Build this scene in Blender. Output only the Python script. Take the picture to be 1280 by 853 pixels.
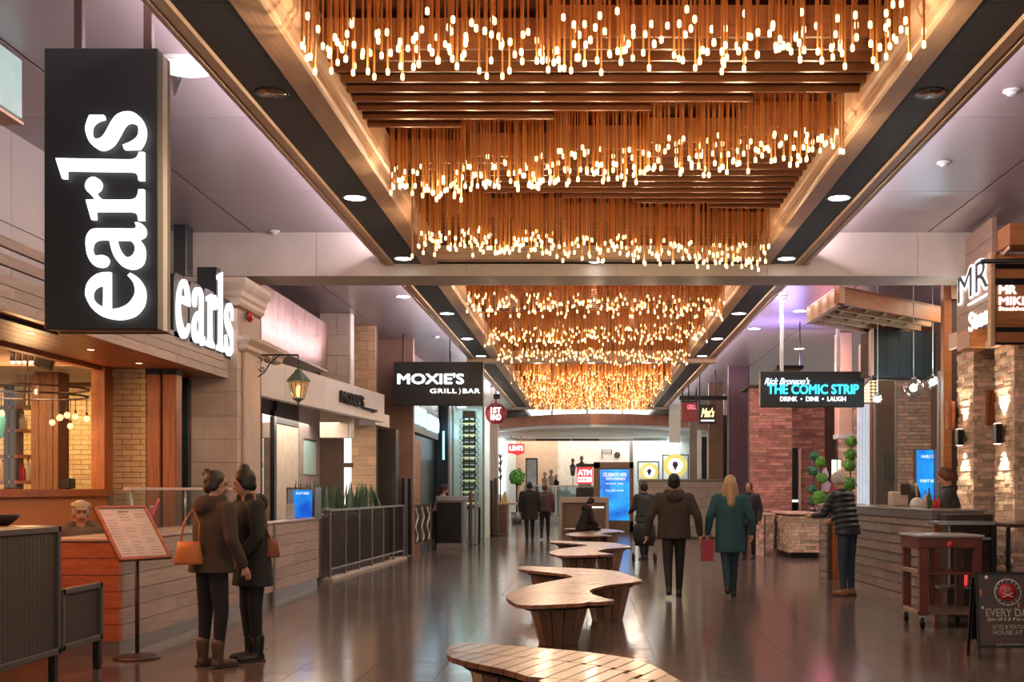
import bpy, bmesh, math, random
from mathutils import Vector, Matrix
random.seed(7)
for o in list(bpy.data.objects): bpy.data.objects.remove(o)
S = bpy.context.scene
COL = S.collection
F, HC, VX, VY = 1400.0, 1.5, 734.0, 612.0      # focal length in px, eye height, vanishing point

# ------------------------------------------------------------ camera, world, exposure
cam = bpy.data.cameras.new('camera'); co = bpy.data.objects.new('camera', cam); COL.objects.link(co)
co.location = (0, 0, HC); co.rotation_euler = (math.pi/2, 0, 0)
cam.sensor_width = 36; cam.lens = 36*F/1280
cam.shift_x = -(VX-640)/1280; cam.shift_y = (VY-426.5)/1280
cam.clip_start = .05; cam.clip_end = 300
S.camera = co
S.view_settings.view_transform = 'Standard'; S.view_settings.look = 'None'
S.view_settings.exposure = 0.35; S.view_settings.gamma = 1; S.view_settings.use_curve_mapping = False
w = bpy.data.worlds.new('world'); S.world = w; w.use_nodes = True
w.node_tree.nodes['Background'].inputs[0].default_value = (1, .86, .76, 1)
w.node_tree.nodes['Background'].inputs[1].default_value = 0.75

def lamp(kind, loc, power, col=(1,1,1), size=.2, rot=(0,0,0), size_y=None, spot=None, name='lamp_light'):
    l = bpy.data.lights.new(name, kind); l.energy = power; l.color = col
    if kind == 'AREA':
        l.size = size
        if size_y: l.shape = 'RECTANGLE'; l.size_y = size_y
    else: l.shadow_soft_size = size
    if spot: l.spot_size = spot; l.spot_blend = .6
    o = bpy.data.objects.new(name, l); COL.objects.link(o); o.location = loc; o.rotation_euler = rot
    return o
PI = math.pi
# large area lights: atrium at the far end, restaurant interiors
lamp('AREA', (.5, 47, 5.3), 380, (.93,1,1), 9, size_y=8)
lamp('AREA', (-1.5, 57, 4.0), 170, (1,.85,.68), 6, size_y=3)
lamp('AREA', (2.8, 57.5, 4.0), 170, (1,.96,.90), 4, size_y=3)
lamp('AREA', (-8.3, 10, 3.1), 330, (1,.60,.26), 4, size_y=6)
lamp('AREA', (-8.0, 16.1, 3.1), 120, (1,.66,.32), 5, size_y=1)
for x_ in (-3.4, 3.7):     # cove strips above the outer mouldings
    for (a_,b_) in ((3,14.8),(15.7,40)): lamp('AREA', ((-2.66 if x_<0 else 2.86),(a_+b_)/2,4.70), 14*(b_-a_), (1,.80,.86), .06, (math.pi,-.75 if x_<0 else .75,0), size_y=b_-a_)
lamp('AREA', (-4.85, 8.6, 2.88), 40, (1,.22,.06), .08, size_y=3)  # added red lamp for the glow on the floor under the booths
lamp('AREA', (6.5, 16.5, 4.6), 130, (1,.75,.55), 1.0, size_y=4)
lamp('AREA', (4.09, 22.8, 4.02), 45, (.42,.32,1), .5, rot=(math.pi,0,0))
lamp('AREA', (5.6, 25.2, 3.9), 22, (1,.25,.35), 1.0, rot=(-.9,0,.3))
lamp('AREA', (4.6, 23.5, 4.3), 35, (1,.62,.55), 1.0, rot=(.9,0,0))
lamp('AREA', (-5.2, 19.5, 2.8), 80, (1,.8,.66), .8, size_y=6)

# ------------------------------------------------------------ helpers
def W(px, py, Y): return Vector(((px-VX)*Y/F, Y, HC+(VY-py)*Y/F))
def FX(px, Y): return (px-VX)*Y/F
def FZ(py, Y): return HC+(VY-py)*Y/F

def mk(name, c1, c2=None, rough=.5, metal=0., scale=(1,1,1), ns=5., detail=4, bump=0., rand=0., emis=None, es=0., coat=0., trans=0., contrast=1., rvar=0., tint=0.):
    m = bpy.data.materials.new(name); m.use_nodes = True; nt = m.node_tree; N = nt.nodes; L = nt.links
    b = N['Principled BSDF']; b.inputs['Roughness'].default_value = rough; b.inputs['Metallic'].default_value = metal
    if coat: b.inputs['Coat Weight'].default_value = coat; b.inputs['Coat Roughness'].default_value = .1
    if trans: b.inputs['Transmission Weight'].default_value = trans; b.inputs['IOR'].default_value = 1.15
    if emis: b.inputs['Emission Color'].default_value = (*emis,1); b.inputs['Emission Strength'].default_value = es
    if c2 is None: c2 = tuple(x*.8 for x in c1)
    g = N.new('ShaderNodeNewGeometry'); mp = N.new('ShaderNodeMapping'); mp.inputs['Scale'].default_value = scale
    L.new(g.outputs['Position'], mp.inputs['Vector'])
    oi = N.new('ShaderNodeObjectInfo')
    ad = N.new('ShaderNodeMath'); ad.operation = 'ADD'; L.new(oi.outputs['Random'], ad.inputs[0]); L.new(g.outputs['Random Per Island'], ad.inputs[1])
    fr = N.new('ShaderNodeMath'); fr.operation = 'FRACT'; L.new(ad.outputs[0], fr.inputs[0])
    if rand:
        mu = N.new('ShaderNodeMath'); mu.operation='MULTIPLY'; mu.inputs[1].default_value = 17; L.new(fr.outputs[0], mu.inputs[0])
        va = N.new('ShaderNodeVectorMath'); L.new(mp.outputs[0], va.inputs[0]); L.new(mu.outputs[0], va.inputs[1]); vec = va.outputs[0]
    else: vec = mp.outputs[0]
    n = N.new('ShaderNodeTexNoise'); n.inputs['Scale'].default_value = ns; n.inputs['Detail'].default_value = detail
    L.new(vec, n.inputs['Vector'])
    mr = N.new('ShaderNodeMapRange'); mr.inputs['From Min'].default_value = .5-.2/contrast; mr.inputs['From Max'].default_value = .5+.2/contrast
    L.new(n.outputs['Fac'], mr.inputs['Value'])
    mx = N.new('ShaderNodeMix'); mx.data_type = 'RGBA'; mx.inputs['A'].default_value = (*c1,1); mx.inputs['B'].default_value = (*c2,1)
    L.new(mr.outputs[0], mx.inputs['Factor']); out = mx.outputs['Result']
    if rand:
        r2 = N.new('ShaderNodeMapRange'); r2.inputs['To Min'].default_value = 1-rand; r2.inputs['To Max'].default_value = 1+rand
        L.new(fr.outputs[0], r2.inputs['Value'])
        hs = N.new('ShaderNodeHueSaturation'); L.new(out, hs.inputs['Color']); L.new(r2.outputs[0], hs.inputs['Value'])
        if tint:
            r3 = N.new('ShaderNodeMapRange'); r3.inputs['To Min'].default_value = .5-tint; r3.inputs['To Max'].default_value = .5+tint
            f3 = N.new('ShaderNodeMath'); f3.operation='MULTIPLY'; f3.inputs[1].default_value=7.31; L.new(fr.outputs[0], f3.inputs[0])
            f4 = N.new('ShaderNodeMath'); f4.operation='FRACT'; L.new(f3.outputs[0], f4.inputs[0]); L.new(f4.outputs[0], r3.inputs['Value']); L.new(r3.outputs[0], hs.inputs['Hue'])
        out = hs.outputs['Color']
    L.new(out, b.inputs['Base Color'])
    if bump:
        bp = N.new('ShaderNodeBump'); bp.inputs['Strength'].default_value = bump; bp.inputs['Distance'].default_value = .01
        L.new(n.outputs['Fac'], bp.inputs['Height']); L.new(bp.outputs[0], b.inputs['Normal'])
    if rvar:
        rr = N.new('ShaderNodeMapRange'); rr.inputs['To Min'].default_value = max(0,rough-rvar); rr.inputs['To Max'].default_value = rough+rvar
        L.new(n.outputs['Fac'], rr.inputs['Value']); L.new(rr.outputs[0], b.inputs['Roughness'])
    return m

def glow(name, c, es, sample=True):
    m = mk(name, tuple(min(1,x*.6) for x in c), emis=c, es=es, rough=.4)
    if not sample: m.cycles.emission_sampling = 'NONE'
    return m

def glass_mat(name, tint=(.8,.9,.92), a=.15, rough=.03):
    m = bpy.data.materials.new(name); m.use_nodes = True; N = m.node_tree.nodes; L = m.node_tree.links
    for x in list(N): N.remove(x)
    o = N.new('ShaderNodeOutputMaterial'); t = N.new('ShaderNodeBsdfTransparent'); t.inputs[0].default_value = (*tint,1)
    g = N.new('ShaderNodeBsdfGlossy'); g.inputs['Roughness'].default_value = rough; g.inputs[0].default_value = (1,1,1,1)
    f = N.new('ShaderNodeFresnel'); f.inputs[0].default_value = 1.5
    a_ = N.new('ShaderNodeMath'); a_.operation='ADD'; a_.inputs[1].default_value = a*.3; g_ = N.new('ShaderNodeNewGeometry'); iv = N.new('ShaderNodeMath'); iv.operation='SUBTRACT'; iv.inputs[0].default_value = 1; L.new(g_.outputs['Backfacing'], iv.inputs[1])
    mm = N.new('ShaderNodeMath'); mm.operation='MULTIPLY'; L.new(f.outputs[0], mm.inputs[0]); L.new(iv.outputs[0], mm.inputs[1]); L.new(mm.outputs[0], a_.inputs[0])
    mx = N.new('ShaderNodeMixShader'); L.new(a_.outputs[0], mx.inputs[0]); L.new(t.outputs[0], mx.inputs[1]); L.new(g.outputs[0], mx.inputs[2])
    L.new(mx.outputs[0], o.inputs[0]); return m

def thing(name, label, cat, loc=(0,0,0), rz=0, group=None, kind=None):
    o = bpy.data.objects.new(name, None); COL.objects.link(o); o.location = loc; o.rotation_euler = (0,0,rz)
    o.empty_display_size = .1
    if label: o['label'] = label
    if cat: o['category'] = cat
    if group: o['group'] = group
    if kind: o['kind'] = kind
    return o
def tag(o, label=None, cat=None, group=None, kind=None):
    if label: o['label'] = label
    if cat: o['category'] = cat
    if group: o['group'] = group
    if kind: o['kind'] = kind
    return o
def wmat(o):
    m = Matrix.LocRotScale(o.location, o.rotation_euler, o.scale)
    return wmat(o.parent) @ o.matrix_parent_inverse @ m if o.parent else m
def par(o, p, local=False):
    if p is None: return o
    o.parent = p
    if not local: o.matrix_parent_inverse = wmat(p).inverted()
    return o
def meshobj(name, me, mat=None, parent=None, local=False, link=True):
    o = bpy.data.objects.new(name, me); COL.objects.link(o)
    if mat and not me.materials: me.materials.append(mat)
    return par(o, parent, local)
def from_bm(name, bm, mat, parent=None, local=False, smooth=False):
    bmesh.ops.recalc_face_normals(bm, faces=bm.faces)
    me = bpy.data.meshes.new(name); bm.to_mesh(me); bm.free()
    if smooth:
        for p in me.polygons: p.use_smooth = True
    return meshobj(name, me, mat, parent, local)
def bm_box(bm, c, s, M=None, bev=0):
    r = bmesh.ops.create_cube(bm, size=1.0); vs = r['verts']
    T = Matrix.Translation(c) @ Matrix.Diagonal((*s,1))
    bmesh.ops.transform(bm, matrix=(M @ T) if M else T, verts=vs)
    if bev:
        es = list({e for v in vs for e in v.link_edges})
        bmesh.ops.bevel(bm, geom=es, offset=bev, segments=1, affect='EDGES')
def rng(x0,x1,y0,y1,z0,z1): return ((x0+x1)/2,(y0+y1)/2,(z0+z1)/2), (abs(x1-x0),abs(y1-y0),abs(z1-z0))
def box(name, x0,x1,y0,y1,z0,z1, mat, parent=None, bev=.004, local=False, M=None):
    bm = bmesh.new(); c,s = rng(x0,x1,y0,y1,z0,z1); bev = min(bev, min(s)*.3)
    bm_box(bm, c, s, M, bev); return from_bm(name, bm, mat, parent, local)
def boxes(name, L_, mat, parent=None, bev=0, local=False, M=None):
    bm = bmesh.new()
    for b in L_:
        c,s = rng(*b); bm_box(bm, c, s, M, min(bev, min(s)*.3))
    return from_bm(name, bm, mat, parent, local)
def prism(name, pts, axis, a0, a1, mat, parent=None, local=False, smooth=False):
    """extrude a 2D outline: axis 'y' -> pts are (x,z); 'z' -> (x,y); 'x' -> (y,z)"""
    def v(p,a): return {'y':(p[0],a,p[1]),'z':(p[0],p[1],a),'x':(a,p[0],p[1])}[axis]
    n = len(pts); vs = [v(p,a0) for p in pts]+[v(p,a1) for p in pts]
    fs = [tuple(range(n)), tuple(range(2*n-1,n-1,-1))]+[(i,(i+1)%n,n+(i+1)%n,n+i) for i in range(n)]
    bm = bmesh.new(); V = [bm.verts.new(q) for q in vs]
    for f in fs: bm.faces.new([V[i] for i in f])
    return from_bm(name, bm, mat, parent, local, smooth)
def bm_tube(bm, pts, r, seg=8, cap=True):
    pts = [Vector(p) for p in pts]; rs = r if isinstance(r,(list,tuple)) else [r]*len(pts); rings = []
    up = None
    for i,p in enumerate(pts):
        d = (pts[min(i+1,len(pts)-1)]-pts[max(i-1,0)]).normalized()
        if up is None: up = Vector((0,0,1)) if abs(d.z)<.9 else Vector((1,0,0))
        a = d.cross(up).normalized(); b_ = a.cross(d).normalized(); up = b_
        rings.append([bm.verts.new(p+(a*math.cos(t)+b_*math.sin(t))*rs[i]) for t in [2*PI*k/seg for k in range(seg)]])
    for q,s in zip(rings, rings[1:]):
        for k in range(seg): bm.faces.new((q[k],q[(k+1)%seg],s[(k+1)%seg],s[k]))
    if cap: bm.faces.new(rings[0]); bm.faces.new(rings[-1])
def tube(name, pts, r, mat, parent=None, seg=8, local=False):
    bm = bmesh.new(); bm_tube(bm, pts, r, seg); return from_bm(name, bm, mat, parent, local, True)
def bm_lathe(bm, prof, c=(0,0,0), seg=16, M=None, cap=True):
    rings = []
    for (r,z) in prof:
        r = max(r,1e-4); ring = []
        for k in range(seg):
            p = Vector((c[0]+r*math.cos(2*PI*k/seg), c[1]+r*math.sin(2*PI*k/seg), c[2]+z)); ring.append(bm.verts.new(M@p if M else p))
        rings.append(ring)
    for q,s in zip(rings, rings[1:]):
        for k in range(seg): bm.faces.new((q[k],q[(k+1)%seg],s[(k+1)%seg],s[k]))
    if cap: bm.faces.new(rings[0]); bm.faces.new(rings[-1])
def lathe(name, prof, c, mat, parent=None, seg=16, local=False, smooth=True, M=None, cap=True):
    bm = bmesh.new(); bm_lathe(bm, prof, c, seg, M, cap); return from_bm(name, bm, mat, parent, local, smooth)
_unit = {}
def unit(mat):
    if mat.name not in _unit:
        bm = bmesh.new(); bm_box(bm, (0,0,0), (1,1,1)); me = bpy.data.meshes.new('block'); bmesh.ops.recalc_face_normals(bm, faces=bm.faces); bm.to_mesh(me); bm.free(); me.materials.append(mat); _unit[mat.name] = me
    return _unit[mat.name]
def piece(name, x0,x1,y0,y1,z0,z1, mat, parent=None):
    o = bpy.data.objects.new(name, unit(mat)); COL.objects.link(o); c,s = rng(x0,x1,y0,y1,z0,z1); o.location = c; o.scale = s
    return par(o, parent)
def courses(name, o0, u, width, height, ch, lr, depth, mat, parent, gap=.006, maxn=280, dj=0., joined=None):
    """courses of blocks on a wall face; o0 lower corner on the face, u unit direction along it; normal = u x z"""
    u = Vector(u).normalized(); zz = Vector((0,0,1)); n = u.cross(zz)
    Rm = Matrix((u, n, zz)).transposed().to_4x4(); o0 = Vector(o0)
    L_ = []; z = 0; row = 0
    while z < height-.01:
        h = min(ch*random.uniform(1-dj,1+dj), height-z); x = 0; first = True
        while x < width-.01:
            l = random.uniform(*lr) if lr[0]!=lr[1] else lr[0]
            if first and row%2: l *= .5
            if width-x-l < lr[0]*.3: l = width-x
            l = min(l, width-x); d = depth*random.uniform(.6,1) if dj or lr[0]!=lr[1] else depth
            L_.append((x, l, z, h, d)); x += l; first = False
        z += h; row += 1
    if joined is None: joined = len(L_) > maxn
    objs, rest = (L_[-maxn:], L_[:-maxn]) if joined != True else ([], L_)
    if joined == 'some': objs, rest = L_[-maxn:], L_[:-maxn]
    def mt(x,l,z,h,d):
        return Matrix.Translation(o0 + u*(x+l/2) + n*(d/2) + zz*(z+h/2)) @ Rm @ Matrix.Diagonal((l-gap, d, h-gap, 1))
    for b in objs:
        o = bpy.data.objects.new(name, unit(mat)); COL.objects.link(o); o.matrix_basis = mt(*b); par(o, parent)
    if rest:
        bm = bmesh.new()
        for b in rest:
            vs = bmesh.ops.create_cube(bm, size=1)['verts']; bmesh.ops.transform(bm, matrix=mt(*b), verts=vs)
        me = bpy.data.meshes.new(name); bm.to_mesh(me); bm.free()
        o = meshobj(name if joined is True else name+'_field', me, mat, parent); o['kind'] = 'stuff'
def frame(o, u, v): # plane frame matrix: x->u, y->v, z->normal
    u = Vector(u).normalized(); v = Vector(v).normalized(); n = u.cross(v)
    return Matrix.Translation(o) @ Matrix((u,v,n)).transposed().to_4x4()
def text(s, x0, x1, y0, y1, Fm, mat, parent, name='lettering', ext=.01, off=0., shear=0., sp=1.0, z=0.):
    cu = bpy.data.curves.new('t','FONT'); cu.body = s; cu.size = 1; cu.extrude = 0; cu.space_character = sp; cu.resolution_u = 3
    cu.shear = shear
    cu.fill_mode = 'BOTH'; cu.extrude = .05
    o = bpy.data.objects.new('t', cu); COL.objects.link(o)
    me = bpy.data.meshes.new_from_object(o.evaluated_get(bpy.context.evaluated_depsgraph_get())); bpy.data.objects.remove(o); bpy.data.curves.remove(cu)
    xs = [v.co.x for v in me.vertices]; ys = [v.co.y for v in me.vertices]
    if not xs: return None
    if off:     # thicken the strokes with shifted copies
        b0 = bmesh.new(); b0.from_mesh(me); src = [v.co.copy() for v in me.vertices]; polys = [tuple(p.vertices) for p in me.polygons]
        for k in range(6):
            d = Vector((math.cos(k*PI/3+.5), math.sin(k*PI/3+.5), 0))*off*1.1; vs = [b0.verts.new(c+d) for c in src]
            for p in polys: b0.faces.new([vs[i] for i in p])
        b0.to_mesh(me); b0.free(); xs = [v.co.x for v in me.vertices]; ys = [v.co.y for v in me.vertices]
    ax, bx, ay, by = min(xs), max(xs), min(ys), max(ys)
    for v in me.vertices:
        v.co = ((v.co.x-ax)/(bx-ax)*(x1-x0)+x0, (v.co.y-ay)/(by-ay)*(y1-y0)+y0, z + (ext if v.co.z>0 else 0))
    me.transform(Fm); me.materials.clear()
    return meshobj(name, me, mat, parent)
def spline_pts(pts, sub=5):
    """closed outline; points flagged with a third value are corners, the rest is smoothed (Catmull-Rom)"""
    n = len(pts); out = []
    for i in range(n):
        p1, p2 = pts[i], pts[(i+1)%n]; p0 = pts[i-1] if len(p1)<3 else p1; p3 = pts[(i+2)%n] if len(p2)<3 else p2
        if len(p1)>2 and len(p2)>2: out.append((p1[0],p1[1])); continue
        for k in range(sub):
            t = k/sub
            out.append(tuple(.5*((2*p1[a])+(-p0[a]+p2[a])*t+(2*p0[a]-5*p1[a]+4*p2[a]-p3[a])*t*t+(-p0[a]+3*p1[a]-3*p2[a]+p3[a])*t**3) for a in (0,1)))
    return out
def glyph(outs, fn, ext, mat, parent, name='letter', side=None):
    """outlines (first outer, then holes) -> extruded mesh, fn maps 2D -> world at depth d"""
    cu = bpy.data.curves.new('g','CURVE'); cu.dimensions = '2D'; cu.fill_mode = 'BOTH'; cu.extrude = .5
    for pts in outs:
        sp = cu.splines.new('POLY'); sp.points.add(len(pts)-1); sp.use_cyclic_u = True
        for q,p in zip(sp.points, pts): q.co = (p[0],p[1],0,1)
    o = bpy.data.objects.new('g', cu); COL.objects.link(o)
    me = bpy.data.meshes.new_from_object(o.evaluated_get(bpy.context.evaluated_depsgraph_get())); bpy.data.objects.remove(o); bpy.data.curves.remove(cu)
    for v in me.vertices: v.co = fn(v.co.x, v.co.y, ext if v.co.z>0 else 0)
    me.materials.clear(); me.materials.append(mat)
    if side:
        me.materials.append(side)
    ob = meshobj(name, me, mat, parent)
    bm = bmesh.new(); bm.from_mesh(me); bmesh.ops.recalc_face_normals(bm, faces=bm.faces); bm.to_mesh(me); bm.free()
    return ob

# ------------------------------------------------------------ materials
m_floor = mk('floor_tile', (.16,.125,.11), (.10,.075,.064), rough=.15, ns=2.5, detail=8, rand=.12, rvar=.06, bump=.05, scale=(1,2.2,1))
m_grout = mk('grout', (.03,.023,.02), rough=.6)
m_plaster = mk('beam_plaster', (.56,.51,.46), (.5,.45,.40), rough=.6, ns=3)
m_sidepanel = mk('ceiling_panel', (.40,.35,.37), (.36,.31,.33), rough=.33, metal=.15, ns=.6, rand=.04)
m_dark = mk('dark_strip', (.035,.04,.045), (.022,.026,.03), rough=.5, ns=40, scale=(1,6,1), rand=.15)
m_mold = mk('maple_moulding', (.56,.36,.23), (.42,.26,.16), rough=.38, ns=6, scale=(8,.5,8))
m_moldx = mk('maple_moulding_cross', (.56,.40,.28), (.46,.32,.21), rough=.4, ns=6, scale=(.5,8,8))
m_slat = mk('copper_slat', (.26,.095,.035), (.19,.065,.024), rough=.35, metal=.3, ns=5, scale=(.4,6,6), rand=.1)
m_recess = mk('recess_brown', (.14,.05,.02), (.09,.03,.012), rough=.5)
m_rod = mk('amber_rod', (.95,.48,.15), (.85,.38,.11), rough=.35, metal=.35, ns=3)
m_bulb = glow('bulb_glow', (1,.62,.25), 3.4, False)
m_down = glow('downlight_glow', (.95,.97,1), 9)
m_downwarm = mk('downlight_unlit', (.6,.45,.35), (.15,.08,.05), rough=.2, metal=1, ns=30)
m_led = glow('cove_led', (1,.86,.90), 7, False)
m_black = mk('black_metal', (.012,.012,.013), rough=.35, metal=.4)
m_signblack = mk('sign_black', (.018,.02,.021), rough=.5)
m_white = glow('sign_white', (1,1,1), 1.6)
m_whitesoft = glow('sign_white_soft', (1,1,1), .9)
m_whiteedge = glow('sign_halo_white', (.85,.97,1), 3.0)
m_signside = mk('sign_grey_side', (.30,.27,.25), rough=.4, metal=.5)
m_housing = mk('sign_housing', (.05,.055,.06), rough=.35, metal=.5)
m_plank = mk('whitewashed_plank', (.46,.36,.33), (.35,.27,.245), rough=.55, ns=3, scale=(1,1,12), rand=.12, bump=.1)
m_wood = mk('orange_wood', (.42,.13,.04), (.26,.07,.02), rough=.35, ns=4, scale=(1,1,9), rand=.1)
m_woodv = mk('orange_wood_upright', (.40,.13,.045), (.24,.07,.02), rough=.35, ns=5, scale=(9,9,.7), rand=.1)
m_soffit = mk('soffit_cedar', (.33,.10,.035), (.22,.06,.02), rough=.35, ns=4, scale=(9,.6,1), rand=.12)
m_palewood = mk('pale_wood', (.66,.44,.27), (.52,.33,.19), rough=.45, ns=3, scale=(1,1,8), rand=.15)
m_cedar = mk('cedar_beam', (.46,.19,.07), (.34,.12,.04), rough=.4, ns=4, scale=(1,1,10), rand=.05)
m_veneer = mk('lit_veneer', (.72,.50,.38), (.62,.42,.32), rough=.45, ns=4, scale=(1,1,10))
m_stone = mk('cream_stone', (.60,.49,.41), (.52,.42,.35), rough=.6, ns=6, rand=.05, bump=.05)
m_greywall = mk('grey_panel', (.46,.43,.41), (.42,.39,.37), rough=.5, ns=2)
m_brick = mk('cream_brick', (.60,.42,.22), (.50,.33,.17), rough=.55, ns=8, rand=.1)
m_mortar = mk('mortar', (.22,.11,.05), rough=.8)
m_ledge = mk('ledgestone', (.78,.58,.44), (.48,.34,.25), rough=.75, ns=9, rand=.35, bump=.4, tint=.02)
m_redstone = mk('red_ledgestone', (.58,.29,.23), (.34,.16,.13), rough=.7, ns=7, rand=.35, bump=.4, tint=.02)
m_stonebrick = mk('tan_brick', (.72,.54,.40), (.52,.38,.28), rough=.7, ns=9, rand=.25, bump=.3)
m_backing = mk('dark_backing', (.10,.06,.045), rough=.8)
m_barblock = mk('bar_block', (.30,.235,.21), (.22,.17,.15), rough=.5, ns=5, rand=.15, scale=(1,1,5))
m_steel = mk('brushed_steel', (.42,.42,.42), (.34,.34,.34), rough=.28, metal=.9, ns=30, scale=(1,1,8))
m_greymetal = mk('grey_metal', (.25,.235,.23), rough=.4, metal=.6)
m_partmetal = mk('partition_metal', (.17,.155,.15), rough=.4, metal=.6)
m_mesh = mk('woven_panel', (.075,.062,.058), (.05,.042,.04), rough=.6, ns=60, scale=(1,1,3))
m_copper = mk('copper_mirror', (.55,.37,.32), (.36,.22,.19), rough=.26, metal=1, ns=1.5, scale=(1,3,.6), rand=.06)
m_bulbfar = glow('bulb_glow_far', (1,.60,.25), 1.9, False)
m_bronze = mk('bronze_band', (.36,.15,.09), (.26,.11,.07), rough=.3, metal=.8, ns=2)
m_moxie = mk('facade_white', (.62,.58,.58), (.56,.52,.52), rough=.45, ns=2)
m_tilewall = mk('stone_tile', (.36,.31,.285), (.30,.26,.24), rough=.4, ns=3, rand=.06)
m_beige = mk('beige_panel', (.55,.49,.40), rough=.6)
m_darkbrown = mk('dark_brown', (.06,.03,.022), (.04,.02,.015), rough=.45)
m_plant = mk('leaf_dark', (.07,.13,.07), (.035,.07,.04), rough=.45, ns=14, rand=.25)
m_leaf = mk('leaf_green', (.16,.46,.06), (.07,.26,.03), rough=.5, ns=30, rand=.35)
m_leafteal = mk('leaf_teal', (.06,.28,.17), (.03,.16,.10), rough=.5, ns=30, rand=.3)
m_paint = mk('white_paint', (.75,.75,.76), rough=.5)
m_atrium = glow('atrium_daylight', (.93,.99,1), 1.5)
m_atwall = mk('atrium_wall', (.68,.76,.74), (.62,.70,.69), rough=.5)
m_glass = glass_mat('clear_glass')
m_glassdk = glass_mat('tinted_glass', (.70,.80,.81), .3)
m_blue = None
m_red = glow('red_sign', (.75,.05,.06), .8)
m_maroon = mk('maroon_sign', (.30,.03,.035), rough=.4)
m_purple = mk('purple_cladding', (.16,.09,.13), (.11,.06,.09), rough=.4, ns=3, rand=.1)
m_cyan = glow('neon_cyan', (.05,.75,1), 2.2)
m_gold = glow('neon_gold', (1,.80,.40), 1.2)
m_teal = glow('teal_box', (.42,.62,.58), .3)
m_bluewall = mk('blue_black_screen', (.03,.055,.07), (.02,.035,.045), rough=.25, metal=.5, ns=2, scale=(1,1,.3))
m_brownpanel = mk('brown_panel', (.17,.10,.07), (.13,.075,.05), rough=.4)
m_verdigris = mk('lantern_green', (.16,.22,.18), (.10,.14,.11), rough=.5, metal=.3)
m_lampglass = glow('lantern_glow', (1,.62,.28), 1.6)
m_orangewall = mk('orange_wall', (.55,.20,.06), (.48,.16,.05), rough=.5, ns=2)
m_paper = mk('menu_paper', (.62,.56,.50), rough=.6)
m_ink = mk('ink', (.12,.10,.10), rough=.6)
m_benchtop = mk('bench_plank', (.33,.15,.08), (.19,.08,.045), rough=.3, ns=4, scale=(3,.6,1), rand=.2, coat=.15)
# ============================================================ SETTING
def struct(o): o['kind'] = 'structure'; return o
# floor: slab with recessed joints, tiles on top
fl = struct(box('floor', -16, 15, -5, 66, -.2, -.004, m_grout, bev=0))
T = .6
near = []; far = []
for j in range(-6, 100):
    for i in range(-24, 24):
        x0, y0 = i*T, 4+j*T
        px = abs(x0+T/2)*F/max(y0,1)
        if y0 > 8.1 and y0 < 17.4 and -4.9 < x0 < min(.445*y0, 6) and len(near) < 296: near.append((x0,y0))
        else: far.append((x0,y0))
for x0,y0 in near: piece('floor_tile', x0, x0+T-.004, y0, y0+T-.004, -.02, 0, m_floor, fl)
bm = bmesh.new()
for x0,y0 in far:
    x1,y1 = x0+T-.004, y0+T-.004
    vs = [bm.verts.new(p) for p in ((x0,y0,-.02),(x1,y0,-.02),(x1,y1,-.02),(x0,y1,-.02),(x0,y0,0),(x1,y0,0),(x1,y1,0),(x0,y1,0))]
    for f in ((4,5,6,7),(0,1,5,4),(1,2,6,5),(2,3,7,6),(3,0,4,7)): bm.faces.new([vs[k] for k in f])
me = bpy.data.meshes.new('tiles'); bm.to_mesh(me); bm.free(); meshobj('floor_tile_field', me, m_floor, fl)['kind'] = 'stuff'

Y1, Y2, YB, YB2, YE = 14.9, 15.6, 25.6, 25.9, 40.8
XL, XR = -1.9, 2.15
# crossing beam
bm_ = struct(box('trim_1', -5.6, 6.4, Y1+.04, Y2, 4.34, 5.25, m_plaster, bev=.01))
for k in range(6):
    piece('facing_panel', -5.6+k*2.0, -5.6+(k+1)*2.0-.006, Y1, Y1+.04, 4.34, 4.92, m_plaster, bm_)
# side ceilings with panel joints
def side_ceiling(n, x0, x1, xs):
    c = struct(box(n, min(x0,x1), max(x0,x1), -5, 62, 4.94, 5.1, m_recess, bev=0))
    cuts = [min(x0,x1), xs, max(x0,x1)]
    for a,b in zip(cuts, cuts[1:]):
        y = -5.0
        while y < 46:
            d = 2.55
            if not (y < Y1 < y+d): piece('ceiling_panel', a+.012, b-.012, y, y+d-.012, 4.92, 4.945, m_sidepanel, c)
            else: piece('ceiling_panel', a+.012, b-.012, y, Y1, 4.92, 4.945, m_sidepanel, c)
            y += d
    return c
side_ceiling('ceiling', -7.0, -2.72, -4.45)
side_ceiling('ceiling', 2.95, 8.5, 4.53)
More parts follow.
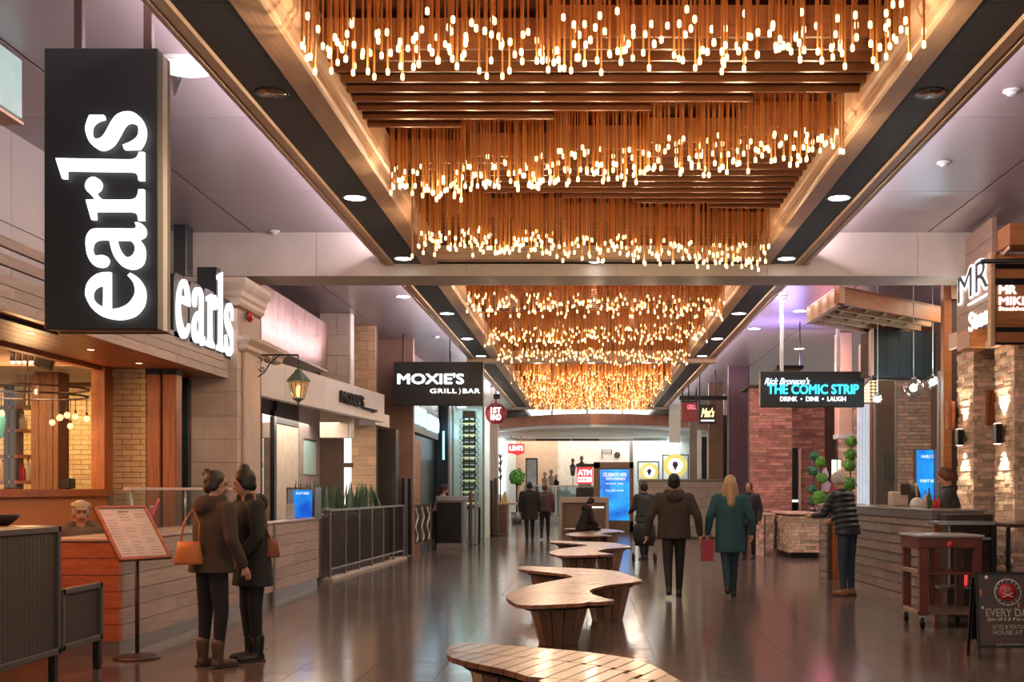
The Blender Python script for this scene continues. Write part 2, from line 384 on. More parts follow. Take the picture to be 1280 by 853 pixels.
# copper slatted recess
rec = struct(box('ceiling', -2.3, 2.5, 2, YE, 5.0, 5.15, m_recess, bev=0))
STEPS = 5
clusters = []   # (label, yfront at left, yfront at right, depth, zlow, zspread, count, parts)
C_ = [('nearest amber rod chandelier, cut by the top of the picture', 6.75, 6.55, 1.1, 4.06, .36, 230, True),
      ('second amber rod chandelier, its front stepping nearer to the right', 9.9, 8.86, .8, 4.03, .36, 270, True),
      ('third amber rod chandelier, just before the pale crossing beam', 11.7, 12.55, .85, 3.92, .32, 270, True),
      ('first amber rod chandelier beyond the pale crossing beam', 16.6, 16.9, .8, 4.03, .34, 230, True),
      ('second amber rod chandelier beyond the pale crossing beam', 19.9, 19.4, .9, 3.98, .34, 230, True),
      ('amber rod chandelier just before the thin second beam', 22.3, 22.7, .9, 3.95, .32, 230, True),
      ('first small amber rod chandelier beyond the thin second beam', 27.0, 27.2, 1.2, 4.0, .32, 260, False),
      ('second small amber rod chandelier beyond the thin second beam', 29.7, 29.6, 1.2, 4.0, .32, 260, False),
      ('third small amber rod chandelier beyond the thin second beam', 32.3, 32.4, 1.2, 4.0, .32, 240, False),
      ('fourth small amber rod chandelier beyond the thin second beam', 35.0, 35.0, 1.2, 4.0, .32, 220, False),
      ('farthest amber rod chandelier, at the end of the coffered ceiling', 37.6, 37.7, 1.2, 4.0, .32, 220, False)]
def yfront(c, x):
    k = min(STEPS-1, max(0, int((x-XL)/(XR-XL)*STEPS)))
    return c[1]+(c[2]-c[1])*k/(STEPS-1)
m_slat2 = m_slat
y = 2.2; sj = []
while y < YE-.3:
    if not (Y1-.5 < y < Y2+.1 or YB-.15 < y < YB2+.1):
        runs = []; w_ = (XR-XL)/STEPS
        for k in range(STEPS):
            xm = XL+(k+.5)*w_; inside = any(yfront(c,xm)-.02 <= y <= yfront(c,xm)+c[3] for c in C_)
            if not inside:
                if runs and abs(runs[-1][1]-(XL+k*w_))<1e-6: runs[-1][1] = XL+(k+1)*w_
                else: runs.append([XL+k*w_, XL+(k+1)*w_])
        for a,b in runs:
            if y < 26: piece('slat', a, b, y, y+.03, 4.64, 4.86, m_slat, rec)
            else: sj.append((a,b,y,y+.03,4.64,4.86))
    y += .214
boxes('slat_field', sj, m_slat, rec)['kind'] = 'stuff'
# mouldings round the coffer: profile (x,z) mirrored per side
def mould_profile(sign, xi, xo, xi2):
    # flat lip from strip inner edge xi to xi2, fluted rise to the slats
    s = sign
    p = [(xi,4.9),(xi,4.5),(xi+s*.015,4.485),(xi2-s*.03,4.485),(xi2-s*.01,4.5),(xi2,4.515),(xi2,4.535),(xi2+s*.018,4.54),(xi2+s*.018,4.555),(xi2+s*.03,4.56),(xi2+s*.03,4.585),(xi2+s*.055,4.60),(xi2+s*.07,4.64),(xi2+s*.07,4.9)]
    return p
def outer_profile(s, a, b): # a inner edge, b outer edge
    w_ = b-a
    return [(a,4.62),(a,4.5),(a+w_*.06,4.475),(a+w_*.45,4.475),(a+w_*.5,4.49),(a+w_*.58,4.49),(a+w_*.62,4.475),(a+w_*.7,4.475),(a+w_*.74,4.49),(a+w_*.8,4.49),(b,4.51),(b,4.66)]
tn = 2
for (a,b,secname) in ((-5, Y1-.0,'near'), (Y2, YB,'mid'), (YB2, YE,'far')):
    struct(prism('trim_%d'%tn, mould_profile(1, -2.2, 0, -1.97), 'y', a, b, m_mold)); tn += 1
    struct(prism('trim_%d'%tn, mould_profile(-1, 2.43, 0, 2.22), 'y', a, b, m_mold)); tn += 1
    struct(prism('trim_%d'%tn, outer_profile(-1, -2.56, -2.745), 'y', a, b, m_mold)); tn += 1
    struct(prism('trim_%d'%tn, outer_profile(1, 2.75, 2.955), 'y', a, b, m_mold)); tn += 1
    for (x0,x1) in ((-2.56,-2.2),(2.43,2.75)):
        st = struct(box('trim_%d'%tn, x0, x1, a, b, 4.52, 4.62, m_recess, bev=0)); tn += 1
        y = a
        while y < b-.01:
            y2 = min(y+.85, b); piece('dark_panel', x0, x1, y, y2-.006, 4.5, 4.52, m_dark, st); y = y2
# cross moulding facing the camera in front of the crossing beam, one each side of beams
def cross(y, s):
    p = [(y+s*.4,4.9),(y+s*.4,4.5),(y+s*.2,4.5),(y+s*.2,4.485),(y+s*.02,4.485),(y,4.515),(y,4.535),(y-s*.018,4.54),(y-s*.018,4.56),(y-s*.03,4.565),(y-s*.03,4.59),(y-s*.055,4.6),(y-s*.07,4.64),(y-s*.07,4.9)]
    return p
for (yy,s) in ((14.5,1),(15.9,-1),(25.4,1)):
    if s<0: continue
    struct(prism('trim_%d'%tn, cross(yy,s) if yy<20 else [(25.4,4.5),(25.6,4.5),(25.6,4.9),(25.4,4.9)], 'x', -2.0 if yy<20 else -2.2, 2.25 if yy<20 else 2.43, m_moldx)); tn += 1
struct(box('trim_%d'%tn, -2.75, 2.95, YB, YB2, 4.40, 4.66, m_moldx)); tn += 1
struct(box('trim_%d'%tn, -2.75, 2.95, YE, YE+.3, 4.42, 5.2, m_plaster)); tn += 1
# cove strips on top of the outer mouldings
for x,(a,b) in [(x,r) for x in (-2.65,2.85) for r in ((2,Y1-.1),(Y2+.1,YE))]:
    t = thing('cove_light', ('pinkish light strip on top of the %s ceiling moulding, %s the crossing beam' % ('left' if x<0 else 'right', 'before' if a<10 else 'beyond')), 'cove light', (x,a,4.66))
    box('channel', x-.04, x+.04, a, b, 4.655, 4.675, m_steel, t); box('diffuser', x-.025, x+.025, a, b, 4.675, 4.69, m_led, t)

# ------------------------------------------------------------ chandeliers
rodmesh = {}
def rod_mesh(L):
    k = round(L/.03)*.03
    if k not in rodmesh:
        bm = bmesh.new(); bm_tube(bm, [(0,0,0),(0,0,k)], .0075, 6)
        for f in bm.faces: f.smooth = len(f.verts)==4
        me = bpy.data.meshes.new('rod'); bm.to_mesh(me); bm.free(); me.materials.append(m_rod); rodmesh[k] = me
    return rodmesh[k], k
bm = bmesh.new(); bm_lathe(bm, [(.006,.006),(.0115,.01),(.013,.016),(.013,.042),(.009,.05)], seg=8)
bulbme = bpy.data.meshes.new('bulb'); bm.to_mesh(bm and bulbme) if False else bm.to_mesh(bulbme); bm.free(); bulbme.materials.append(m_bulb)
rr = random.Random(11)
for ci,c in enumerate(C_):
    lab, yl, yr, dep, z0, zs, n, parts = c
    t = thing('chandelier', lab, 'chandelier', ((XL+XR)/2, (yl+yr)/2+dep/2, 5.0), group='amber rod chandeliers in the coffered ceiling')
    w_ = (XR-XL)/STEPS
    boxes('mounting_plate', [(XL+.05 if k==0 else XL+k*w_, XR-.05 if k==STEPS-1 else XL+(k+1)*w_, yfront(c,XL+(k+.5)*w_)+.03, yfront(c,XL+(k+.5)*w_)+dep, 4.97, 4.995) for k in range(STEPS)], m_slat, t)
    pos = []
    tries = 0
    while len(pos) < n and tries < 20000:
        tries += 1
        x = rr.uniform(XL+.06, XR-.06); v = rr.random(); y = yfront(c,x)+.05+v*(dep-.1)
        if all((x-p[0])**2+(y-p[1])**2 > .055**2 for p in pos[-400:]):
            z = z0 + .26*v + rr.random()**1.2*zs*(.9 if v<.5 else .75); pos.append((x,y,z))
    if parts:
        for (x,y,z) in pos:
            me, L = rod_mesh(4.97-z-.05)
            o = bpy.data.objects.new('rod', me); COL.objects.link(o); o.location = (x-t.location.x, y-t.location.y, z+.05-5.0); o.parent = t
            b = bpy.data.objects.new('bulb', bulbme); COL.objects.link(b); b.location = (0,0,-.05); b.parent = o
    else:
        b1 = bmesh.new(); b2 = bmesh.new()
        for (x,y,z) in pos:
            bm_tube(b1, [(x,y,z+.05),(x,y,4.97)], .009, 4); bm_lathe(b2, [(.007,.012),(.011,.02),(.011,.045),(.007,.05)], (x,y,z), 6)
        from_bm('rod', b1, m_rod, t)['kind'] = 'stuff'; from_bm('bulb', b2, m_bulbfar, t)['kind'] = 'stuff'
    k = 7 if ci<3 else (5 if ci<6 else 3)
    for i in range(k):      # the light these bulbs give
        x = XL+(i+.5)*(XR-XL)/k; y = yfront(c,x)+dep*.5
        o = lamp('POINT', (x,y,z0+.22), 115/k*(1.0 if ci<6 else .75), (1,.72,.46), .03, name='bulb_light')

# ------------------------------------------------------------ downlights
def downlight(x, y, z, r, lab, lit=True, power=22, col=(.95,.97,1), cat='downlight', group=None, spot=True):
    t = thing('downlight', lab, cat, (x,y,z), group=group)
    lathe('trim_ring', [(r*.86,-.004),(r,-.006),(r*1.06,0),(r*.86,.002)], (x,y,z), m_steel if lit else m_black, t, 20, cap=False)
    lathe('lens', [(0.001,-.003),(r*.86,-.004),(r*.86,.0)], (x,y,z), (m_down if col[2]>.8 else m_warmdown) if lit else m_downwarm, t, 20)
    if lit and spot: lamp('SPOT', (x,y,z-.03), power, col, .08, (0,0,0), spot=1.9, name='downlight_beam')
m_warmdown = glow('downlight_warm', (1,.62,.38), 7)
ys = [8.48,11.52,14.55]
ordl = ['nearest','second','third','fourth','fifth','sixth']
for i,y in enumerate(ys):
    downlight(-2.39, y, 4.5, .125, '%s recessed downlight in the left dark strip before the crossing beam'%ordl[i], lit=i>0, power=6 if i==1 else 10)
    downlight(2.59, y, 4.5, .125, '%s recessed downlight in the right dark strip before the crossing beam'%ordl[i], lit=i>0, power=26)
for i,y in enumerate([19.1,22.3,25.2]):
    downlight(-2.39, y, 4.5, .13, '%s lit downlight in the left dark strip beyond the crossing beam'%ordl[i], power=30)
    downlight(2.59, y, 4.5, .13, '%s lit downlight in the right dark strip beyond the crossing beam'%ordl[i], power=30)
for i,y in enumerate([-3.8,-.75,2.3,5.4]):
    for x,sd in ((-2.39,'left'),(2.59,'right')): downlight(x, y, 4.5, .125, '%s downlight in the %s dark strip outside the picture, towards the viewer'%(['farthest','third','second','nearest'][i],sd), power=18, col=(1,.92,.84))
downlight(.1, 14.74, 4.498, .085, 'small lit downlight at the middle in front of the crossing beam', power=14)
struct(box('trim_%d'%tn, -2.2, 2.43, 14.7, Y1, 4.5, 4.54, m_dark)); tn += 1
# round surface light and small fittings on the left and right side ceilings
sl = thing('ceiling_light', 'round greenish white flush ceiling light behind the tall hanging sign', 'ceiling light', (-3.25,9.0,4.92))
lathe('rim', [(.23,0),(.235,-.02),(.21,-.03)], (-3.25,9.02,4.92), m_paint, sl, 28, cap=False); lathe('diffuser', [(.001,-.045),(.15,-.04),(.21,-.025),(.21,-.005)], (-3.25,9.02,4.92), glow('disc_glow',(.9,1,.92),1.6), sl, 28)
for i,(px,py) in enumerate([(504,371),(481,436),(1000,389),(975,367),(943,411),(999,436)]):
    Y = 3.42*F/(VY-py); x = FX(px,Y)
    downlight(x, Y, 4.92, .14, ['flush downlight in the left side ceiling just beyond the crossing beam','bright downlight in the left side ceiling beside the black hanging sign','flush downlight beside the slatted timber canopy on the right','flush downlight above the two white sign rods on the right','flush downlight near the right outer moulding beyond the beam','downlight above the blue neon sign'][i], power=30)
for i,(px,py) in enumerate([(343,289),(1265,113),(1180,203),(545,421)]):
    Y = 3.42*F/(VY-py); x = FX(px,Y)
    d = thing('smoke_detector', ['white smoke detector on the left side ceiling above the crossing beam','smoke detector on the right side ceiling near the top right corner','smoke detector on the right side ceiling, lower of two before the beam','smoke detector above the black hanging sign'][i], 'smoke detector', (x,Y,4.92))
    lathe('base', [(.075,0),(.075,-.012),(.06,-.02)], (x,Y,4.92), m_paint, d, 14); lathe('sensor', [(.045,-.018),(.04,-.04),(.02,-.045)], (x,Y,4.92), m_paint, d, 12)
tr = thing('conduit', 'short thin rod fixed to the left side ceiling right of the tall sign', 'conduit', (-3.5,11.0,4.9))
tube('pipe', [W(217,124,9.85)-Vector((0,0,.0)), (-3.33,9.2,4.9)], .008, m_steel, tr)
# ============================================================ LEFT SIDE
# upper wall over the canopy
wl = struct(box('wall_left', -5.9, -5.52, -3, Y1, 3.0, 5.0, m_greywall, bev=0))
y = 2.6
while y < Y1-.1:
    piece('wall_panel', -5.52, -5.5, y, min(y+1.35,Y1)-.008, 3.2, 4.02, m_greywall, wl); piece('wall_panel', -5.52, -5.5, y, min(y+1.35,Y1)-.008, 4.03, 4.92, m_greywall, wl); y += 1.35
du = thing('light_box', 'hanging pale teal box at the upper left edge of the picture', 'light box', (-4.9,7.6,4.38))
box('body', -5.45, -4.47, 5.5, 8.84, 4.4, 4.9, m_greywall, du, .02); box('face_panel', -4.47, -4.45, 5.52, 8.82, 4.42, 4.88, m_teal, du); box('bottom_edge', -5.45,-4.45,5.5,8.85,4.375,4.4, m_veneer, du)
# canopy
cn = thing('canopy', 'whitewashed timber canopy over the left restaurant front, cedar soffit underneath', 'canopy', (-5.1,9,2.93))
box('core', -5.62, -4.62, 2.5, 14.33, 2.96, 3.2, m_backing, cn)
for k in range(7): piece('soffit_board', -5.64+k*.148, -5.64+(k+1)*.148-.005, 2.5, 14.33, 2.93, 2.96, m_soffit, cn)
zz = 2.92
for h in (.10,.10,.09):
    y = 2.5+random.random()
    ys_ = [2.5]
    while ys_[-1] < 14.3: ys_.append(min(ys_[-1]+random.uniform(1.4,2.3), 14.35))
    for a,b in zip(ys_, ys_[1:]): piece('fascia_plank', -4.62, -4.6, a, b-.004, zz, zz+h-.006, m_plank, cn)
    zz += h
piece('fascia_plank', -5.64, -4.6, 14.35, 14.37, 2.92, 3.21, m_plank, cn)
for z0,z1 in ((3.275,3.36),(3.42,3.50)):
    for a,b in ((2.5,5.4),(5.42,8.3),(8.32,11.0)): piece('rail_slat', -4.64, -4.6, a, b, z0, z1, m_plank, cn)
for y in (3.5,5.4,6.95,8.3,9.7,10.9): piece('rail_post', -4.67, -4.64, y-.03, y+.03, 3.2, 3.5, m_plank, cn)
for i,y in enumerate([7.72,8.96,10.2,11.44,12.67,13.9]):
    downlight(-5.07, y, 2.93, .04, ['soffit spotlight under the left canopy, at the picture edge','soffit spotlight under the left canopy near the picture edge','soffit spotlight under the canopy left of the tall sign','soffit spotlight under the canopy just below the tall sign','soffit spotlight under the canopy above the cream bricks','soffit spotlight under the canopy nearest the stone pillar'][i], power=7, col=(1,.72,.5))
# tall hanging sign
U, V, RL = [], [], []
GL = {
 's': [[(335,100,1),(445,100,1),(450,130,1),(400,145),(360,180),(350,225),(360,265),(390,280),(430,265),(465,215),(500,150),(545,95),(615,72),(680,85),(735,140),(762,220),(750,300),(715,358,1),(600,360,1),(588,325,1),(650,300),(695,265),(708,225),(700,180),(660,158),(620,165),(590,200),(555,265),(510,330),(440,365),(380,345),(330,290),(305,210),(315,150)]],
 'l': [[(80,427,1),(645,437,1),(685,427),(705,400),(710,380,1),(748,380,1),(748,595,1),(708,595,1),(700,555),(680,535),(645,528,1),(162,520,1),(162,580,1),(128,580,1)]],
 'r': [[(308,742,1),(378,740,1),(350,705),(315,670),(303,630),(325,585),(365,568),(405,585),(427,625),(415,665),(388,690),(405,718),(440,742,1),(640,742,1),(680,732),(700,705),(708,663,1),(748,663,1),(748,898,1),(705,898,1),(700,860),(680,840),(645,830,1),(382,830,1),(385,892,1),(350,892,1)]],
 'a': [[(680,913,1),(715,915),(750,948),(762,988),(748,1023),(710,1043,1),(745,1093),(755,1153),(740,1223),(700,1258),(650,1268),(590,1248),(535,1188),(505,1123),(488,1046,1),(410,1045),(370,1063),(355,1103),(360,1148),(385,1165),(430,1161),(465,1173),(480,1208),(460,1243),(420,1253),(370,1238),(325,1173),(308,1083),(315,1013),(350,968),(400,958,1),(670,961,1),(690,948)],
       [(540,1048,1),(640,1048,1),(670,1073),(682,1113),(665,1158),(625,1178),(585,1153),(555,1103)]],
 'e': [[(495,1290,1),(495,1570,1),(560,1563),(630,1528),(675,1464),(680,1413),(665,1363),(625,1315,1),(645,1296,1),(700,1333),(745,1398),(758,1463),(745,1543),(690,1613),(620,1643),(540,1650),(440,1628),(360,1568),(315,1493),(305,1443),(320,1373),(370,1318),(430,1293)],
       [(442,1395,1),(440,1553,1),(395,1533),(362,1498),(357,1453),(375,1418),(405,1398)]],
}
YS = 7.6
sg = thing('hanging_sign', 'tall black hanging sign with large white letters reading upwards', 'sign', W(126,236,YS))
sx0, sx1, sz0, sz1 = FX(55,YS), FX(197,YS), FZ(412,YS), FZ(60,YS)
box('case', sx0, sx1, YS, YS+.10, sz0, sz1, m_signblack, sg, .006)
box('side_panel', sx0+.01, sx1-.002, YS+.10, YS+.19, sz0+.005, sz1-.005, m_signside, sg, .004)
box('rear_case', sx0+.01, sx1-.002, YS+.19, YS+.24, sz0+.0, sz1-.0, m_signblack, sg, .004)
for px in (90,178):
    x = FX(px,YS); box('hanger_rod', x-.03, x+.03, YS+.09, YS+.14, sz1, 4.92, m_darkbrown, sg, .004)
for ch in 'earls':
    fn = lambda x,y,d: (FX(60+x/6.093,YS), YS-.045+d, FZ(130+y/6.093,YS))
    glyph([spline_pts(p) for p in GL[ch]], fn, .03, m_white, sg)
# small sign standing on the canopy edge
s2 = thing('letter_sign', 'white glowing letters in a dark housing standing on the canopy edge', 'sign', (-4.6,13.4,3.22))
XS = -4.58
def map2(x, y, d):   # reading direction away from the camera
    u = (1650-y)/1578.0; v = (750-x)/670.0
    Y = 12.45+u*2.05
    return (XS+.02-d, Y, 3.22+v*1.0+ (0.0))
for ch in 'earls':
    outs = [spline_pts(p) for p in GL[ch]]
    ym = (max(p[1] for p in outs[0])+min(p[1] for p in outs[0]))/2; outs = [[(x,ym+(y-ym)*.86) for x,y in p] for p in outs]
    glyph(outs, lambda x,y,d: map2(x,y,d), .03, m_whitesoft, s2)
    # deep dark can behind each letter: offset outline
    o = outs[0]; cx = sum(p[0] for p in o)/len(o); cy = sum(p[1] for p in o)/len(o)
    n = len(o); off = []
    ar = sum(o[i][0]*o[(i+1)%n][1]-o[(i+1)%n][0]*o[i][1] for i in range(n)); sgn = 1 if ar>0 else -1
    x0 = min(p[0] for p in o)-28; x1 = max(p[0] for p in o)+22; y0 = min(p[1] for p in o)-18; y1 = max(p[1] for p in o)+18
    if ch == 'l': y0 += 40; y1 -= 60
    rb = 70 if ch not in 'l' else 6
    rect = []
    for (a,b,t0) in ((x1-rb,y1-rb,0),(x0+rb,y1-rb,90),(x0+rb,y0+rb,180),(x1-rb,y0+rb,270)):
        for k in range(5): t = math.radians(t0+k*22.5); rect.append((a+rb*math.cos(t), b+rb*math.sin(t)))
    glyph([rect], lambda x,y,d: (lambda p:(p[0]-.04-d*8, p[1], p[2]))(map2(x,y,0)), .03, m_housing, s2, 'letter_can')
box('base_rail', XS-.32, XS-.02, 12.3, 14.3, 3.205, 3.27, m_housing, s2)
pc = thing('steel_column', 'dark steel column rising behind the white letters on the canopy', 'column', (-5.3,14.6,3.2))
box('shaft', FX(222,14.6), FX(238,14.6), 14.45, 14.7, 3.21, 4.92, m_housing, pc, .01)

# stone pillar
pl = thing('stone_pillar', 'cream stone pillar with a stepped cornice at the end of the canopy', 'pillar', (-4.8,15,0))
px0, px1 = -5.1, -4.49
box('core', px0+.02, px1-.02, 14.46, 15.5, 0, 4.2, m_mortar, pl, 0)
z = 1.06-.9; rowi = 0
zs = [0,.35,.65,.95,1.25,1.55,1.85,2.15,2.45,2.76,3.06,3.4,3.84]
for a,b in zip(zs, zs[1:]):
    s = px0+(.16 if rowi%2 else .42); rowi += 1
    piece('stone_block', px0, s-.004, 14.44, 14.6, a, b-.005, m_stone, pl); piece('stone_block', s, px1-.02, 14.44, 14.6, a, b-.005, m_stone, pl)
    piece('stone_block', px1-.12, px1-.02, 14.605, 15.45, a, b-.005, m_stone, pl)
box('pilaster', px1-.02, px1+.02, 14.62, 15.3, 0, 3.36, m_stone, pl, .01)
corn = [(0,3.88),(.025,3.92),(.025,3.97),(.05,4.0),(.06,4.06),(.10,4.12),(.12,4.16),(.12,4.22),(0,4.22)]
for a,b in zip(range(1),range(1)): pass
bm = bmesh.new()
rings = []
for (d,z) in corn[:-1]:
    rings.append([bm.verts.new(q) for q in ((px0-.3,14.44-d,z),(px1+d,14.44-d,z),(px1+d,15.5,z),(px0-.3,15.5,z))])
for q,s in zip(rings,rings[1:]):
    for k in range(4): bm.faces.new((q[k],q[(k+1)%4],s[(k+1)%4],s[k]))
bm.faces.new(rings[0]); bm.faces.new(rings[-1]); from_bm('cornice', bm, m_stone, pl)
bm = bmesh.new(); rings = []
for (d,z) in [(0,3.30),(.05,3.33),(.06,3.38),(.13,3.44),(.14,3.49)]:
    rings.append([bm.verts.new(q) for q in ((px1-.05,14.5-d*.5,z),(px1+.03+d,14.5-d*.5,z),(px1+.03+d,16.2,z),(px1-.05,16.2,z))])
for q,s in zip(rings,rings[1:]):
    for k in range(4): bm.faces.new((q[k],q[(k+1)%4],s[(k+1)%4],s[k]))
bm.faces.new(rings[0]); bm.faces.new(rings[-1]); from_bm('lower_cornice', bm, m_stone, pl)
fb = thing('fire_bell', 'small red fire bell on the stone pillar beside the white canopy letters', 'fire bell', W(303,395,14.6))
lathe('gong', [(.001,.06),(.05,.055),(.075,.03),(.08,0)], (0,0,0), mk('bell_red',(.5,.02,.02),rough=.3), fb, 20, M=Matrix.Translation((px1+.03,14.75,FZ(395,14.7)))@Matrix.Rotation(PI/2,4,'Y'))
lathe('back_box', [(.05,0),(.05,.03)], (0,0,0), m_steel, fb, 12, M=Matrix.Translation((px1+.0,14.75,FZ(395,14.7)))@Matrix.Rotation(PI/2,4,'Y'))
# lantern with scroll bracket
LY = 15.2
ln = thing('lantern', 'green roofed gas style lantern hanging from an iron scroll bracket', 'lantern', W(372,460,LY))
bx, bz = FX(312,LY), FZ(444,LY); ex = FX(373,LY)
br = bmesh.new(); bm_tube(br, [(bx,LY,bz),(ex,LY,bz)], .012, 6); bm_tube(br, [(bx,LY,bz),(bx,LY,bz-.48)], .014, 6); bm_tube(br, [(ex,LY,bz),(ex,LY,bz-.14)], .007, 6)
def scroll(cx, cz, r, t0, turns, s=1):
    return [(cx+s*r*(1-k/26)*math.cos(t0+turns*2*PI*k/24), LY, cz+r*(1-k/26)*math.sin(t0+turns*2*PI*k/24)) for k in range(24)]
for (cx,cz,r,t0,tn_,s) in ((.09,-.09,.075,0,1.3,1),(.23,-.07,.05,1,1.3,-1),(.07,-.25,.055,2,1.2,1),(.05,-.38,.04,.5,1.2,-1),(.17,-.19,.045,3,1.2,1),(.33,-.045,.03,0,1.2,1)):
    bm_tube(br, scroll(bx+cx, bz+cz, r, t0, tn_, s), .007, 5)
bm_tube(br, [(bx,LY,bz-.45),(bx+.08,LY,bz-.32),(bx+.2,LY,bz-.24),(bx+.27,LY,bz-.12),(bx+.4,LY,bz-.01)], .009, 6)
from_bm('bracket', br, m_black, ln, smooth=True)
lx, lz = ex, FZ(485,LY)
lathe('roof', [(.16,.08),(.165,.095),(.10,.17),(.07,.20),(.055,.215),(.05,.235),(.015,.26),(.02,.28),(.03,.29),(.012,.31),(.003,.34)], (lx,LY,lz), m_verdigris, ln, 6, smooth=False)
lathe('glass', [(.075,-.15),(.135,.078)], (lx,LY,lz), glass_mat('lantern_glass',(1,.85,.65),.2), ln, 6, smooth=False)
lathe('bulb', [(.01,-.13),(.03,-.11),(.035,-.02),(.025,.02),(.004,.04)], (lx,LY,lz), m_lampglass, ln, 10)
lathe('base_cup', [(.004,-.25),(.015,-.22),(.012,-.2),(.05,-.17),(.08,-.155),(.08,-.145)], (lx,LY,lz), m_verdigris, ln, 6, smooth=False)
fbm = bmesh.new()
for k in range(6):
    t = 2*PI*k/6; bm_tube(fbm, [(lx+.078*math.cos(t),LY+.078*math.sin(t),lz-.15),(lx+.138*math.cos(t),LY+.138*math.sin(t),lz+.08)], .006, 4)
from_bm('glazing_bar', fbm, m_verdigris, ln)
lamp('POINT', (lx,LY,lz-.05), 10, (1,.6,.3), .05, name='lantern_light')

# copper marquee
mq = thing('copper_bulkhead', 'mirror copper panelled bulkhead over the white facade', 'bulkhead', (-5.3,16,3.75))
box('core', -5.6, -4.96, 15.75, 21.2, 3.78, 4.6, m_darkbrown, mq)
ysq = [15.7,16.9,17.8,18.7,19.5,20.4,21.25]
for a,b in zip(ysq, ysq[1:]):
    prism('copper_panel', [(-4.93,3.75),(-4.90,4.62),(-4.93,4.62),(-4.96,3.75)], 'y', a, b-.012, m_copper, mq)
box('soffit', -5.6, -4.92, 15.75, 21.25, 3.72, 3.755, m_greywall, mq)
# facade of the second restaurant: fascia angled to the aisle
A = Vector((-4.8,16.6,0)); B = Vector((-4.18,23.1,0)); dA = (B-A).normalized(); A = A-dA*1.0
nA = Vector((dA.y,-dA.x,0))
fc = thing('fascia', 'long white fascia with dark letters below the copper bulkhead', 'fascia', (A.x,A.y,2.88))
Mf = Matrix.Translation(A) @ Matrix((dA, nA, Vector((0,0,1)))).transposed().to_4x4()
Lf = (B-A).length
for k in range(4): box('fascia_panel', k*Lf/4, (k+1)*Lf/4-.006, -.14, 0, 2.88, 3.45, m_moxie, fc, .004, M=Mf)
box('end_block', Lf+.02, Lf+1.1, -.55, -.2, 2.83, 3.1, m_moxie, fc, .004, M=Mf)
Fm = frame(A+nA*.01, dA, (0,0,1))
def al(px):  # distance along the fascia of a pixel column
    s = 0
    for k in range(4000):
        p = A+dA*(k*.0025)
        if VX+F*p.x/p.y >= px: return k*.0025
text("MOXIE'S", al(423.5), al(452), 3.06, 3.29, Fm, m_signblack, fc, 'letters', .05, .03)
text("Lounge", al(452), al(469), 3.02, 3.11, Fm, m_signblack, fc, 'small_letters', .04, .02)
# wall behind: tiled, panels, doors
wl2 = struct(box('wall_left_rear', -6.3, -5.62, 14.5, 30, 0, 4.92, m_backing, bev=0)); wl2.name = 'wall_left'
XW = -5.6
def YX(px, X): return X*F/(px-VX)
def seg(name, p0, p1, z0, z1, mat, parent, X=XW, t=.04): return box(name, X-t, X, YX(p0,X), YX(p1,X), z0, z1, mat, parent)
seg('door_panel', 328, 343, 0, 2.9, m_glassdk, wl2, XW+.02); seg('jamb', 343, 346, 0, 2.9, m_black, wl2, XW+.06, .1)
seg('beige_panel', 346, 373, 0, 2.68, m_beige, wl2, XW+.03); seg('header_panel', 346, 373, 2.69, 3.1, m_signblack, wl2, XW+.05)
z = 0
while z < 3.1:
    y = YX(373,XW)+.01
    while y < YX(431,XW)-.1:
        y2 = min(y+1.15, YX(431,XW)); piece('stone_tile', XW-.02, XW+.012, y, y2-.006, z, z+.594, m_tilewall, wl2); y = y2
    z += .6
po = thing('poster', 'pale blue green menu poster on the grey stone tiles', 'poster', (XW,YX(385,XW),1.8))
box('sheet', XW+.015, XW+.035, YX(378,XW), YX(393,XW), FZ(592,20.6*1.0), FZ(548,21.5), mk('poster_blue',(.30,.50,.58),(.45,.62,.5),ns=1.5,scale=(1,1,2)), po)
box('clip_rail', XW+.015, XW+.045, YX(378,XW)-.02, YX(393,XW)+.02, FZ(548,21.5)-.01, FZ(548,21.5)+.03, m_steel, po)
# glowing slab column, timber wall, dark column
gc = thing('light_column', 'tall translucent column glowing white between grey tiles and timber wall', 'light column', (-4.75,22,0))
box('slab', FX(430,22), FX(438,22), 22, 22.1, 0, 2.85, glow('alabaster_glow',(1,.97,.93),1.3), gc, .01); box('bracket', FX(429,22), FX(442,22), 21.95, 22, 1.93, 2.02, m_darkbrown, gc); box('foot', FX(429,22), FX(439,22), 21.95,22.15,0,.12,m_steel,gc)
tw = struct(box('wall_left', -6.2, FX(470,23.4), 23.4, 23.6, 0, 4.92, m_backing, bev=0))
x0 = FX(437.5,23.4); x1 = FX(470,23.4); zb = 0; k = 0
while zb < 4.9:
    xm = x0+(x1-x0)*(.35 if k%2 else .7); h = min(.2, 4.92-zb)
    piece('timber_plank', x0, xm-.003, 23.37, 23.4, zb, zb+h-.005, m_palewood, tw); piece('timber_plank', xm, x1, 23.36, 23.4, zb, zb+h-.005, m_palewood, tw); zb += .2; k += 1
sp = thing('stone_pier', 'pale stone pier standing above the white fascia', 'pier', (-4.9,21.8,2.5))
courses('stone_block', (FX(411,21.8)-.15,21.8,2.5), (1,0,0), FX(437,21.8)-FX(411,21.8)+.15, 2.42, .4, (.5,.8), .12, m_stone, sp)
box('corner_strip', FX(437,21.8), FX(440,21.8)+.0, 21.7, 22.0, 2.5, 4.92, m_paint, sp, .008); box('core', FX(411,21.8)-.15, FX(437,21.8), 21.8, 21.98, 2.5, 4.92, m_plaster, sp)
dc = thing('dark_column', 'dark bronze clad column at the far end of the white fascia', 'column', (-4.3,24.5,0))
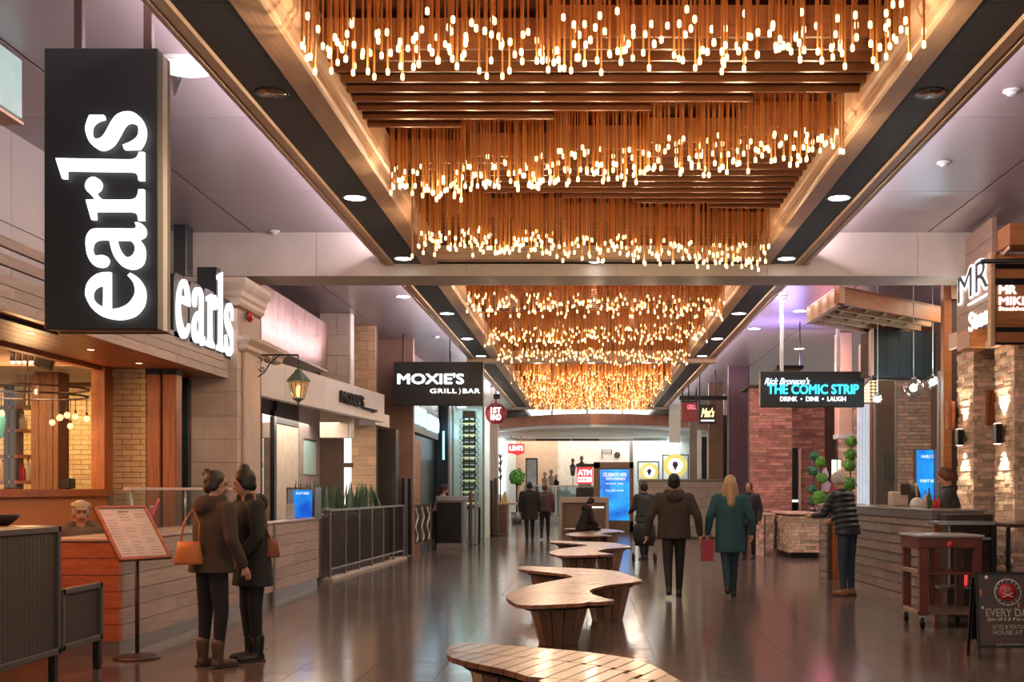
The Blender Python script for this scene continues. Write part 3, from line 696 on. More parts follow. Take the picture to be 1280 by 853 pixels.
box('shaft', FX(470,24.4)+.02, FX(495,24.4), 24.4, 24.9, 0, 2.82, mk('column_olive',(.09,.085,.075),(.06,.055,.05),rough=.35,metal=.4,ns=2), dc, .01); box('plinth', FX(469,24.4)+.02, FX(496,24.4), 24.35, 24.95, 0, .2, m_black, dc)
uw = struct(box('wall_left', FX(470,25.4), FX(533,25.4)-.3, 25.4, 25.6, 0, 4.92, mk('brown_upper',(.30,.17,.12),(.24,.13,.10),rough=.5,ns=2), bev=0))

# plank counter
ct = thing('counter', 'long whitewashed plank counter behind the standing couple, steel kick plate', 'counter', (-4.5,10.05,0))
cx0, cx1, cy0, cy1 = -4.82, -4.18, 10.05, 17.45
boxes('core', [(cx0,cx1-.02,cy0+.02,14.38,.14,1.03),(-4.40,cx1-.02,14.38,cy1,.14,1.03)], m_backing, ct)
boxes('kick_plate', [(cx0+.02,cx1-.03,cy0+.03,14.38,0,.14),(-4.40,cx1-.03,14.38,cy1,0,.14)], m_steel, ct)
boxes('worktop', [(cx0-.02,cx1+.012,cy0-.015,14.38,1.03,1.06),(-4.42,cx1+.012,14.382,cy1+.01,1.03,1.06)], mk('worktop_pale',(.5,.4,.36),rough=.25), ct, .006)
zc = .135
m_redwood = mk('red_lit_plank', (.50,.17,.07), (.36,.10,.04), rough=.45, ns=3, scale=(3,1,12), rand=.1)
for r in range(6):
    h = .149; yy = cy0
    while yy < cy1-.05:
        l = min(random.uniform(1.3,2.4), cy1-yy); l = l if cy1-yy-l > .4 else cy1-yy
        piece('plank', cx1-.02, cx1, yy, yy+l-.004, zc, zc+h-.006, m_plank, ct); yy += l
    piece('end_plank', cx0, cx1, cy0, cy0+.02, zc, zc+h-.006, m_redwood, ct)
    zc += h
box('divider_post', cx1-.02, cx1+.012, 14.9, 15.0, 0, 1.06, m_greymetal, ct)
# glass guard
gg = thing('glass_guard', 'clear glass food guard with a pale rail on the plank counter', 'glass guard', (-4.5,12,1.06))
box('rail', -4.62, -4.56, 11.15, 14.4, 1.49, 1.52, mk('rail_pink',(.7,.5,.45),rough=.3), gg); box('pane', -4.6, -4.585, 11.2, 14.35, 1.07, 1.49, m_glass, gg, 0)
box('side_pane', -4.8, -4.6, 11.19, 11.2, 1.07, 1.49, m_glass, gg, 0)
for y in (11.3,12.8,14.2): tube('post', [(-4.593,y,1.06),(-4.593,y,1.5)], .012, m_steel, gg)
# things on the counter
def bottle(x,y,z,h,r,mat,label,cap,group=None, nm='bottle', cat='bottle'):
    t = thing(nm, label, cat, (x,y,z), group=group)
    lathe('body', [(r*.9,0),(r,.01*h),(r,.55*h),(r*.8,.66*h),(r*.35,.76*h),(r*.32,.93*h)], (x,y,z), mat, t, 12)
    lathe('cap', [(r*.36,.92*h),(r*.38,h)], (x,y,z), cap, t, 10); return t
m_bg = mk('bottle_green',(.05,.14,.05),rough=.1); m_ba = mk('bottle_amber',(.35,.12,.02),rough=.1); m_bc = mk('bottle_clear',(.6,.5,.38),rough=.1); m_br = mk('bottle_red',(.5,.04,.05),rough=.15); m_by = mk('bottle_yellow',(.7,.45,.04),rough=.15)
bottle(-4.75,11.6,1.06,.3,.045,m_bc,'clear bottle behind the glass food guard, right of the menu board',m_ba)
bottle(-4.78,12.3,1.06,.26,.05,m_br,'red squat bottle behind the glass food guard',m_paint)
pk = thing('ribbon_tumbler', 'glass jar with a pink ribbon behind the glass guard', 'jar', (-4.72,11.9,1.06))
lathe('jar', [(.05,0),(.07,.01),(.075,.2),(.06,.25)], (-4.72,11.9,1.06), m_glass, pk, 14); tube('ribbon', [(-4.66,11.85,1.12),(-4.60,11.82,1.2),(-4.56,11.82,1.3),(-4.53,11.85,1.4)], .012, mk('pink',(.75,.1,.22),rough=.5), pk)
# digital display on the counter
ds = thing('display_case', 'small display case with a bright blue screen on the counter end', 'display', (-4.3,16.9,1.06))
dx0, dx1 = FX(359,16.9), FX(394,16.9)
boxes('frame', [(dx0,dx1+.02,16.85,17.2,1.50,1.53),(dx0,dx0+.02,16.85,17.2,1.06,1.5),(dx1,dx1+.02,16.85,17.2,1.06,1.5)], m_steel, ds)
def screen(name, x0,x1,y,z0,z1, parent, lines=(), Fm=None, deep=(.004,.06,.42), lt=(.02,.36,.85), es=1.0):
    m = bpy.data.materials.get('screen_blue')
    if not m:
        m = mk('screen_blue', lt, deep, ns=2.2, detail=6, rough=.2, contrast=.8)
        nt = m.node_tree; b = nt.nodes['Principled BSDF']; src = b.inputs['Base Color'].links[0].from_socket
        nt.links.new(src, b.inputs['Emission Color']); b.inputs['Emission Strength'].default_value = es
    o = box(name, x0,x1,y,y+.02,z0,z1,m,parent)
    Fm = frame((x0,y-.004,z0),(1,0,0),(0,0,1)); w_, h_ = x1-x0, z1-z0
    for (s,a,b,c,d) in lines: text(s, a*w_, b*w_, c*h_, d*h_, Fm, m_whitesoft, parent, 'screen_lettering', .003)
    return o
screen('screen', FX(367,16.95), FX(390,16.95), 16.95, 1.07, 1.49, ds, [('PLAY HERE',.15,.85,.84,.92)])
tb = thing('tablet', 'white card holder in front of the blue display', 'card holder', (-4.4,16.7,1.06))
box('card', FX(357,16.7), FX(368,16.7), 16.7, 16.72, 1.07, 1.28, m_paint, tb); box('foot', FX(357,16.7), FX(368,16.7), 16.66, 16.78, 1.06, 1.075, m_steel, tb)

# wire fence with planter
FA = Vector((-4.23,18.4,0)); FBv = Vector((-3.96,24.1,0)); dF = (FBv-FA).normalized(); nF = Vector((dF.y,-dF.x,0)); LF = (FBv-FA).length
Mw = Matrix.Translation(FA) @ Matrix((dF,nF,Vector((0,0,1)))).transposed().to_4x4()
fe = thing('fence', 'grey steel framed fence with woven wire panels beside the snake plants', 'fence', FA)
NP = 6
for k in range(NP+1): box('post', k*LF/NP-.025, k*LF/NP+.025, -.02, .02, 0, 1.16, m_steel, fe, .004, M=Mw)
box('top_rail', -.03, LF+.03, -.025, .025, 1.13, 1.17, m_steel, fe, .004, M=Mw); box('bottom_rail', 0, LF, -.02, .02, .17, .2, m_steel, fe, .004, M=Mw)
box('kerb', -.05, LF+.1, -.45, .06, 0, .05, m_plaster, fe, .004, M=Mw)
for k in range(NP):
    a, b = k*LF/NP+.025, (k+1)*LF/NP-.025; bm = bmesh.new()
    step = .075
    for s in (1,-1):
        c = -1.0
        while c < b-a+1.0:
            pts = []
            for z in (.2,1.13):
                pass
            u0 = c; u1 = c+s*.93; t0, t1 = 0., 1.
            if u1 != u0:
                ta = (0-u0)/(u1-u0); tb_ = (b-a-u0)/(u1-u0); lo, hi = min(ta,tb_), max(ta,tb_); t0, t1 = max(t0,lo), min(t1,hi)
            if t1 > t0+.02: bm_tube(bm, [Mw@Vector((a+u0+(u1-u0)*t, .003*s, .2+.93*t)) for t in (t0,t1)], .0045, 4, False)
            c += step
    from_bm('wire_panel', bm, m_black, fe)['kind'] = 'stuff'
pt = thing('planter_box', 'dark brown planter box behind the wire fence', 'planter', FA)
box('box', -.55, LF-.95, -.5, -.08, .05, 1.06, m_darkbrown, pt, .01, M=Mw); box('soil', -.5, LF-1.0, -.47, -.11, 1.06, 1.075, m_backing, pt, 0, M=Mw)
rp = random.Random(3)
def blade(bm, base, h, w_, lean, az):
    d = Vector((math.cos(az),math.sin(az),0)); s = Vector((-d.y,d.x,0)); n = 5; prev = None
    for k in range(n+1):
        t = k/n; c = Vector(base)+d*(lean*t*t)+Vector((0,0,h*t)); ww = w_*(1-t**3)*(.7+.6*t*(1-t)*2)/2+.001
        cur = [bm.verts.new(c-s*ww), bm.verts.new(c+d*.006), bm.verts.new(c+s*ww)]
        if prev:
            for q in (0,1): bm.faces.new((prev[q],prev[q+1],cur[q+1],cur[q]))
        prev = cur
for i in range(8):
    u = -.35+ (LF-.9)*i/7.4; p = Mw@Vector((u,-.29,1.07))
    t = thing('snake_plant', ['snake plant at the near end of the planter, behind the blue display','second snake plant in the planter from the near end','third snake plant in the planter, before the glowing column','snake plant in the planter left of the glowing column','snake plant standing in front of the glowing column','snake plant in front of the pale timber wall','snake plant before the dark bronze column, second from far end','farthest snake plant in the planter'][i], 'plant', p, group='snake plants in the planter')
    for k in range(12):
        bm = bmesh.new(); blade(bm, p+Vector((rp.uniform(-.12,.12),rp.uniform(-.3,.3),0)), rp.uniform(.3,.6), .075, rp.uniform(.0,.16), rp.uniform(0,6.28)); from_bm('leaf', bm, m_plant, t)
ar = thing('arching_plant', 'pale arching plant beside the blue display', 'plant', Mw@Vector((-.3,-.15,1.07)))
for k in range(7):
    bm = bmesh.new(); blade(bm, Mw@Vector((-.3,-.15,1.07)), .14, .04, .35, -1.2+.4*k); from_bm('leaf', bm, mk('leaf_pale',(.28,.36,.24),rough=.5) if k==0 else bpy.data.materials['leaf_pale'], ar)

# menu stand
ms = thing('menu_stand', 'tilted menu board on a dark round footed stand', 'menu stand', (-3.95,9.8,0))
bx_, by_ = -3.99, 9.93
lathe('base', [(.2,0),(.2,.012),(.17,.028),(.05,.04),(.02,.05)], (bx_,by_,0), m_darkbrown, ms, 28)
tube('pole', [(bx_,by_,.03),(bx_,by_,1.07)], .019, m_darkbrown, ms, 10)
psi = .992; til = .692
u_ = Vector((math.cos(psi),math.sin(psi),0)); dn = Vector((math.sin(psi)*math.sin(til),-math.cos(psi)*math.sin(til),-math.cos(til)))
cen = Vector((-4.014,9.9,1.119)); Mb = Matrix.Translation(cen)@Matrix((u_,-dn,u_.cross(-dn))).transposed().to_4x4()
Wb, Hb = .26, .30
boxes('backing', [(-Wb,Wb,-Hb,Hb,-.02,-.004)], m_darkbrown, ms, M=Mb)
boxes('frame', [(-Wb,-Wb+.03,-Hb,Hb,-.01,.012),(Wb-.03,Wb,-Hb,Hb,-.01,.012),(-Wb,Wb,-Hb,-Hb+.03,-.01,.012),(-Wb,Wb,Hb-.03,Hb,-.01,.012)], m_wood, ms, .003, M=Mb)
boxes('page', [(-Wb+.03,Wb-.03,-Hb+.03,Hb-.03,-.004,0)], m_paper, ms, M=Mb)
text('earls', -.05, .05, Hb-.075, Hb-.05, Mb, m_ink, ms, 'heading', .001, .01)
lines = []
for c in (-1,0,1):
    for k in range(16):
        z = Hb-.1-k*.031
        if rp.random()<.85: lines.append((c*.145-.055, c*.145-.055+rp.uniform(.06,.11), z, z+.006, 0, .0012))
m_print = mk('print_grey',(.36,.32,.29),rough=.7)
for L1 in lines: box('print_line', *L1, m_print, ms, 0, M=Mb)
box('bracket', bx_-.03,bx_+.03,by_-.03,by_+.03,1.0,1.06,m_black,ms)

# booth partitions at the lower left
def partition(name, label, X, ya, yb, z0, z1, legs):
    t = thing(name, label, 'partition', (X,(ya+yb)/2,0)); fr = .045
    for (a,b,c,d) in ((ya,yb,z1-fr,z1),(ya,yb,z0,z0+fr),(ya,ya+fr,z0,z1),(yb-fr,yb,z0,z1)):
        box('frame_bar', X-.03, X+.03, a, b, c, d, m_partmetal, t)
    y = ya+fr
    while y < yb-fr-.01:
        y2 = min(y+.06, yb-fr); piece('slat', X-.012, X+.008, y, y2-.004, z0+fr, z1-fr, m_mesh, t); y = y2
    for y in legs: box('leg', X-.025, X+.025, y-.035, y+.035, 0, z0, m_black, t)
    return t
partition('partition', 'tall grey framed partition with dark woven slats at the lower left edge', -4.1, 6.6, 8.67, .23, 1.215, (6.7,8.6))
partition('partition', 'low grey framed partition with dark slats in front of the orange counter end', -4.1, 8.7, 9.42, .24, .72, (9.37,))
rl = thing('added_strip_light', 'slim red strip light added under the canopy to redden the booth floor', 'strip light', (-4.85,8.6,2.9)); box('housing', -4.91, -4.79, 7.05, 10.15, 2.895, 2.93, m_black, rl)  # housing added only to give the red floor glow a source
tbz = thing('booth_table', 'grey topped table behind the tall partition with a dark bowl', 'table', (-4.6,8,0))
box('top', -4.9, -4.14, 7.0, 8.7, 1.19, 1.22, m_partmetal, tbz); box('pedestal', -4.6,-4.5,8.1,8.3,0,1.19,m_black,tbz); box('foot',-4.8,-4.3,7.9,8.5,0,.03,m_black,tbz)
bw = thing('bowl', 'dark shallow bowl on the grey table at the left edge', 'bowl', W(6,655,8.6))
p = W(4,661,8.6); lathe('body', [(.03,0),(.05,.008),(.10,.05),(.13,.09),(.12,.09),(.09,.055),(.001,.02)], (p.x,p.y,1.22), m_darkbrown, bw, 24); lathe('foot', [(.04,0),(.04,.01)], (p.x,p.y,1.22), m_black, bw, 16)
bn = thing('banquette', 'red orange timber bench back glowing behind the low partition', 'bench', (-4.9,9.6,0))
box('back', -5.6, -4.97, 9.7, 9.85, .1, 1.04, m_redwood, bn); box('seat', -5.6, -4.97, 9.2, 9.7, .4, .46, m_redwood, bn)

# window front: knee wall, sill, frame
XQ = -5.64
kw = struct(box('wall_left', XQ-.15, XQ, 2.5, 13.2, 0, 1.42, m_orangewall, bev=0))
wi = struct(thing('window_1', None, None, (XQ,8,1.42)))
box('sill', XQ-.2, XQ+.06, 2.5, 13.22, 1.42, 1.5, m_wood, wi); box('jamb', XQ-.12, XQ+.04, 13.0, 13.22, 1.5, 2.93, m_woodv, wi); box('head', XQ-.1, XQ+.0, 2.5, 13.2, 2.88, 2.95, m_wood, wi)
box('pane', XQ-.05, XQ-.04, 2.5, 13.0, 1.5, 2.88, glass_mat('window_glass',(.95,.95,.93),.0), wi, 0)
bp = struct(box('wall_left', -5.62, -5.23, 13.3, 14.4, 0, 2.93, m_mortar, bev=0))
courses('brick', (-5.62,13.3,.0), (1,0,0), .39, 2.93, .0655, (.215,.215), .02, m_brick, bp, .007, 200)
bpost = [(183,200,13.25,m_woodv,'narrow'),(203,220,13.25,m_woodv,'wide')]
for i,(a,b,Y,m,_) in enumerate(bpost):
    t = thing('timber_post', ['orange timber post beside the cream bricks under the canopy','orange timber post beside the dark doorway under the canopy'][i], 'post', (FX(a,Y),Y,0))
    box('shaft', FX(a,Y), FX(b,Y), Y, Y+.2, .06, 2.9, m, t, .01); box('shoe', FX(a,Y)-.01, FX(b,Y)+.01, Y-.01, Y+.21, 0, .08, m_black, t); box('cap', FX(a,Y)-.01, FX(b,Y)+.01, Y-.01, Y+.21, 2.86, 2.93, m_black, t)
dw = struct(box('door_1', -5.2, -5.1, 14.3, 14.4, 0, 2.93, m_bluewall)); 
struct(box('door_2', FX(220,14.4), -5.1, 14.41, 14.5, 0, 2.93, m_brownpanel))

# restaurant interior
IY = 17.0
ib = struct(box('wall_left', -15, -5.9, IY, IY+.2, 0, 3.2, m_mortar, bev=0))
courses('brick', (-9.2,IY,1.35), (1,0,0), 3.25, 1.7, .075, (.235,.235), .02, m_brick, ib, .007, 299, joined='some')
struct(box('ceiling', -15, -5.66, 2.5, IY, 3.16, 3.3, mk('cream_ceiling',(.62,.50,.36),rough=.6), bev=0))
struct(box('wall_left', -15, -14.9, 2.5, IY, 0, 3.2, m_orangewall, bev=0))
bk = thing('ceiling_bulkhead', 'tan ceiling drop inside the left restaurant', 'bulkhead', (-7.5,15,2.9))
box('drop', -15, -5.95, 13.2, 15.4, 2.97, 3.16, m_beige, bk, 0); box('edge', -15, -5.95, 13.15, 13.2, 2.95, 3.16, m_veneer, bk)
m_coltim = mk('column_timber', (.22,.09,.035), (.12,.045,.018), rough=.45, ns=5, scale=(9,9,.7), rand=.2)
wc = thing('timber_column', 'broad dark timber column inside the left restaurant', 'column', (FX(55,14),14,0))
for a,b in ((38,48),(48,58),(58,66),(66,73)): box('stave', FX(a,14), FX(b,14)-.004, 14+random.random()*.02, 14.3, 0, 3.0, m_coltim, wc)
# shelving with bottles
sh = thing('bar_shelf', 'open timber bar shelving with bottles left of the timber column', 'shelf', (-7.6,15.2,1.4))
sx_, ex_ = -9.0, FX(40,15.2)
for px in (12,20): 
    x = FX(px,15.2); box('upright', x-.03, x+.03, 15.1, 15.35, 0, 2.9, m_darkbrown, sh)
zsh = [FZ(601,15.2), FZ(569,15.2), FZ(537,15.2), FZ(508,15.2)]
for z in zsh: box('board', sx_, ex_, 15.1, 15.4, z-.045, z, m_wood, sh)
bl = [(1,3,m_by,.28),(7,3,m_by,.24),(17,0,m_bc,.26),(22,0,m_br,.3),(27,0,m_br,.24),(33,0,m_bc,.3),(7,1,m_bg,.3),(26,2,m_bc,.24)]
bn_ = ['yellow bottle high on the bar shelf at the left edge','shorter yellow bottle high on the bar shelf','clear bottle on the lowest bar shelf, left end','tall red bottle on the lowest bar shelf','short red bottle on the lowest bar shelf','tall clear bottle next to the timber column','green bottle on the second bar shelf','wide clear jar on the third bar shelf']
for i,(px,s,m,h) in enumerate(bl):
    s = {3:0,0:0,1:1,2:2}[s]; bottle(FX(px,15.2),15.25,zsh[s],h,.03 if i<7 else .06,m,bn_[i].replace('high on the bar shelf','on the lowest bar shelf'),m_ba,'bottles on the bar shelving')
tl = thing('hanging_banner', 'teal hanging shape at the left picture edge', 'banner', (FX(0,13),13,2.0)); lathe('shade', [(.02,0),(.05,.02),(.07,.2),(.055,.32),(.02,.34)], (FX(-1,13),13,FZ(548,13)), mk('teal_paint',(.04,.38,.42),rough=.4), tl, 14); tube('cord', [(FX(-1,13),13,FZ(520,13)),(FX(-1,13),13,3.0)], .006, m_black, tl)
spk = thing('speaker', 'black loudspeaker under the ceiling inside the left restaurant', 'speaker', (FX(56,12.9),12.9,2.95))
Ms = Matrix.Translation((FX(56,12.9),12.9,FZ(452,12.9)))@Matrix.Rotation(.35,4,'Z')@Matrix.Rotation(.3,4,'Y')
boxes('cabinet', [(-.1,.1,-.08,.08,-.08,.08)], m_black, spk, .01, M=Ms); boxes('grille', [(-.085,.085,-.09,-.08,-.065,.065)], m_signblack, spk, .003, M=Ms); tube('bracket', [(FX(56,12.9),12.9,FZ(452,12.9)+.06),(FX(56,12.9),12.9,3.16)], .012, m_black, spk)
def lampbar(lab, pa, pb, z, n, Y):
    t = thing('spotlight_bar', lab, 'spotlights', (FX(pa,Y),Y,z)); x0, x1 = FX(pa,Y), FX(pb,Y)
    box('bar', x0, x1, Y-.03, Y+.03, z+.12, z+.15, m_darkbrown, t)
    for k in range(n):
        x = x0+(k+.5)*(x1-x0)/n; lathe('lamp_can', [(.02,.13),(.025,.1),(.03,.02)], (x,Y,z), m_darkbrown, t, 10); lathe('bulb', [(.001,-.012),(.02,0),(.026,.02)], (x,Y,z), m_warmdown, t, 10)
    lamp('SPOT', ((x0+x1)/2,Y,z-.05), 60, (1,.72,.42), .1, (.5,0,0), spot=2.2)
lampbar('row of four warm spotlights high in the left restaurant', 12, 43, FZ(454,13.0), 4, 13.0)
lampbar('row of five warm spotlights over the cream brick wall', 98, 121, FZ(474,15.6), 5, 15.6)
# ring chandelier
rc = thing('ring_chandelier', 'black iron ring chandelier with hanging globe bulbs in the left restaurant', 'chandelier', (FX(34,12.5),12.5,2.6))
cxr, cyr = FX(34,12.5), 12.5; RR = .64
for zc_,r in ((FZ(486,12.5),RR),(FZ(495,12.5),RR-.01)):
    bm = bmesh.new(); pts = [(cxr+r*math.cos(2*PI*k/40),cyr+r*.9*math.sin(2*PI*k/40),zc_) for k in range(41)]; bm_tube(bm, pts, .012, 6, False); from_bm('ring', bm, m_darkbrown, rc, smooth=True)
boxes('hanger', [(cxr-.09,cxr+.09,cyr-.02,cyr+.02,FZ(468,12.5),FZ(465,12.5))]+[(cxr+s-.01,cxr+s+.01,cyr-.01,cyr+.01,FZ(495,12.5)-.15,FZ(466,12.5)) for s in (-.03,0.02)]+[(cxr-.007,cxr+.007,cyr-.007,cyr+.007,FZ(466,12.5),3.0)], m_darkbrown, rc)
RR *= 1.0
for px,py in ((17,524),(25,520),(44,526),(54,520),(70,531),(78,519),(89,524),(95,521),(102,523)):
    x = FX(px,12.5); dx = (x-cxr)/RR; yy = cyr-RR*.9*math.sqrt(max(0,1-dx*dx))*(1 if px%2 else -1)*.7
    z = FZ(py,12.5); tube('cord', [(x,yy,z+.05),(x,yy,FZ(495,12.5))], .005, m_black, rc)
    lathe('socket', [(.012,.03),(.014,.07)], (x,yy,z), m_black, rc, 8); lathe('globe_bulb', [(.002,-.035),(.02,-.03),(.033,-.005),(.03,.02),(.012,.035)], (x,yy,z), m_lampglass, rc, 12)
lamp('POINT', (cxr,cyr,2.2), 30, (1,.55,.25), .15)
for i,(px,py,w_,h_) in enumerate(((81,606,14,14),)):
    t = thing('till', 'small black till on the window sill by the cream brick wall', 'till', W(81,612,14)); box('body', FX(74,14), FX(88,14), 14, 14.15, FZ(611,14), FZ(598,14), m_black, t, .01); box('stand', FX(78,14), FX(84,14), 14.02,14.12, 1.3, FZ(611,14), m_black, t)
# ============================================================ LEFT FAR: second and third restaurants
m1 = thing('hanging_sign', 'wide black hanging sign with bright white capitals, left of the round sign', 'sign', W(548,480,24.5))
YM = 24.5
box('case', FX(492.5,YM), FX(604,YM), YM, YM+.16, FZ(507,YM), FZ(452.5,YM), m_signblack, m1, .008)
Fm = frame((0,YM-.003,0),(1,0,0),(0,0,1))
text("MOXIE'S", FX(497,YM), FX(580,YM), FZ(480.5,YM), FZ(467,YM), Fm, m_white, m1, 'lettering', .03, .022)
text("GRILL", FX(537.5,YM), FX(571,YM), FZ(492,YM), FZ(486,YM), Fm, m_whitesoft, m1, 'lettering', .02, .02, sp=1.1)
text("BAR", FX(578.5,YM), FX(600,YM), FZ(492,YM), FZ(486,YM), Fm, m_whitesoft, m1, 'lettering', .02, .02, sp=1.1)
text(")", FX(573.5,YM), FX(576,YM), FZ(493.5,YM), FZ(485.5,YM), Fm, m_whitesoft, m1, 'lettering', .02)
for px in (503.5,562): box('hanger_rod', FX(px,YM)-.015, FX(px,YM)+.015, YM+.06, YM+.1, FZ(452.5,YM), 4.92, m_black, m1)
# second fence with white waves, dark posts
for i,(a,b,mm,l) in enumerate(((502,505.5,m_black,'thin black post at the end of the wire fence'),(506,508.5,m_steel,'slim steel post beside the thin black post'),(510,514,m_black,'wider black post at the end of the wire fence'))):
    t = thing('post', l, 'post', (FX(a,24.9),24.9,0)); Y = 24.9+i*.15; box('shaft', FX(a,Y), FX(b,Y), Y, Y+.08, .03, 1.75, mm, t); box('foot', FX(a,Y)-.03, FX(b,Y)+.03, Y-.02, Y+.1, 0, .03, m_steel, t); box('cap', FX(a,Y)-.005, FX(b,Y)+.005, Y-.005, Y+.085, 1.75, 1.765, m_steel, t)
f2 = thing('fence', 'short steel fence with curling white pattern behind the dark posts', 'fence', (FX(516,26),26,0))
fa, fb_ = FX(516,25.9), FX(538,27.8)
for k in range(3):
    x = fa+(fb_-fa)*k/2; y = 25.9+1.9*k/2; box('post', x-.02, x+.02, y-.02, y+.02, 0, 1.15, m_steel, f2)
u2 = Vector((fb_-fa,1.9,0)); L2 = u2.length; u2.normalize(); M2 = Matrix.Translation((fa,25.9,0))@Matrix((u2,Vector((u2.y,-u2.x,0)),Vector((0,0,1)))).transposed().to_4x4()
box('top_rail', 0, L2, -.02,.02,1.11,1.15,m_steel,f2,M=M2); box('bottom_rail', 0, L2, -.02,.02,.2,.23,m_steel,f2,M=M2); box('panel', .03, L2-.03, -.01, .0, .23, 1.11, m_darkbrown, f2, M=M2)
for c in (.35,1.0,1.6): tube('wave', [M2@Vector((c+.12*math.sin(k*1.1),.012,.27+k*.08)) for k in range(11)], .022, m_paint, f2)
# podium
pd = thing('podium', 'dark host podium with grey frame in front of the wine tower', 'podium', W(563,687,28)); 
a, b, Y = FX(546,28), FX(578,28), 28
zt = FZ(620.5,28)
box('carcass', a, b, Y+.02, Y+.55, 0, zt-.05, m_greymetal, pd, .01); box('top', a-.02, b+.10, Y-.02, Y+.58, zt-.12, zt, m_steel, pd, .01); box('front_panel', a, b-.03, Y, Y+.02, .16, zt-.16, m_black, pd); box('plinth', a-.01, b+.02, Y-.01, Y+.56, 0, .13, m_greymetal, pd); box('side_post', b+.04, b+.10, Y, Y+.06, 0, zt-.12, m_steel, pd)
# blade sign with red rim
bl_ = thing('blade_sign', 'tall rounded blade sign with dark red rim and white face', 'sign', W(509,540,27))
def rr_outline(cx, cz, w_, h_, n=6):
    r = w_/2; o = []
    for k in range(n*2+1): t = -PI/2+PI*k/(2*n); 
    pts = []
    for k in range(13): t = PI*k/12; pts.append((cx+r*math.cos(t), cz+h_/2-r*2.2+r*2.2*math.sin(t)))
    for k in range(13): t = PI+PI*k/12; pts.append((cx+r*math.cos(t), cz-h_/2+r*2.2+r*2.2*math.sin(t)))
    return pts
prism('rim', rr_outline(FX(510,27), FZ(542,27), .17, 1.35), 'y', 27, 27.4, m_maroon, bl_, smooth=False)
prism('face', rr_outline(FX(511.5,27), FZ(541,27), .10, 1.15), 'y', 26.97, 27.0, m_whitesoft, bl_)
box('hanger_rod', FX(509,27), FX(511,27), 27.18, 27.22, FZ(518,27), 4.92, m_black, bl_)
# lit fascia sign behind, timber and dark wall receding
u3a, u3b = Vector((FX(514,27.6),27.6,0)), Vector((FX(548,33),33,0)); d3 = (u3b-u3a).normalized(); n3 = Vector((d3.y,-d3.x,0)); L3 = (u3b-u3a).length
M3 = Matrix.Translation(u3a)@Matrix((d3,n3,Vector((0,0,1)))).transposed().to_4x4()
w3 = struct(thing('wall_left', None, None, u3a))
box('upper_panel', 0, L3, -.3, 0, 3.75, 4.92, m_brownpanel, w3, M=M3); box('lower_wall', 0, L3, -.3, -.12, 0, 3.1, m_bluewall, w3, M=M3)
for k in range(14): box('timber_plank', 0, L3*.42, -.12, -.09, k*.2, k*.2+.194, m_cedar, w3, .002, M=M3)
fs = thing('fascia', 'dim fascia with glowing blue white letters left of the wine tower', 'fascia', u3a)
box('panel', 0, L3, -.1, 0, 2.95, 3.75, m_greymetal, fs, M=M3)
Fm3 = frame(u3a+n3*.01, d3, (0,0,1))
m_bluewhite = glow('blue_white_letters', (.45,.80,1), 1.3)
text('LOCAL', .2, L3*.48, 3.15, 3.62, Fm3, m_bluewhite, fs, 'lettering', .05, .03); text('1ST RND', L3*.52, L3*.95, 3.12, 3.56, Fm3, m_bluewhite, fs, 'lettering', .05, .03)
vs_ = thing('tube_light', 'slim vertical white light on the blue black wall', 'light', W(554,555,33.2)); box('tube', FX(553,33.2), FX(555.5,33.2), 33.2, 33.24, FZ(575,33.2), FZ(539,33.2), m_bluewhite, vs_); box('mount', FX(553.4,33.2), FX(555,33.2), 33.24, 33.3, FZ(573,33.2), FZ(541,33.2), m_black, vs_)
struct(box('wall_left', FX(533,33.6), FX(562,33.6), 33.35, 33.6, 0, 4.92, m_bluewall, bev=0))
# glazed wine room
wr = thing('glass_enclosure', 'tall glass enclosure with pale frame around the wine tower', 'glass enclosure', W(582,660,32.5)); Y = 32.5
xa, xb = FX(560.5,Y), FX(606,Y)
for px in (561.5,566,604.5): box('mullion', FX(px,Y)-.03, FX(px,Y)+.03, Y-.05, Y+.05, 0, 4.3, m_steel, wr)
box('head_rail', xa, xb, Y-.05, Y+.05, 4.2, 4.3, m_steel, wr); box('pane', xa+.06, xb-.03, Y-.01, Y+.01, 0, 4.2, m_glassdk, wr, 0)
box('ceiling_lamp', FX(572,33.5), FX(582,33.5), 33.4, 33.7, 3.95, 3.97, m_down, wr)
struct(box('wall_left', FX(560,35), FX(612,35), 35, 35.2, 0, 4.92, m_atwall, bev=0))
lamp('AREA', (FX(583,33.8),33.9,4.1), 60, (.85,1,.98), 1.0, size_y=1)
wt = thing('wine_tower', 'tall black wine rack tower with rows of bottles inside the glass', 'wine rack', W(586,650,33.4)); Y = 33.4
xa, xb = FX(574,Y), FX(598,Y)
box('top_box', xa+.1, xb-.1, Y, Y+.4, FZ(522,Y), FZ(514.5,Y)+.02, mk('crate_olive',(.16,.14,.10),rough=.5), wt)
for x in (xa+.12, xb-.12, (xa+xb)/2): box('upright', x-.015, x+.015, Y+.05, Y+.35, 0, FZ(520,Y), m_black, wt)
k = 0; z = .9
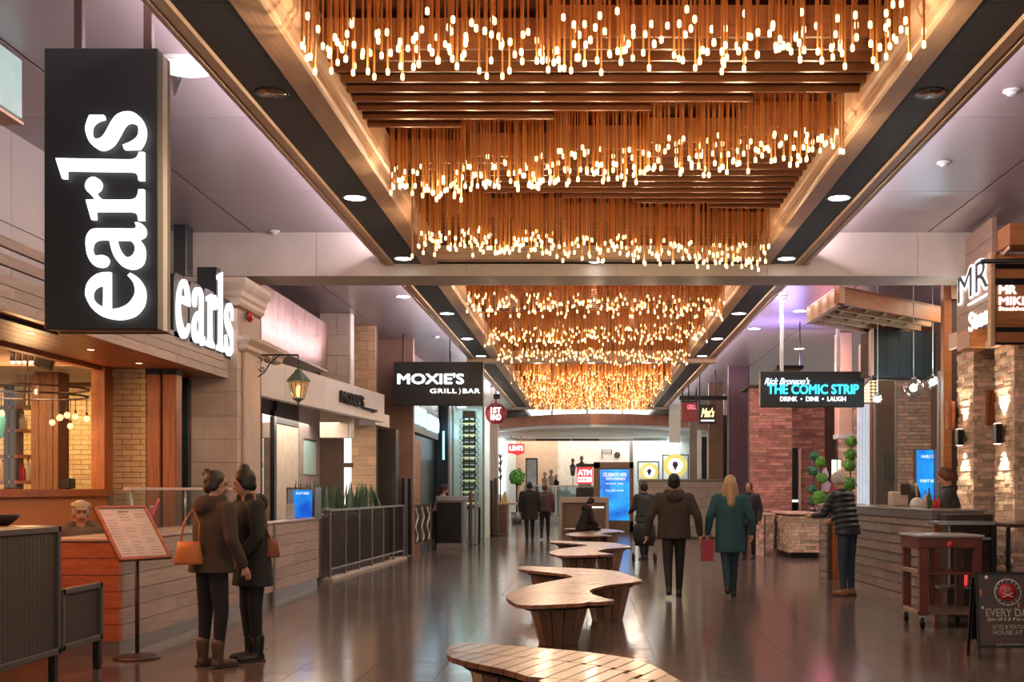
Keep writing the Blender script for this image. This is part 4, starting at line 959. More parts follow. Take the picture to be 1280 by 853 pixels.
while z < FZ(526,Y):
    box('shelf', xa+.08, xb-.08, Y, Y+.4, z, z+.03, m_gold if k%2 else m_black, wt)
    bmm = bmesh.new()
    for q in range(5):
        x = xa+.1+(q+.5)*(xb-xa-.2)/5
        bm_lathe(bmm, [(.001,0),(.045,.01),(.045,.22),(.016,.28),(.016,.33)], (0,0,0), 8, Matrix.Translation((x,Y+.02,z+.085))@Matrix.Rotation(-PI/2,4,'X'))
    from_bm('bottle_row', bmm, m_bg, wt, smooth=True)
    ring = bmesh.new()
    for sx in (xa,xb):
        bm_tube(ring, [(sx+(.1 if sx==xa else -.1),Y+.2,z),(sx,Y+.15,z+.1),(sx+(.1 if sx==xa else -.1),Y+.1,z+.22)], .012, 5)
    from_bm('side_loop', ring, m_black, wt); z += .17; k += 1
# dark stanchions, cabinet, glass wall, columns left of the atrium
for i,(px,w_,Y,h,mm,l) in enumerate(((588.5,3,30,1.45,m_brownpanel,'brown slatted post beside the podium'),(594,2.5,30.3,1.5,m_steel,'steel edged post right of the brown post'),(599,2.5,31,1.0,m_black,'low dark post right of the podium'))):
    t = thing('post', l, 'post', (FX(px,Y),Y,0)); box('shaft', FX(px,Y)-w_*.012, FX(px,Y)+w_*.012, Y, Y+.12, .02, h, mm, t); box('foot', FX(px,Y)-w_*.015, FX(px,Y)+w_*.015, Y-.02, Y+.14, 0, .02, m_black, t)
lc = thing('marble_column', 'pale banded column left of the bright store front', 'column', (FX(612,37),37,0)); box('shaft', FX(604,37), FX(622,37), 37, 37.6, 0, 4.9, mk('marble',(.50,.49,.47),(.40,.38,.36),ns=3,scale=(8,8,.3),rough=.25), lc, .02); box('base', FX(603,37), FX(623,37), 36.9, 37.65, 0, .15, m_steel, lc)
for i,(px,Y,h,l) in enumerate(((613.5,35.6,1.78,'dark pylon gate in front of the pale column, left one'),(619,35.2,1.85,'dark pylon gate beside the timber cabinet, right one'))):
    t = thing('security_pylon', l, 'security gate', (FX(px,Y),Y,0)); box('panel', FX(px,Y)-.055, FX(px,Y)+.06, Y, Y+.3, .06, h, m_darkbrown, t, .01); box('foot', FX(px,Y)-.08, FX(px,Y)+.08, Y-.03, Y+.33, 0, .06, m_black, t)
tc = thing('cabinet', 'timber cabinet with dark top near the security pylons', 'cabinet', W(629,665,36)); box('carcass', FX(622,36), FX(634,36), 36, 36.8, 0, 1.0, mk('cabinet_brown',(.28,.20,.16),rough=.4), tc, .01); box('top', FX(621,36), FX(646,36), 35.95, 36.85, 1.0, 1.07, m_palewood, tc); box('door', FX(623,36), FX(633,36), 35.98, 36, .1, .95, m_brownpanel, tc)
bgp = thing('wooden_wet_floor_sign', 'yellow tan folded board standing on the timber cabinet', 'sign', W(630,625,36)); prism('front_leaf', [(FX(627,36.2),1.07),(FX(634.5,36.2),1.07),(FX(632,36.2),1.42),(FX(629.5,36.2),1.42)], 'y', 36.2, 36.22, mk('board_yellow',(.62,.42,.16),rough=.5), bgp); prism('rear_leaf', [(FX(627,36.3),1.07),(FX(634.5,36.3),1.07),(FX(632,36.3),1.42),(FX(629.5,36.3),1.42)], 'y', 36.3, 36.32, m_palewood, bgp)
bgp.name = 'folded_board'
# round hanging sign
YR = 35.0
rs = thing('round_sign', 'round maroon hanging sign with white figures and letters', 'sign', W(620,517,YR))
r_ = 13.2*YR/F; Mr = Matrix.Translation(W(620,517.3,YR))@Matrix.Rotation(PI/2,4,'X')
lathe('disc', [(.001,-.06),(r_*.93,-.06),(r_,-.04),(r_,.06),(.001,.06)], (0,0,0), m_maroon, rs, 32, M=Mr)
Fr = frame((0,YR-.065,0),(1,0,0),(0,0,1))
text('1ST', FX(613.5,YR), FX(626.5,YR), FZ(516.8,YR), FZ(509.5,YR), Fr, m_white, rs, 'lettering', .015, .03); text('RND', FX(613.5,YR), FX(626.5,YR), FZ(525.5,YR), FZ(518.3,YR), Fr, m_white, rs, 'lettering', .015, .03)
box('hanger_box', FX(617,YR), FX(625,YR), YR-.05, YR+.1, FZ(499,YR), FZ(493,YR), m_black, rs); box('hanger_rod', FX(620,YR)-.02, FX(620,YR)+.02, YR, YR+.04, FZ(505,YR), 4.5 if False else 4.92, m_black, rs)

# ============================================================ FAR END: atrium and stores
struct(box('trim_%d'%tn, -8, 9, 40.9, 41.2, 5.3, 9.0, m_atwall)); tn += 1
struct(box('ceiling', -9, 10, 41.2, 62, 9.0, 9.2, m_atwall, bev=0))
aw = struct(thing('window_2', None, None, (0,55,5)))
for k in range(7): box('pane', -5.2+k*1.75, -5.2+(k+1)*1.75-.1, 55.6, 55.65, 5.0, 8.6, m_atrium, aw, 0); 
for k in range(8): box('mullion', -5.3+k*1.75, -5.2+k*1.75, 55.5, 55.6, 4.9, 8.7, m_paint, aw)
struct(box('wall_rear', -10, 12, 55.7, 55.9, 4.15, 9.1, m_atwall, bev=0))
# curved bronze band
bb = thing('bronze_band', 'curved bronze balcony band across the far atrium', 'balcony band', (.5,50,4.2))
def arcpts(r0, z0, z1, x0, x1, bow, n=24, Yc=50):
    bm = bmesh.new(); prev = None
    for k in range(n+1):
        x = x0+(x1-x0)*k/n; t = 2*k/n-1; y = Yc+bow*t*t
        cur = [bm.verts.new((x,y+d,z)) for d,z in ((0,z0),(0,z1),(.5,z1),(.5,z0))]
        if prev:
            for q in range(4): bm.faces.new((prev[q],prev[(q+1)%4],cur[(q+1)%4],cur[q]))
        prev = cur
    return bm
from_bm('band', arcpts(0, 4.28, 4.72, -5.2, 6.2, 6, 30, 47.5), m_bronze, bb, smooth=False)
from_bm('lower_lip', arcpts(0, 4.16, 4.27, -5.2, 6.2, 6, 30, 47.6), m_steel, bb)
sfp = [(-5.2+11.4*k/24, 47.5+6*(2*k/24-1)**2+.52) for k in range(25)]+[(6.2,62),(-5.2,62)]
struct(prism('ceiling', sfp, 'z', 4.17, 4.25, m_atwall)); struct(box('ceiling', -9, -5.2, 46, 62, 4.17, 4.25, m_atwall, bev=0)); struct(box('ceiling', 6.2, 10, 46, 62, 4.17, 4.25, m_atwall, bev=0))
# rear store wall
rw = struct(thing('wall_rear', None, None, (0,58,0)))
YW_ = 58
def rp_(name, a, b, t, bt, mat, parent, Y=YW_, th=.1, bev=.004): return box(name, FX(a,Y), FX(b,Y), Y, Y+th, FZ(bt,Y), FZ(t,Y), mat, parent, bev)
m_warmwall = mk('store_warm', (.62,.46,.34), (.52,.38,.28), rough=.5, ns=2)
m_cool = mk('store_white', (.80,.76,.70), rough=.5)
rp_('wall_panel', 560, 645, 540, 652, m_atwall, rw, 57.8); rp_('wall_panel', 631, 697, 549, 652, m_warmwall, rw); rp_('wall_panel', 697, 792, 549, 652, m_cool, rw, 58.05); rp_('wall_panel', 792, 930, 540, 652, m_atwall, rw, 57.9)
rp_('lit_jamb', 621.5, 630.5, 549, 618, m_atrium, rw, 57.6)
rp_('lit_jamb', 837, 847, 547, 600, m_atrium, rw, 57.7)
rp_('header_slot', 670, 713, 549, 551, m_black, rw, 57.4); rp_('header_slot', 715, 749, 549, 551, m_black, rw, 57.4); rp_('column', 787, 791, 551, 640, m_greymetal, rw, 57.5)
lv = thing('shop_sign', 'red shop sign with white lettering in the far store', 'sign', W(645,561,56)); Yl = 56
box('panel', FX(635,Yl), FX(655.5,Yl), Yl, Yl+.08, FZ(567,Yl), FZ(555,Yl), m_red, lv, .02); prism('notch', [(FX(640,Yl),FZ(567,Yl)),(FX(654,Yl),FZ(567,Yl)),(FX(647,Yl),FZ(570,Yl))], 'y', Yl+.01, Yl+.07, m_red, lv)
text("LEVI'S", FX(637,Yl), FX(654,Yl), FZ(563.5,Yl), FZ(557.5,Yl), frame((0,Yl-.01,0),(1,0,0),(0,0,1)), m_white, lv, 'lettering', .01, .03)
for px in (639,651): box('bracket', FX(px,Yl)-.02, FX(px,Yl)+.02, Yl+.02, Yl+.06, FZ(555,Yl), 4.17, m_steel, lv)
# merchandise racks, frames, mannequins in the store
def far_box(name, label, cat, a, b, t, bt, Y, mat, mat2, extra=None, group=None):
    th = thing(name, label, cat, W((a+b)/2, bt, Y), group=group)
    box('frame', FX(a,Y), FX(b,Y), Y, Y+.12, FZ(bt,Y), FZ(t,Y), mat, th, .01); box('panel', FX(a+1.5,Y), FX(b-1.5,Y), Y-.03, Y, FZ(bt-2,Y), FZ(t+1.8,Y), mat2, th); return th
far_box('poster_stand', 'black framed white poster stand in the far store', 'poster stand', 657, 672, 573, 652.4, 52, m_black, mk('poster_white',(.75,.78,.8),(.4,.45,.5),ns=2.5))
rp1 = thing('picture', 'dark framed line drawing on the white store wall', 'picture', W(758,568,57.9)); Fp = frame((0,57.95,0),(1,0,0),(0,0,1))
for (a,b,c,d) in ((752,753,562,574),(753,765,562.5,563.2),(753,765,565.8,566.5),(764,765,562.5,568)): box('stroke', FX(a,57.95), FX(b,57.95), 57.93, 57.98, FZ(d,57.95), FZ(c,57.95), m_darkbrown, rp1)
lathe('ring_drawing', [(.12,-.02),(.16,-.02),(.16,.02),(.12,.02)], (0,0,0), m_darkbrown, rp1, 16, M=Matrix.Translation(W(771.5,569,57.94))@Matrix.Rotation(PI/2,4,'X'))
for i,(px,py,w_,mc) in enumerate(((681,597,7,m_palewood),(689,594,6,m_veneer),(695,600,5,m_black),(649,592,5,m_cedar),(716,580,5,m_greymetal),(727,577,5,m_greymetal))):
    Y = 54-.6*(i%2); t = thing('mannequin', ['mannequin in tan top above the glass railing','mannequin in pale top above the glass railing','dark mannequin above the glass railing, right of the pale one','mannequin in orange brown top left of the black poster stand','grey mannequin left of the red machine','grey mannequin above the red machine'][i], 'mannequin', (FX(px,Y),Y,0))
    x = FX(px,Y); zt = FZ(py-7,Y); lathe('torso', [(.09,0),(.13,.25),(.17,.48),(.07,.56),(.05,.62)], (x,Y,zt-.85), mc, t, 10); lathe('head', [(.02,0),(.08,.05),(.1,.13),(.06,.22),(.01,.24)], (x,Y,zt-.24), m_veneer, t, 10); lathe('stand', [(.12,0),(.12,.02),(.02,.04),(.02,zt-.85)], (x,Y,0), m_steel, t, 10)
# glass railing
gr = thing('glass_railing', 'glass railing with steel posts in front of the far store', 'railing', W(690,650,50)); Y = 50
for a,b in ((656,695),(695.5,742)): box('pane', FX(a,Y), FX(b,Y), Y, Y+.02, .12, 1.62, glass_mat('rail_glass_%d'%a,(.45,.58,.62),.5), gr, 0)
for px in (655.5,695,742): box('post', FX(px,Y)-.04, FX(px,Y)+.04, Y-.04, Y+.04, 0, 1.66, m_steel, gr)
box('handrail', FX(655,Y), FX(742,Y), Y-.03, Y+.05, 1.62, 1.68, m_steel, gr); box('kerb', FX(650,Y), FX(745,Y), Y-.1, Y+.2, 0, .3, m_tilewall, gr)
pt2 = thing('potted_shrub', 'bright green shrub by the warm store front', 'plant', W(646,640,49)); 
def leafball(name, c, r, n, mat, parent, ls=.05, seed=1):
    q = random.Random(seed); bm = bmesh.new()
    for k in range(n):
        d = Vector((q.gauss(0,1),q.gauss(0,1),q.gauss(0,1))).normalized(); p = Vector(c)+d*r*q.uniform(.8,1.03)
        t1 = d.orthogonal().normalized(); t1.rotate(Matrix.Rotation(q.uniform(0,6.28),3,d)); t2 = d.cross(t1); t1 = (t1+d*q.uniform(-.2,.7)).normalized(); s = ls*q.uniform(.7,1.2)
        v = [bm.verts.new(p-t1*s*.5), bm.verts.new(p+t2*s*.35+d*.004), bm.verts.new(p+t1*s*.6), bm.verts.new(p-t2*s*.35)]
        bm.faces.new(v)
    vs = bmesh.ops.create_icosphere(bm, subdivisions=2, radius=r*.84)['verts']; bmesh.ops.translate(bm, vec=c, verts=vs)
    me = bpy.data.meshes.new(name); bm.to_mesh(me); bm.free(); o = meshobj(name, me, mat, parent); o['kind'] = 'stuff'; return o
leafball('foliage', W(646,597,49), .36, 260, m_leaf, pt2, .13, 3); lathe('pot', [(.2,0),(.28,.5),(.26,.5)], (FX(646,49),49,0), m_greymetal, pt2, 16); tube('stem', [(FX(646,49),49,.4),(FX(646,49),49,1.8)], .04, m_darkbrown, pt2)
pt3 = thing('potted_tree', 'tall dark leaved plant beside the lit white jamb', 'plant', W(626,640,48)); 
for k in range(14):
    bm = bmesh.new(); blade(bm, Vector(W(625.5,600-(k%4)*9,48)), .25, .12, .3, k*1.9); from_bm('leaf', bm, m_leafteal, pt3)
tube('stem', [(FX(625.5,48),48,.4),(FX(625.5,48),48,FZ(570,48))], .03, m_darkbrown, pt3); lathe('pot', [(.2,0),(.26,.45),(.24,.45)], (FX(625.5,48),48,0), m_paint, pt3, 14)
# cash machine
am = thing('cash_machine', 'cash machine under a red lit ATM sign', 'cash machine', W(731,650,42)); Y = 42
box('sign_box', FX(721,Y), FX(741,Y), Y, Y+.4, FZ(605,Y), FZ(584,Y), m_red, am, .02); box('cap', FX(720,Y), FX(742,Y), Y-.02, Y+.42, FZ(584,Y), FZ(580,Y), m_black, am)
Fa = frame((0,Y-.01,0),(1,0,0),(0,0,1)); text('ATM', FX(722.5,Y), FX(739.5,Y), FZ(594.5,Y), FZ(587.5,Y), Fa, m_white, am, 'lettering', .01, .03)
box('white_band', FX(722,Y), FX(740,Y), Y-.015, Y, FZ(603,Y), FZ(596.5,Y), m_whitesoft, am); text('BANK', FX(723,Y), FX(734,Y), FZ(601,Y), FZ(598,Y), frame((0,Y-.02,0),(1,0,0),(0,0,1)), m_red, am, 'lettering', .005, .02)
box('body', FX(720,Y), FX(742,Y), Y-.05, Y+.5, 0, FZ(610,Y), m_signblack, am, .02); box('screen_surround', FX(723,Y), FX(739,Y), Y-.0, Y+.3, FZ(610,Y), FZ(605,Y), m_greymetal, am)
# display board
db = thing('display_board', 'brown framed board with a tall bright blue screen', 'display', (FX(769,39),39,0)); Y = 39
boxes('frame', [(FX(742,Y),FX(792,Y),Y+.03,Y+.3,0,FZ(578,Y)),(FX(742,Y),FX(750,Y),Y-.02,Y+.3,0,FZ(578,Y)),(FX(787,Y),FX(792,Y),Y-.02,Y+.3,0,FZ(578,Y)),(FX(742,Y),FX(792,Y),Y-.02,Y+.3,FZ(586,Y),FZ(578,Y)),(FX(742,Y),FX(792,Y),Y-.02,Y+.3,0,FZ(652,Y))], m_brownpanel, db, .006)
screen('screen', FX(750,Y), FX(787,Y), Y, FZ(651,Y), FZ(587,Y), db, [('CELEBRATE HERE',.1,.9,.86,.93),('WITH FRIENDS',.2,.85,.79,.84),('every day',.2,.8,.70,.74),('buy gift cards',.2,.8,.56,.61)])
# counter block with seat niche and dark panel
kb = thing('seating_block', 'pale brown framed seating block behind the seated person', 'seating', W(731,666,36)); Y = 36
boxes('frame', [(FX(699,Y),FX(761,Y),Y,Y+.6,FZ(629,Y),FZ(622,Y)),(FX(699,Y),FX(703,Y),Y,Y+.6,0,FZ(629,Y)),(FX(757,Y),FX(761,Y),Y,Y+.6,0,FZ(629,Y))], mk('block_tan',(.42,.32,.26),rough=.4), kb, .01); box('back_panel', FX(703,Y), FX(757,Y), Y+.1, Y+.5, 0, FZ(629,Y), m_brownpanel, kb); box('light_slot', FX(740,Y), FX(755,Y), Y+.07, Y+.1, FZ(635.5,Y), FZ(633.5,Y), m_whitesoft, kb)
# ice cream kiosk
ik = thing('kiosk', 'stone faced ice cream kiosk counter behind the walking people', 'kiosk', W(870,655,34)); Y = 34
ka, kb_ = FX(801,Y), FX(930,Y); zt = FZ(600,Y)
box('core', ka, kb_, Y+.04, Y+1.5, 0, zt, m_backing, ik, 0); courses('stone_tile', (ka,Y+.04,.05), (1,0,0), kb_-ka, zt-.1, .3, (.9,1.3), .04, m_tilewall, ik, .01, 200); box('top', ka-.03, kb_+.03, Y-.03, Y+1.5, zt-.04, zt+.02, m_greymetal, ik)
for i,(a,b,c,d,r,cx,cy) in enumerate(((797,824,577,601,11.5,811.5,590.5),(828,861,568.5,600,15,844,582.5))):
    Yk = 34.2+i*.1; t = thing('lit_sign', ['smaller round yellow ice cream cone sign in a thin black frame','larger round yellow ice cream cone sign in a black frame'][i], 'sign', W(cx,d,Yk))
    fw = .03; x0,x1,z0,z1 = FX(a,Yk),FX(b,Yk),zt+.02,FZ(c,Yk)
    boxes('frame', [(x0,x1,Yk,Yk+.06,z1-fw,z1),(x0,x0+fw,Yk,Yk+.06,z0,z1),(x1-fw,x1,Yk,Yk+.06,z0,z1)], m_black, t)
    R = r*Yk/F; Mx = Matrix.Translation(W(cx,cy,Yk))@Matrix.Rotation(PI/2,4,'X')
    lathe('yellow_disc', [(.001,-.02),(R,-.02),(R,.02),(.001,.02)], (0,0,0), glow('yellow_disc',(.75,.66,.18),.75) if i==0 else bpy.data.materials['yellow_disc'], t, 32, M=Mx)
    lathe('white_disc', [(.001,.02),(R*.62,.02),(R*.62,.03),(.001,.03)], (0,0,0), m_whitesoft, t, 28, M=Mx)
    cm = W(cx,cy,Yk-.035); prism('cone', [(cm.x-R*.2,cm.z),(cm.x+R*.2,cm.z),(cm.x,cm.z-R*.45)], 'y', cm.y-.01, cm.y, mk('cone_green',(.12,.3,.12),rough=.5) if i==0 else bpy.data.materials['cone_green'], t)
    lathe('scoop', [(.001,0),(R*.24,.0),(R*.24,.015),(.001,.02)], (0,0,0), mk('scoop_plum',(.16,.06,.2),rough=.5) if i==0 else bpy.data.materials['scoop_plum'], t, 18, M=Matrix.Translation((cm.x,cm.y,cm.z+R*.12))@Matrix.Rotation(PI/2,4,'X'))
# hanging pair of signs on the right
YT = 32
for i,(a,b,c,d,l,mm) in enumerate(((852,871.5,503,527,'small maroon hanging sign left of the black and gold one',m_maroon),(874,895,506,530,'small black hanging sign with gold script lettering',m_signblack))):
    t = thing('hanging_sign', l, 'sign', W((a+b)/2,d,YT)); box('case', FX(a,YT), FX(b,YT), YT, YT+.1, FZ(d,YT), FZ(c,YT), mm, t, .005)
    for px in ((853.5,870.5) if i==0 else (874.7,894.3)): box('hanger_rod', FX(px,YT)-.018, FX(px,YT)+.018, YT+.03, YT+.07, FZ(c,YT), 4.92 if i else FZ(485,YT), m_black, t)
    if i == 0: box('hanger_arm', FX(852,YT), FX(872,YT), YT+.03, YT+.07, FZ(502,YT)-.02, FZ(501,YT), m_black, t); tube('hanger_rod', [(FX(861,YT),YT+.05,FZ(501,YT)),(FX(861,YT),YT+.05,4.92)], .018, m_black, t)
    Fh = frame((0,YT-.005,0),(1,0,0),(0,0,1))
    if i: text("Mat's", FX(876.5,YT), FX(893,YT), FZ(522,YT), FZ(510,YT), Fh, m_gold, t, 'lettering', .01, .03, .35); box('underline', FX(876,YT), FX(893,YT), YT-.01, YT, FZ(527,YT), FZ(525,YT), m_whitesoft, t)
    else: text("GRILL", FX(859,YT), FX(870,YT), FZ(512,YT), FZ(506,YT), Fh, glow('pink_letters',(.8,.25,.35),.9), t, 'lettering', .01, .02)
# store walls right of the far concourse
rs_ = struct(thing('wall_right', None, None, (4.4,36,0)))
def rb(name, a, b, Y, z0, z1, mat, th=.15): return box(name, FX(a,Y), FX(b,Y), Y, Y+th, z0, z1, mat, rs_)
rb('window_glass', 877, 892, 36.2, 1.4, 3.2, m_bluewall); rb('window_frame', 872, 877, 36.1, .9, 3.4, m_paint); rb('window_frame', 884, 887, 36.0, 1.3, 3.3, m_paint, .1); rb('brick_pier', 886, 904, 35.9, 0, 4.92, m_brownpanel, .2); rb('window_glass', 904, 909, 36.2, 0, 3.9, m_bluewall); rb('white_jamb', 905, 911, 36.4, 0, 4.6, m_paint); rb('dark_pier', 862, 872, 36.5, 0, 4.1, m_greymetal)
struct(box('trim_%d'%tn, FX(850,35.8), FX(915,35.8), 35.8, 36, FZ(500,35.8), FZ(495,35.8), m_black)); tn += 1
struct(box('trim_%d'%tn, 3.0, 3.4, 40.8, 41, 3.2, 5, m_atwall)); tn += 1
pcw = struct(thing('wall_right', None, None, (4,31,0)))
for k in range(9): box('fluted_board', FX(910.5,31)+k*.062, FX(910.5,31)+(k+1)*.062-.008, 31, 31.1, 0, 4.92, m_purple, pcw)
box('backing', FX(910.5,31), FX(937,31), 31.1, 31.3, 0, 4.92, m_backing, pcw, 0)
# ============================================================ RIGHT SIDE
# red ledgestone walls
def stonewall(name, x0, x1, Y, z0, z1, mat, lab=None, maxn=0, ch=.075, lr=(.2,.65), joined=None, dep=.05):
    p = struct(box(name, x0, x1, Y+.05, Y+.3, z0, z1, m_backing, bev=0))
    courses('ledgestone', (x0,Y+.05,z0), (1,0,0), x1-x0, z1-z0, ch, lr, dep, mat, p, .006, 299, .15, joined)
    return p
stonewall('wall_right', FX(937,27.5), FX(990,27.5), 27.5, 0, 4.0, m_redstone, joined='some')
stonewall('wall_right', FX(990,28.6), FX(1036,28.6), 28.6, 0, 4.0, m_redstone, joined='some')
box('soffit_cap', FX(937,27.5)-.05, FX(1036,28.6)+.1, 27.4, 28.9, 4.0, 4.06, m_backing)['kind'] = 'structure'
bpy.data.objects['soffit_cap'].name = 'trim_%d'%tn; tn += 1
dsl = struct(box('door_3', FX(990.5,28.4), FX(1000,28.4), 28.4, 28.6, 0, FZ(560,28.4), m_black))
dj = struct(box('trim_%d'%tn, FX(998.5,28.3), FX(1001.5,28.3), 28.3, 28.6, 0, FZ(561,28.3), m_veneer)); tn += 1
ls = thing('exit_lamp', 'small pale box on the dark door jamb in the red stone wall', 'lamp', W(994,625,28.2)); box('body', FX(990.5,28.2), FX(998,28.2), 28.2, 28.35, FZ(632,28.2), FZ(628,28.2), m_black, ls); box('lens', FX(991,28.2), FX(997.5,28.2), 28.18, 28.3, FZ(628,28.2), FZ(625,28.2), m_whitesoft, ls)
dk = thing('dark_column', 'dark column between red stone and the pink lit stone', 'column', (FX(1042,28),28,0)); box('shaft', FX(1035,28), FX(1048,28), 28, 28.4, 0, 4.2, m_darkbrown, dk); box('cap', FX(1034,28), FX(1049,28), 27.95, 28.45, 4.2, 4.3, m_backing, dk)
stonewall('wall_right', FX(1048,26.5), FX(1072,26.5), 26.5, 0, 4.3, m_ledge, ch=.1)
# red brick lower wall with glowing lantern and doorway
rdl = thing('lit_lantern', 'glowing rectangular lantern window behind the topiary balls', 'lantern', W(1046,592,26)); 
box('glass', FX(1041,26), FX(1051,26), 26, 26.12, FZ(601,26), FZ(575,26), glow('lantern_cream',(1,.82,.5),1.6), rdl); boxes('frame', [(FX(1040,26),FX(1052,26),25.97,26.15,FZ(575,26),FZ(573.5,26)),(FX(1045.5,26),FX(1046.5,26),25.97,26.0,FZ(601,26),FZ(574,26)),(FX(1040,26),FX(1052,26),25.97,26.15,FZ(602.5,26),FZ(601,26))], m_black, rdl)
box('pedestal', FX(1038,26), FX(1054,26), 25.95, 26.3, 0, FZ(602.5,26), mk('red_paint',(.35,.05,.05),rough=.5), rdl)
# glass vitrine, white curtain
cu_ = thing('curtain', 'white lit curtain panel left of the glass partition', 'curtain', W(1082,640,25)); bm = bmesh.new(); n = 40; prev = None
for k in range(n+1):
    x = FX(1071,25)+(FX(1094,25)-FX(1071,25))*k/n; y = 25+.05*math.sin(k*.95); cur = [bm.verts.new((x,y,.01)), bm.verts.new((x,y,3.4))]
    if prev: bm.faces.new((prev[0],prev[1],cur[1],cur[0]))
    prev = cur
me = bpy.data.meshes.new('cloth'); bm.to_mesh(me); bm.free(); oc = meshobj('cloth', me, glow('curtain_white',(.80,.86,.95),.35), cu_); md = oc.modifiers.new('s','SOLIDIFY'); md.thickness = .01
tube('rail', [(FX(1070,25),25,3.42),(FX(1095,25),25,3.42)], .02, m_steel, cu_)
gp = thing('glass_partition', 'glass partition with slim steel posts left of the tan brick wall', 'partition', W(1108,640,22)); Y = 22
for px in (1094,1120.5): box('post', FX(px,Y)-.025, FX(px,Y)+.025, Y, Y+.05, 0, FZ(473,Y), m_greymetal, gp)
box('pane', FX(1094,Y), FX(1120,Y), Y+.02, Y+.03, 0, FZ(474,Y), m_glassdk, gp, 0); box('top_rail', FX(1092,Y), FX(1121,Y), Y, Y+.05, FZ(476,Y), FZ(472,Y), mk('rail_teal',(.35,.55,.5),rough=.3), gp)
gd = thing('glass_door', 'black framed glass door behind the leaning customer', 'door', W(1111,610,22.5)); Y = 22.5
boxes('frame', [(FX(1106,Y),FX(1107.5,Y),Y,Y+.04,FZ(599,Y),FZ(568,Y)),(FX(1117,Y),FX(1118.5,Y),Y,Y+.04,FZ(599,Y),FZ(568,Y)),(FX(1111.5,Y),FX(1112.5,Y),Y,Y+.04,FZ(599,Y),FZ(568,Y)),(FX(1106,Y),FX(1118.5,Y),Y,Y+.04,FZ(601,Y),FZ(598,Y))], m_bluewall, gd); box('pane', FX(1107,Y), FX(1118,Y), Y+.01, Y+.02, 0, FZ(568,Y), m_glassdk, gd, 0)
# tan brick back wall
tb_ = struct(box('wall_right', FX(1090,23.5), 9.5, 23.5, 23.7, 0, 4.92, m_mortar, bev=0))
courses('tan_brick', (FX(1121,23.5),23.5,1.0), (1,0,0), FX(1176,23.5)-FX(1121,23.5), 3.0, .078, (.22,.34), .035, m_stonebrick, tb_, .009, 299, .05, joined='some')
ps = thing('poster', 'tall bright blue lit poster on the tan brick wall', 'poster', W(1160,622,23.3)); Y = 23.3
box('frame', FX(1144.5,Y), FX(1176,Y), Y+.02, Y+.18, FZ(627,Y), FZ(561.5,Y), m_greymetal, ps); screen('screen', FX(1146,Y), FX(1174.5,Y), Y, FZ(625,Y), FZ(563,Y), ps, [('FAMILY DAY',.2,.95,.84,.9),('EVENT HERE',.15,.9,.35,.41)])
# timber slatted canopy
A3 = Vector((3.67,16.3)); B3 = Vector((5.77,18.2)); C3 = Vector((3.59,18.33)); D3 = B3+(C3-A3)
cp = thing('slatted_canopy', 'cedar framed canopy with open joists behind the crossing beam on the right', 'canopy', (3.67,16.3,4.2))
def beam2(name, a, b, t, z0, z1, mat, parent, side=1):
    d = (b-a).normalized(); n = Vector((-d.y,d.x))*t*side
    return prism(name, [tuple(a),tuple(b),tuple(b+n),tuple(a+n)], 'z', z0, z1, mat, parent)
beam2('fascia_beam', A3, B3, .09, 4.21, 4.47, m_cedar, cp); beam2('side_beam', C3, A3+(C3-A3).normalized()*.002, .08, 4.21, 4.475, m_veneer, cp)
beam2('rear_beam', C3, D3, .09, 4.21, 4.45, m_veneer, cp, -1)
dd = (B3-A3)
for k in range(1,4): 
    o_ = (C3-A3)*(k/4); beam2('joist', A3+o_, B3+o_, .07, 4.22, 4.44, m_palewood, cp)
for k in range(1,6):
    a = A3+dd*(k/6); beam2('cross_joist', a, a+(C3-A3), .06, 4.25, 4.44, m_palewood, cp)
prism('deck', [tuple(A3),tuple(B3),tuple(D3),tuple(C3)], 'z', 4.44, 4.46, mk('deck_brown',(.24,.15,.12),rough=.5), cp)
tube('support_rod', [(A3.x+.04,A3.y+.1,4.46),(A3.x+.04,A3.y+.1,4.92)], .02, m_steel, cp)
# screen box behind the canopy
sb = thing('menu_bulkhead', 'blue black screen bulkhead with a beige return under the canopy', 'bulkhead', (5.3,19,3.4))
P0 = Vector((4.80,18.75)); P1 = Vector((6.0,19.25)); P2 = Vector((5.14,21.0))
beam2('beige_return', P2, P0, .05, 3.38, 4.19, m_veneer, sb, -1)
dP = P1-P0
for k in range(5): beam2('screen_panel', P0+dP*(k/5), P0+dP*((k+1)/5)-dP.normalized()*.006, .08, 3.41, 4.19, m_bluewall, sb)
beam2('bottom_trim', P0-dP*.02, P1, .1, 3.38, 3.41, m_black, sb); beam2('core', P0+Vector((.12,.12)), P1+Vector((0,.1)), .5, 3.42, 4.18, m_backing, sb)
pkc = thing('pink_column', 'pinkish plaster column left of the blue black screen', 'column', (FX(1060,23.0),23.0,0)); box('shaft', FX(1048,24.2), FX(1066,24.2), 24.2, 24.6, 2.7, 4.9, m_veneer, pkc, .02); box('base_trim', FX(1047,24.2), FX(1067,24.2), 24.15, 24.65, 2.6, 2.7, m_paint, pkc)
gch = thing('bead_chandelier', 'small gold bead chandelier right of the blue neon sign', 'chandelier', W(1088,475,20.5)); Y = 20.8
for i in range(9):
    x = FX(1081,Y)+i*(FX(1095,Y)-FX(1081,Y))/8; bm = bmesh.new()
    for k in range(7): bm_lathe(bm, [(.001,0),(.014,.012),(.014,.03),(.001,.042)], (x, Y+.05*math.sin(i*2.1), FZ(478+4.2*k,Y)), 6)
    from_bm('bead_string', bm, m_gold, gch)
box('plate', FX(1080,Y), FX(1096,Y), Y-.12, Y+.12, FZ(476,Y), FZ(474.5,Y), m_black, gch); tube('cord', [(FX(1088,Y),Y,FZ(475,Y)),(FX(1088,Y),Y,4.92)], .01, m_black, gch)
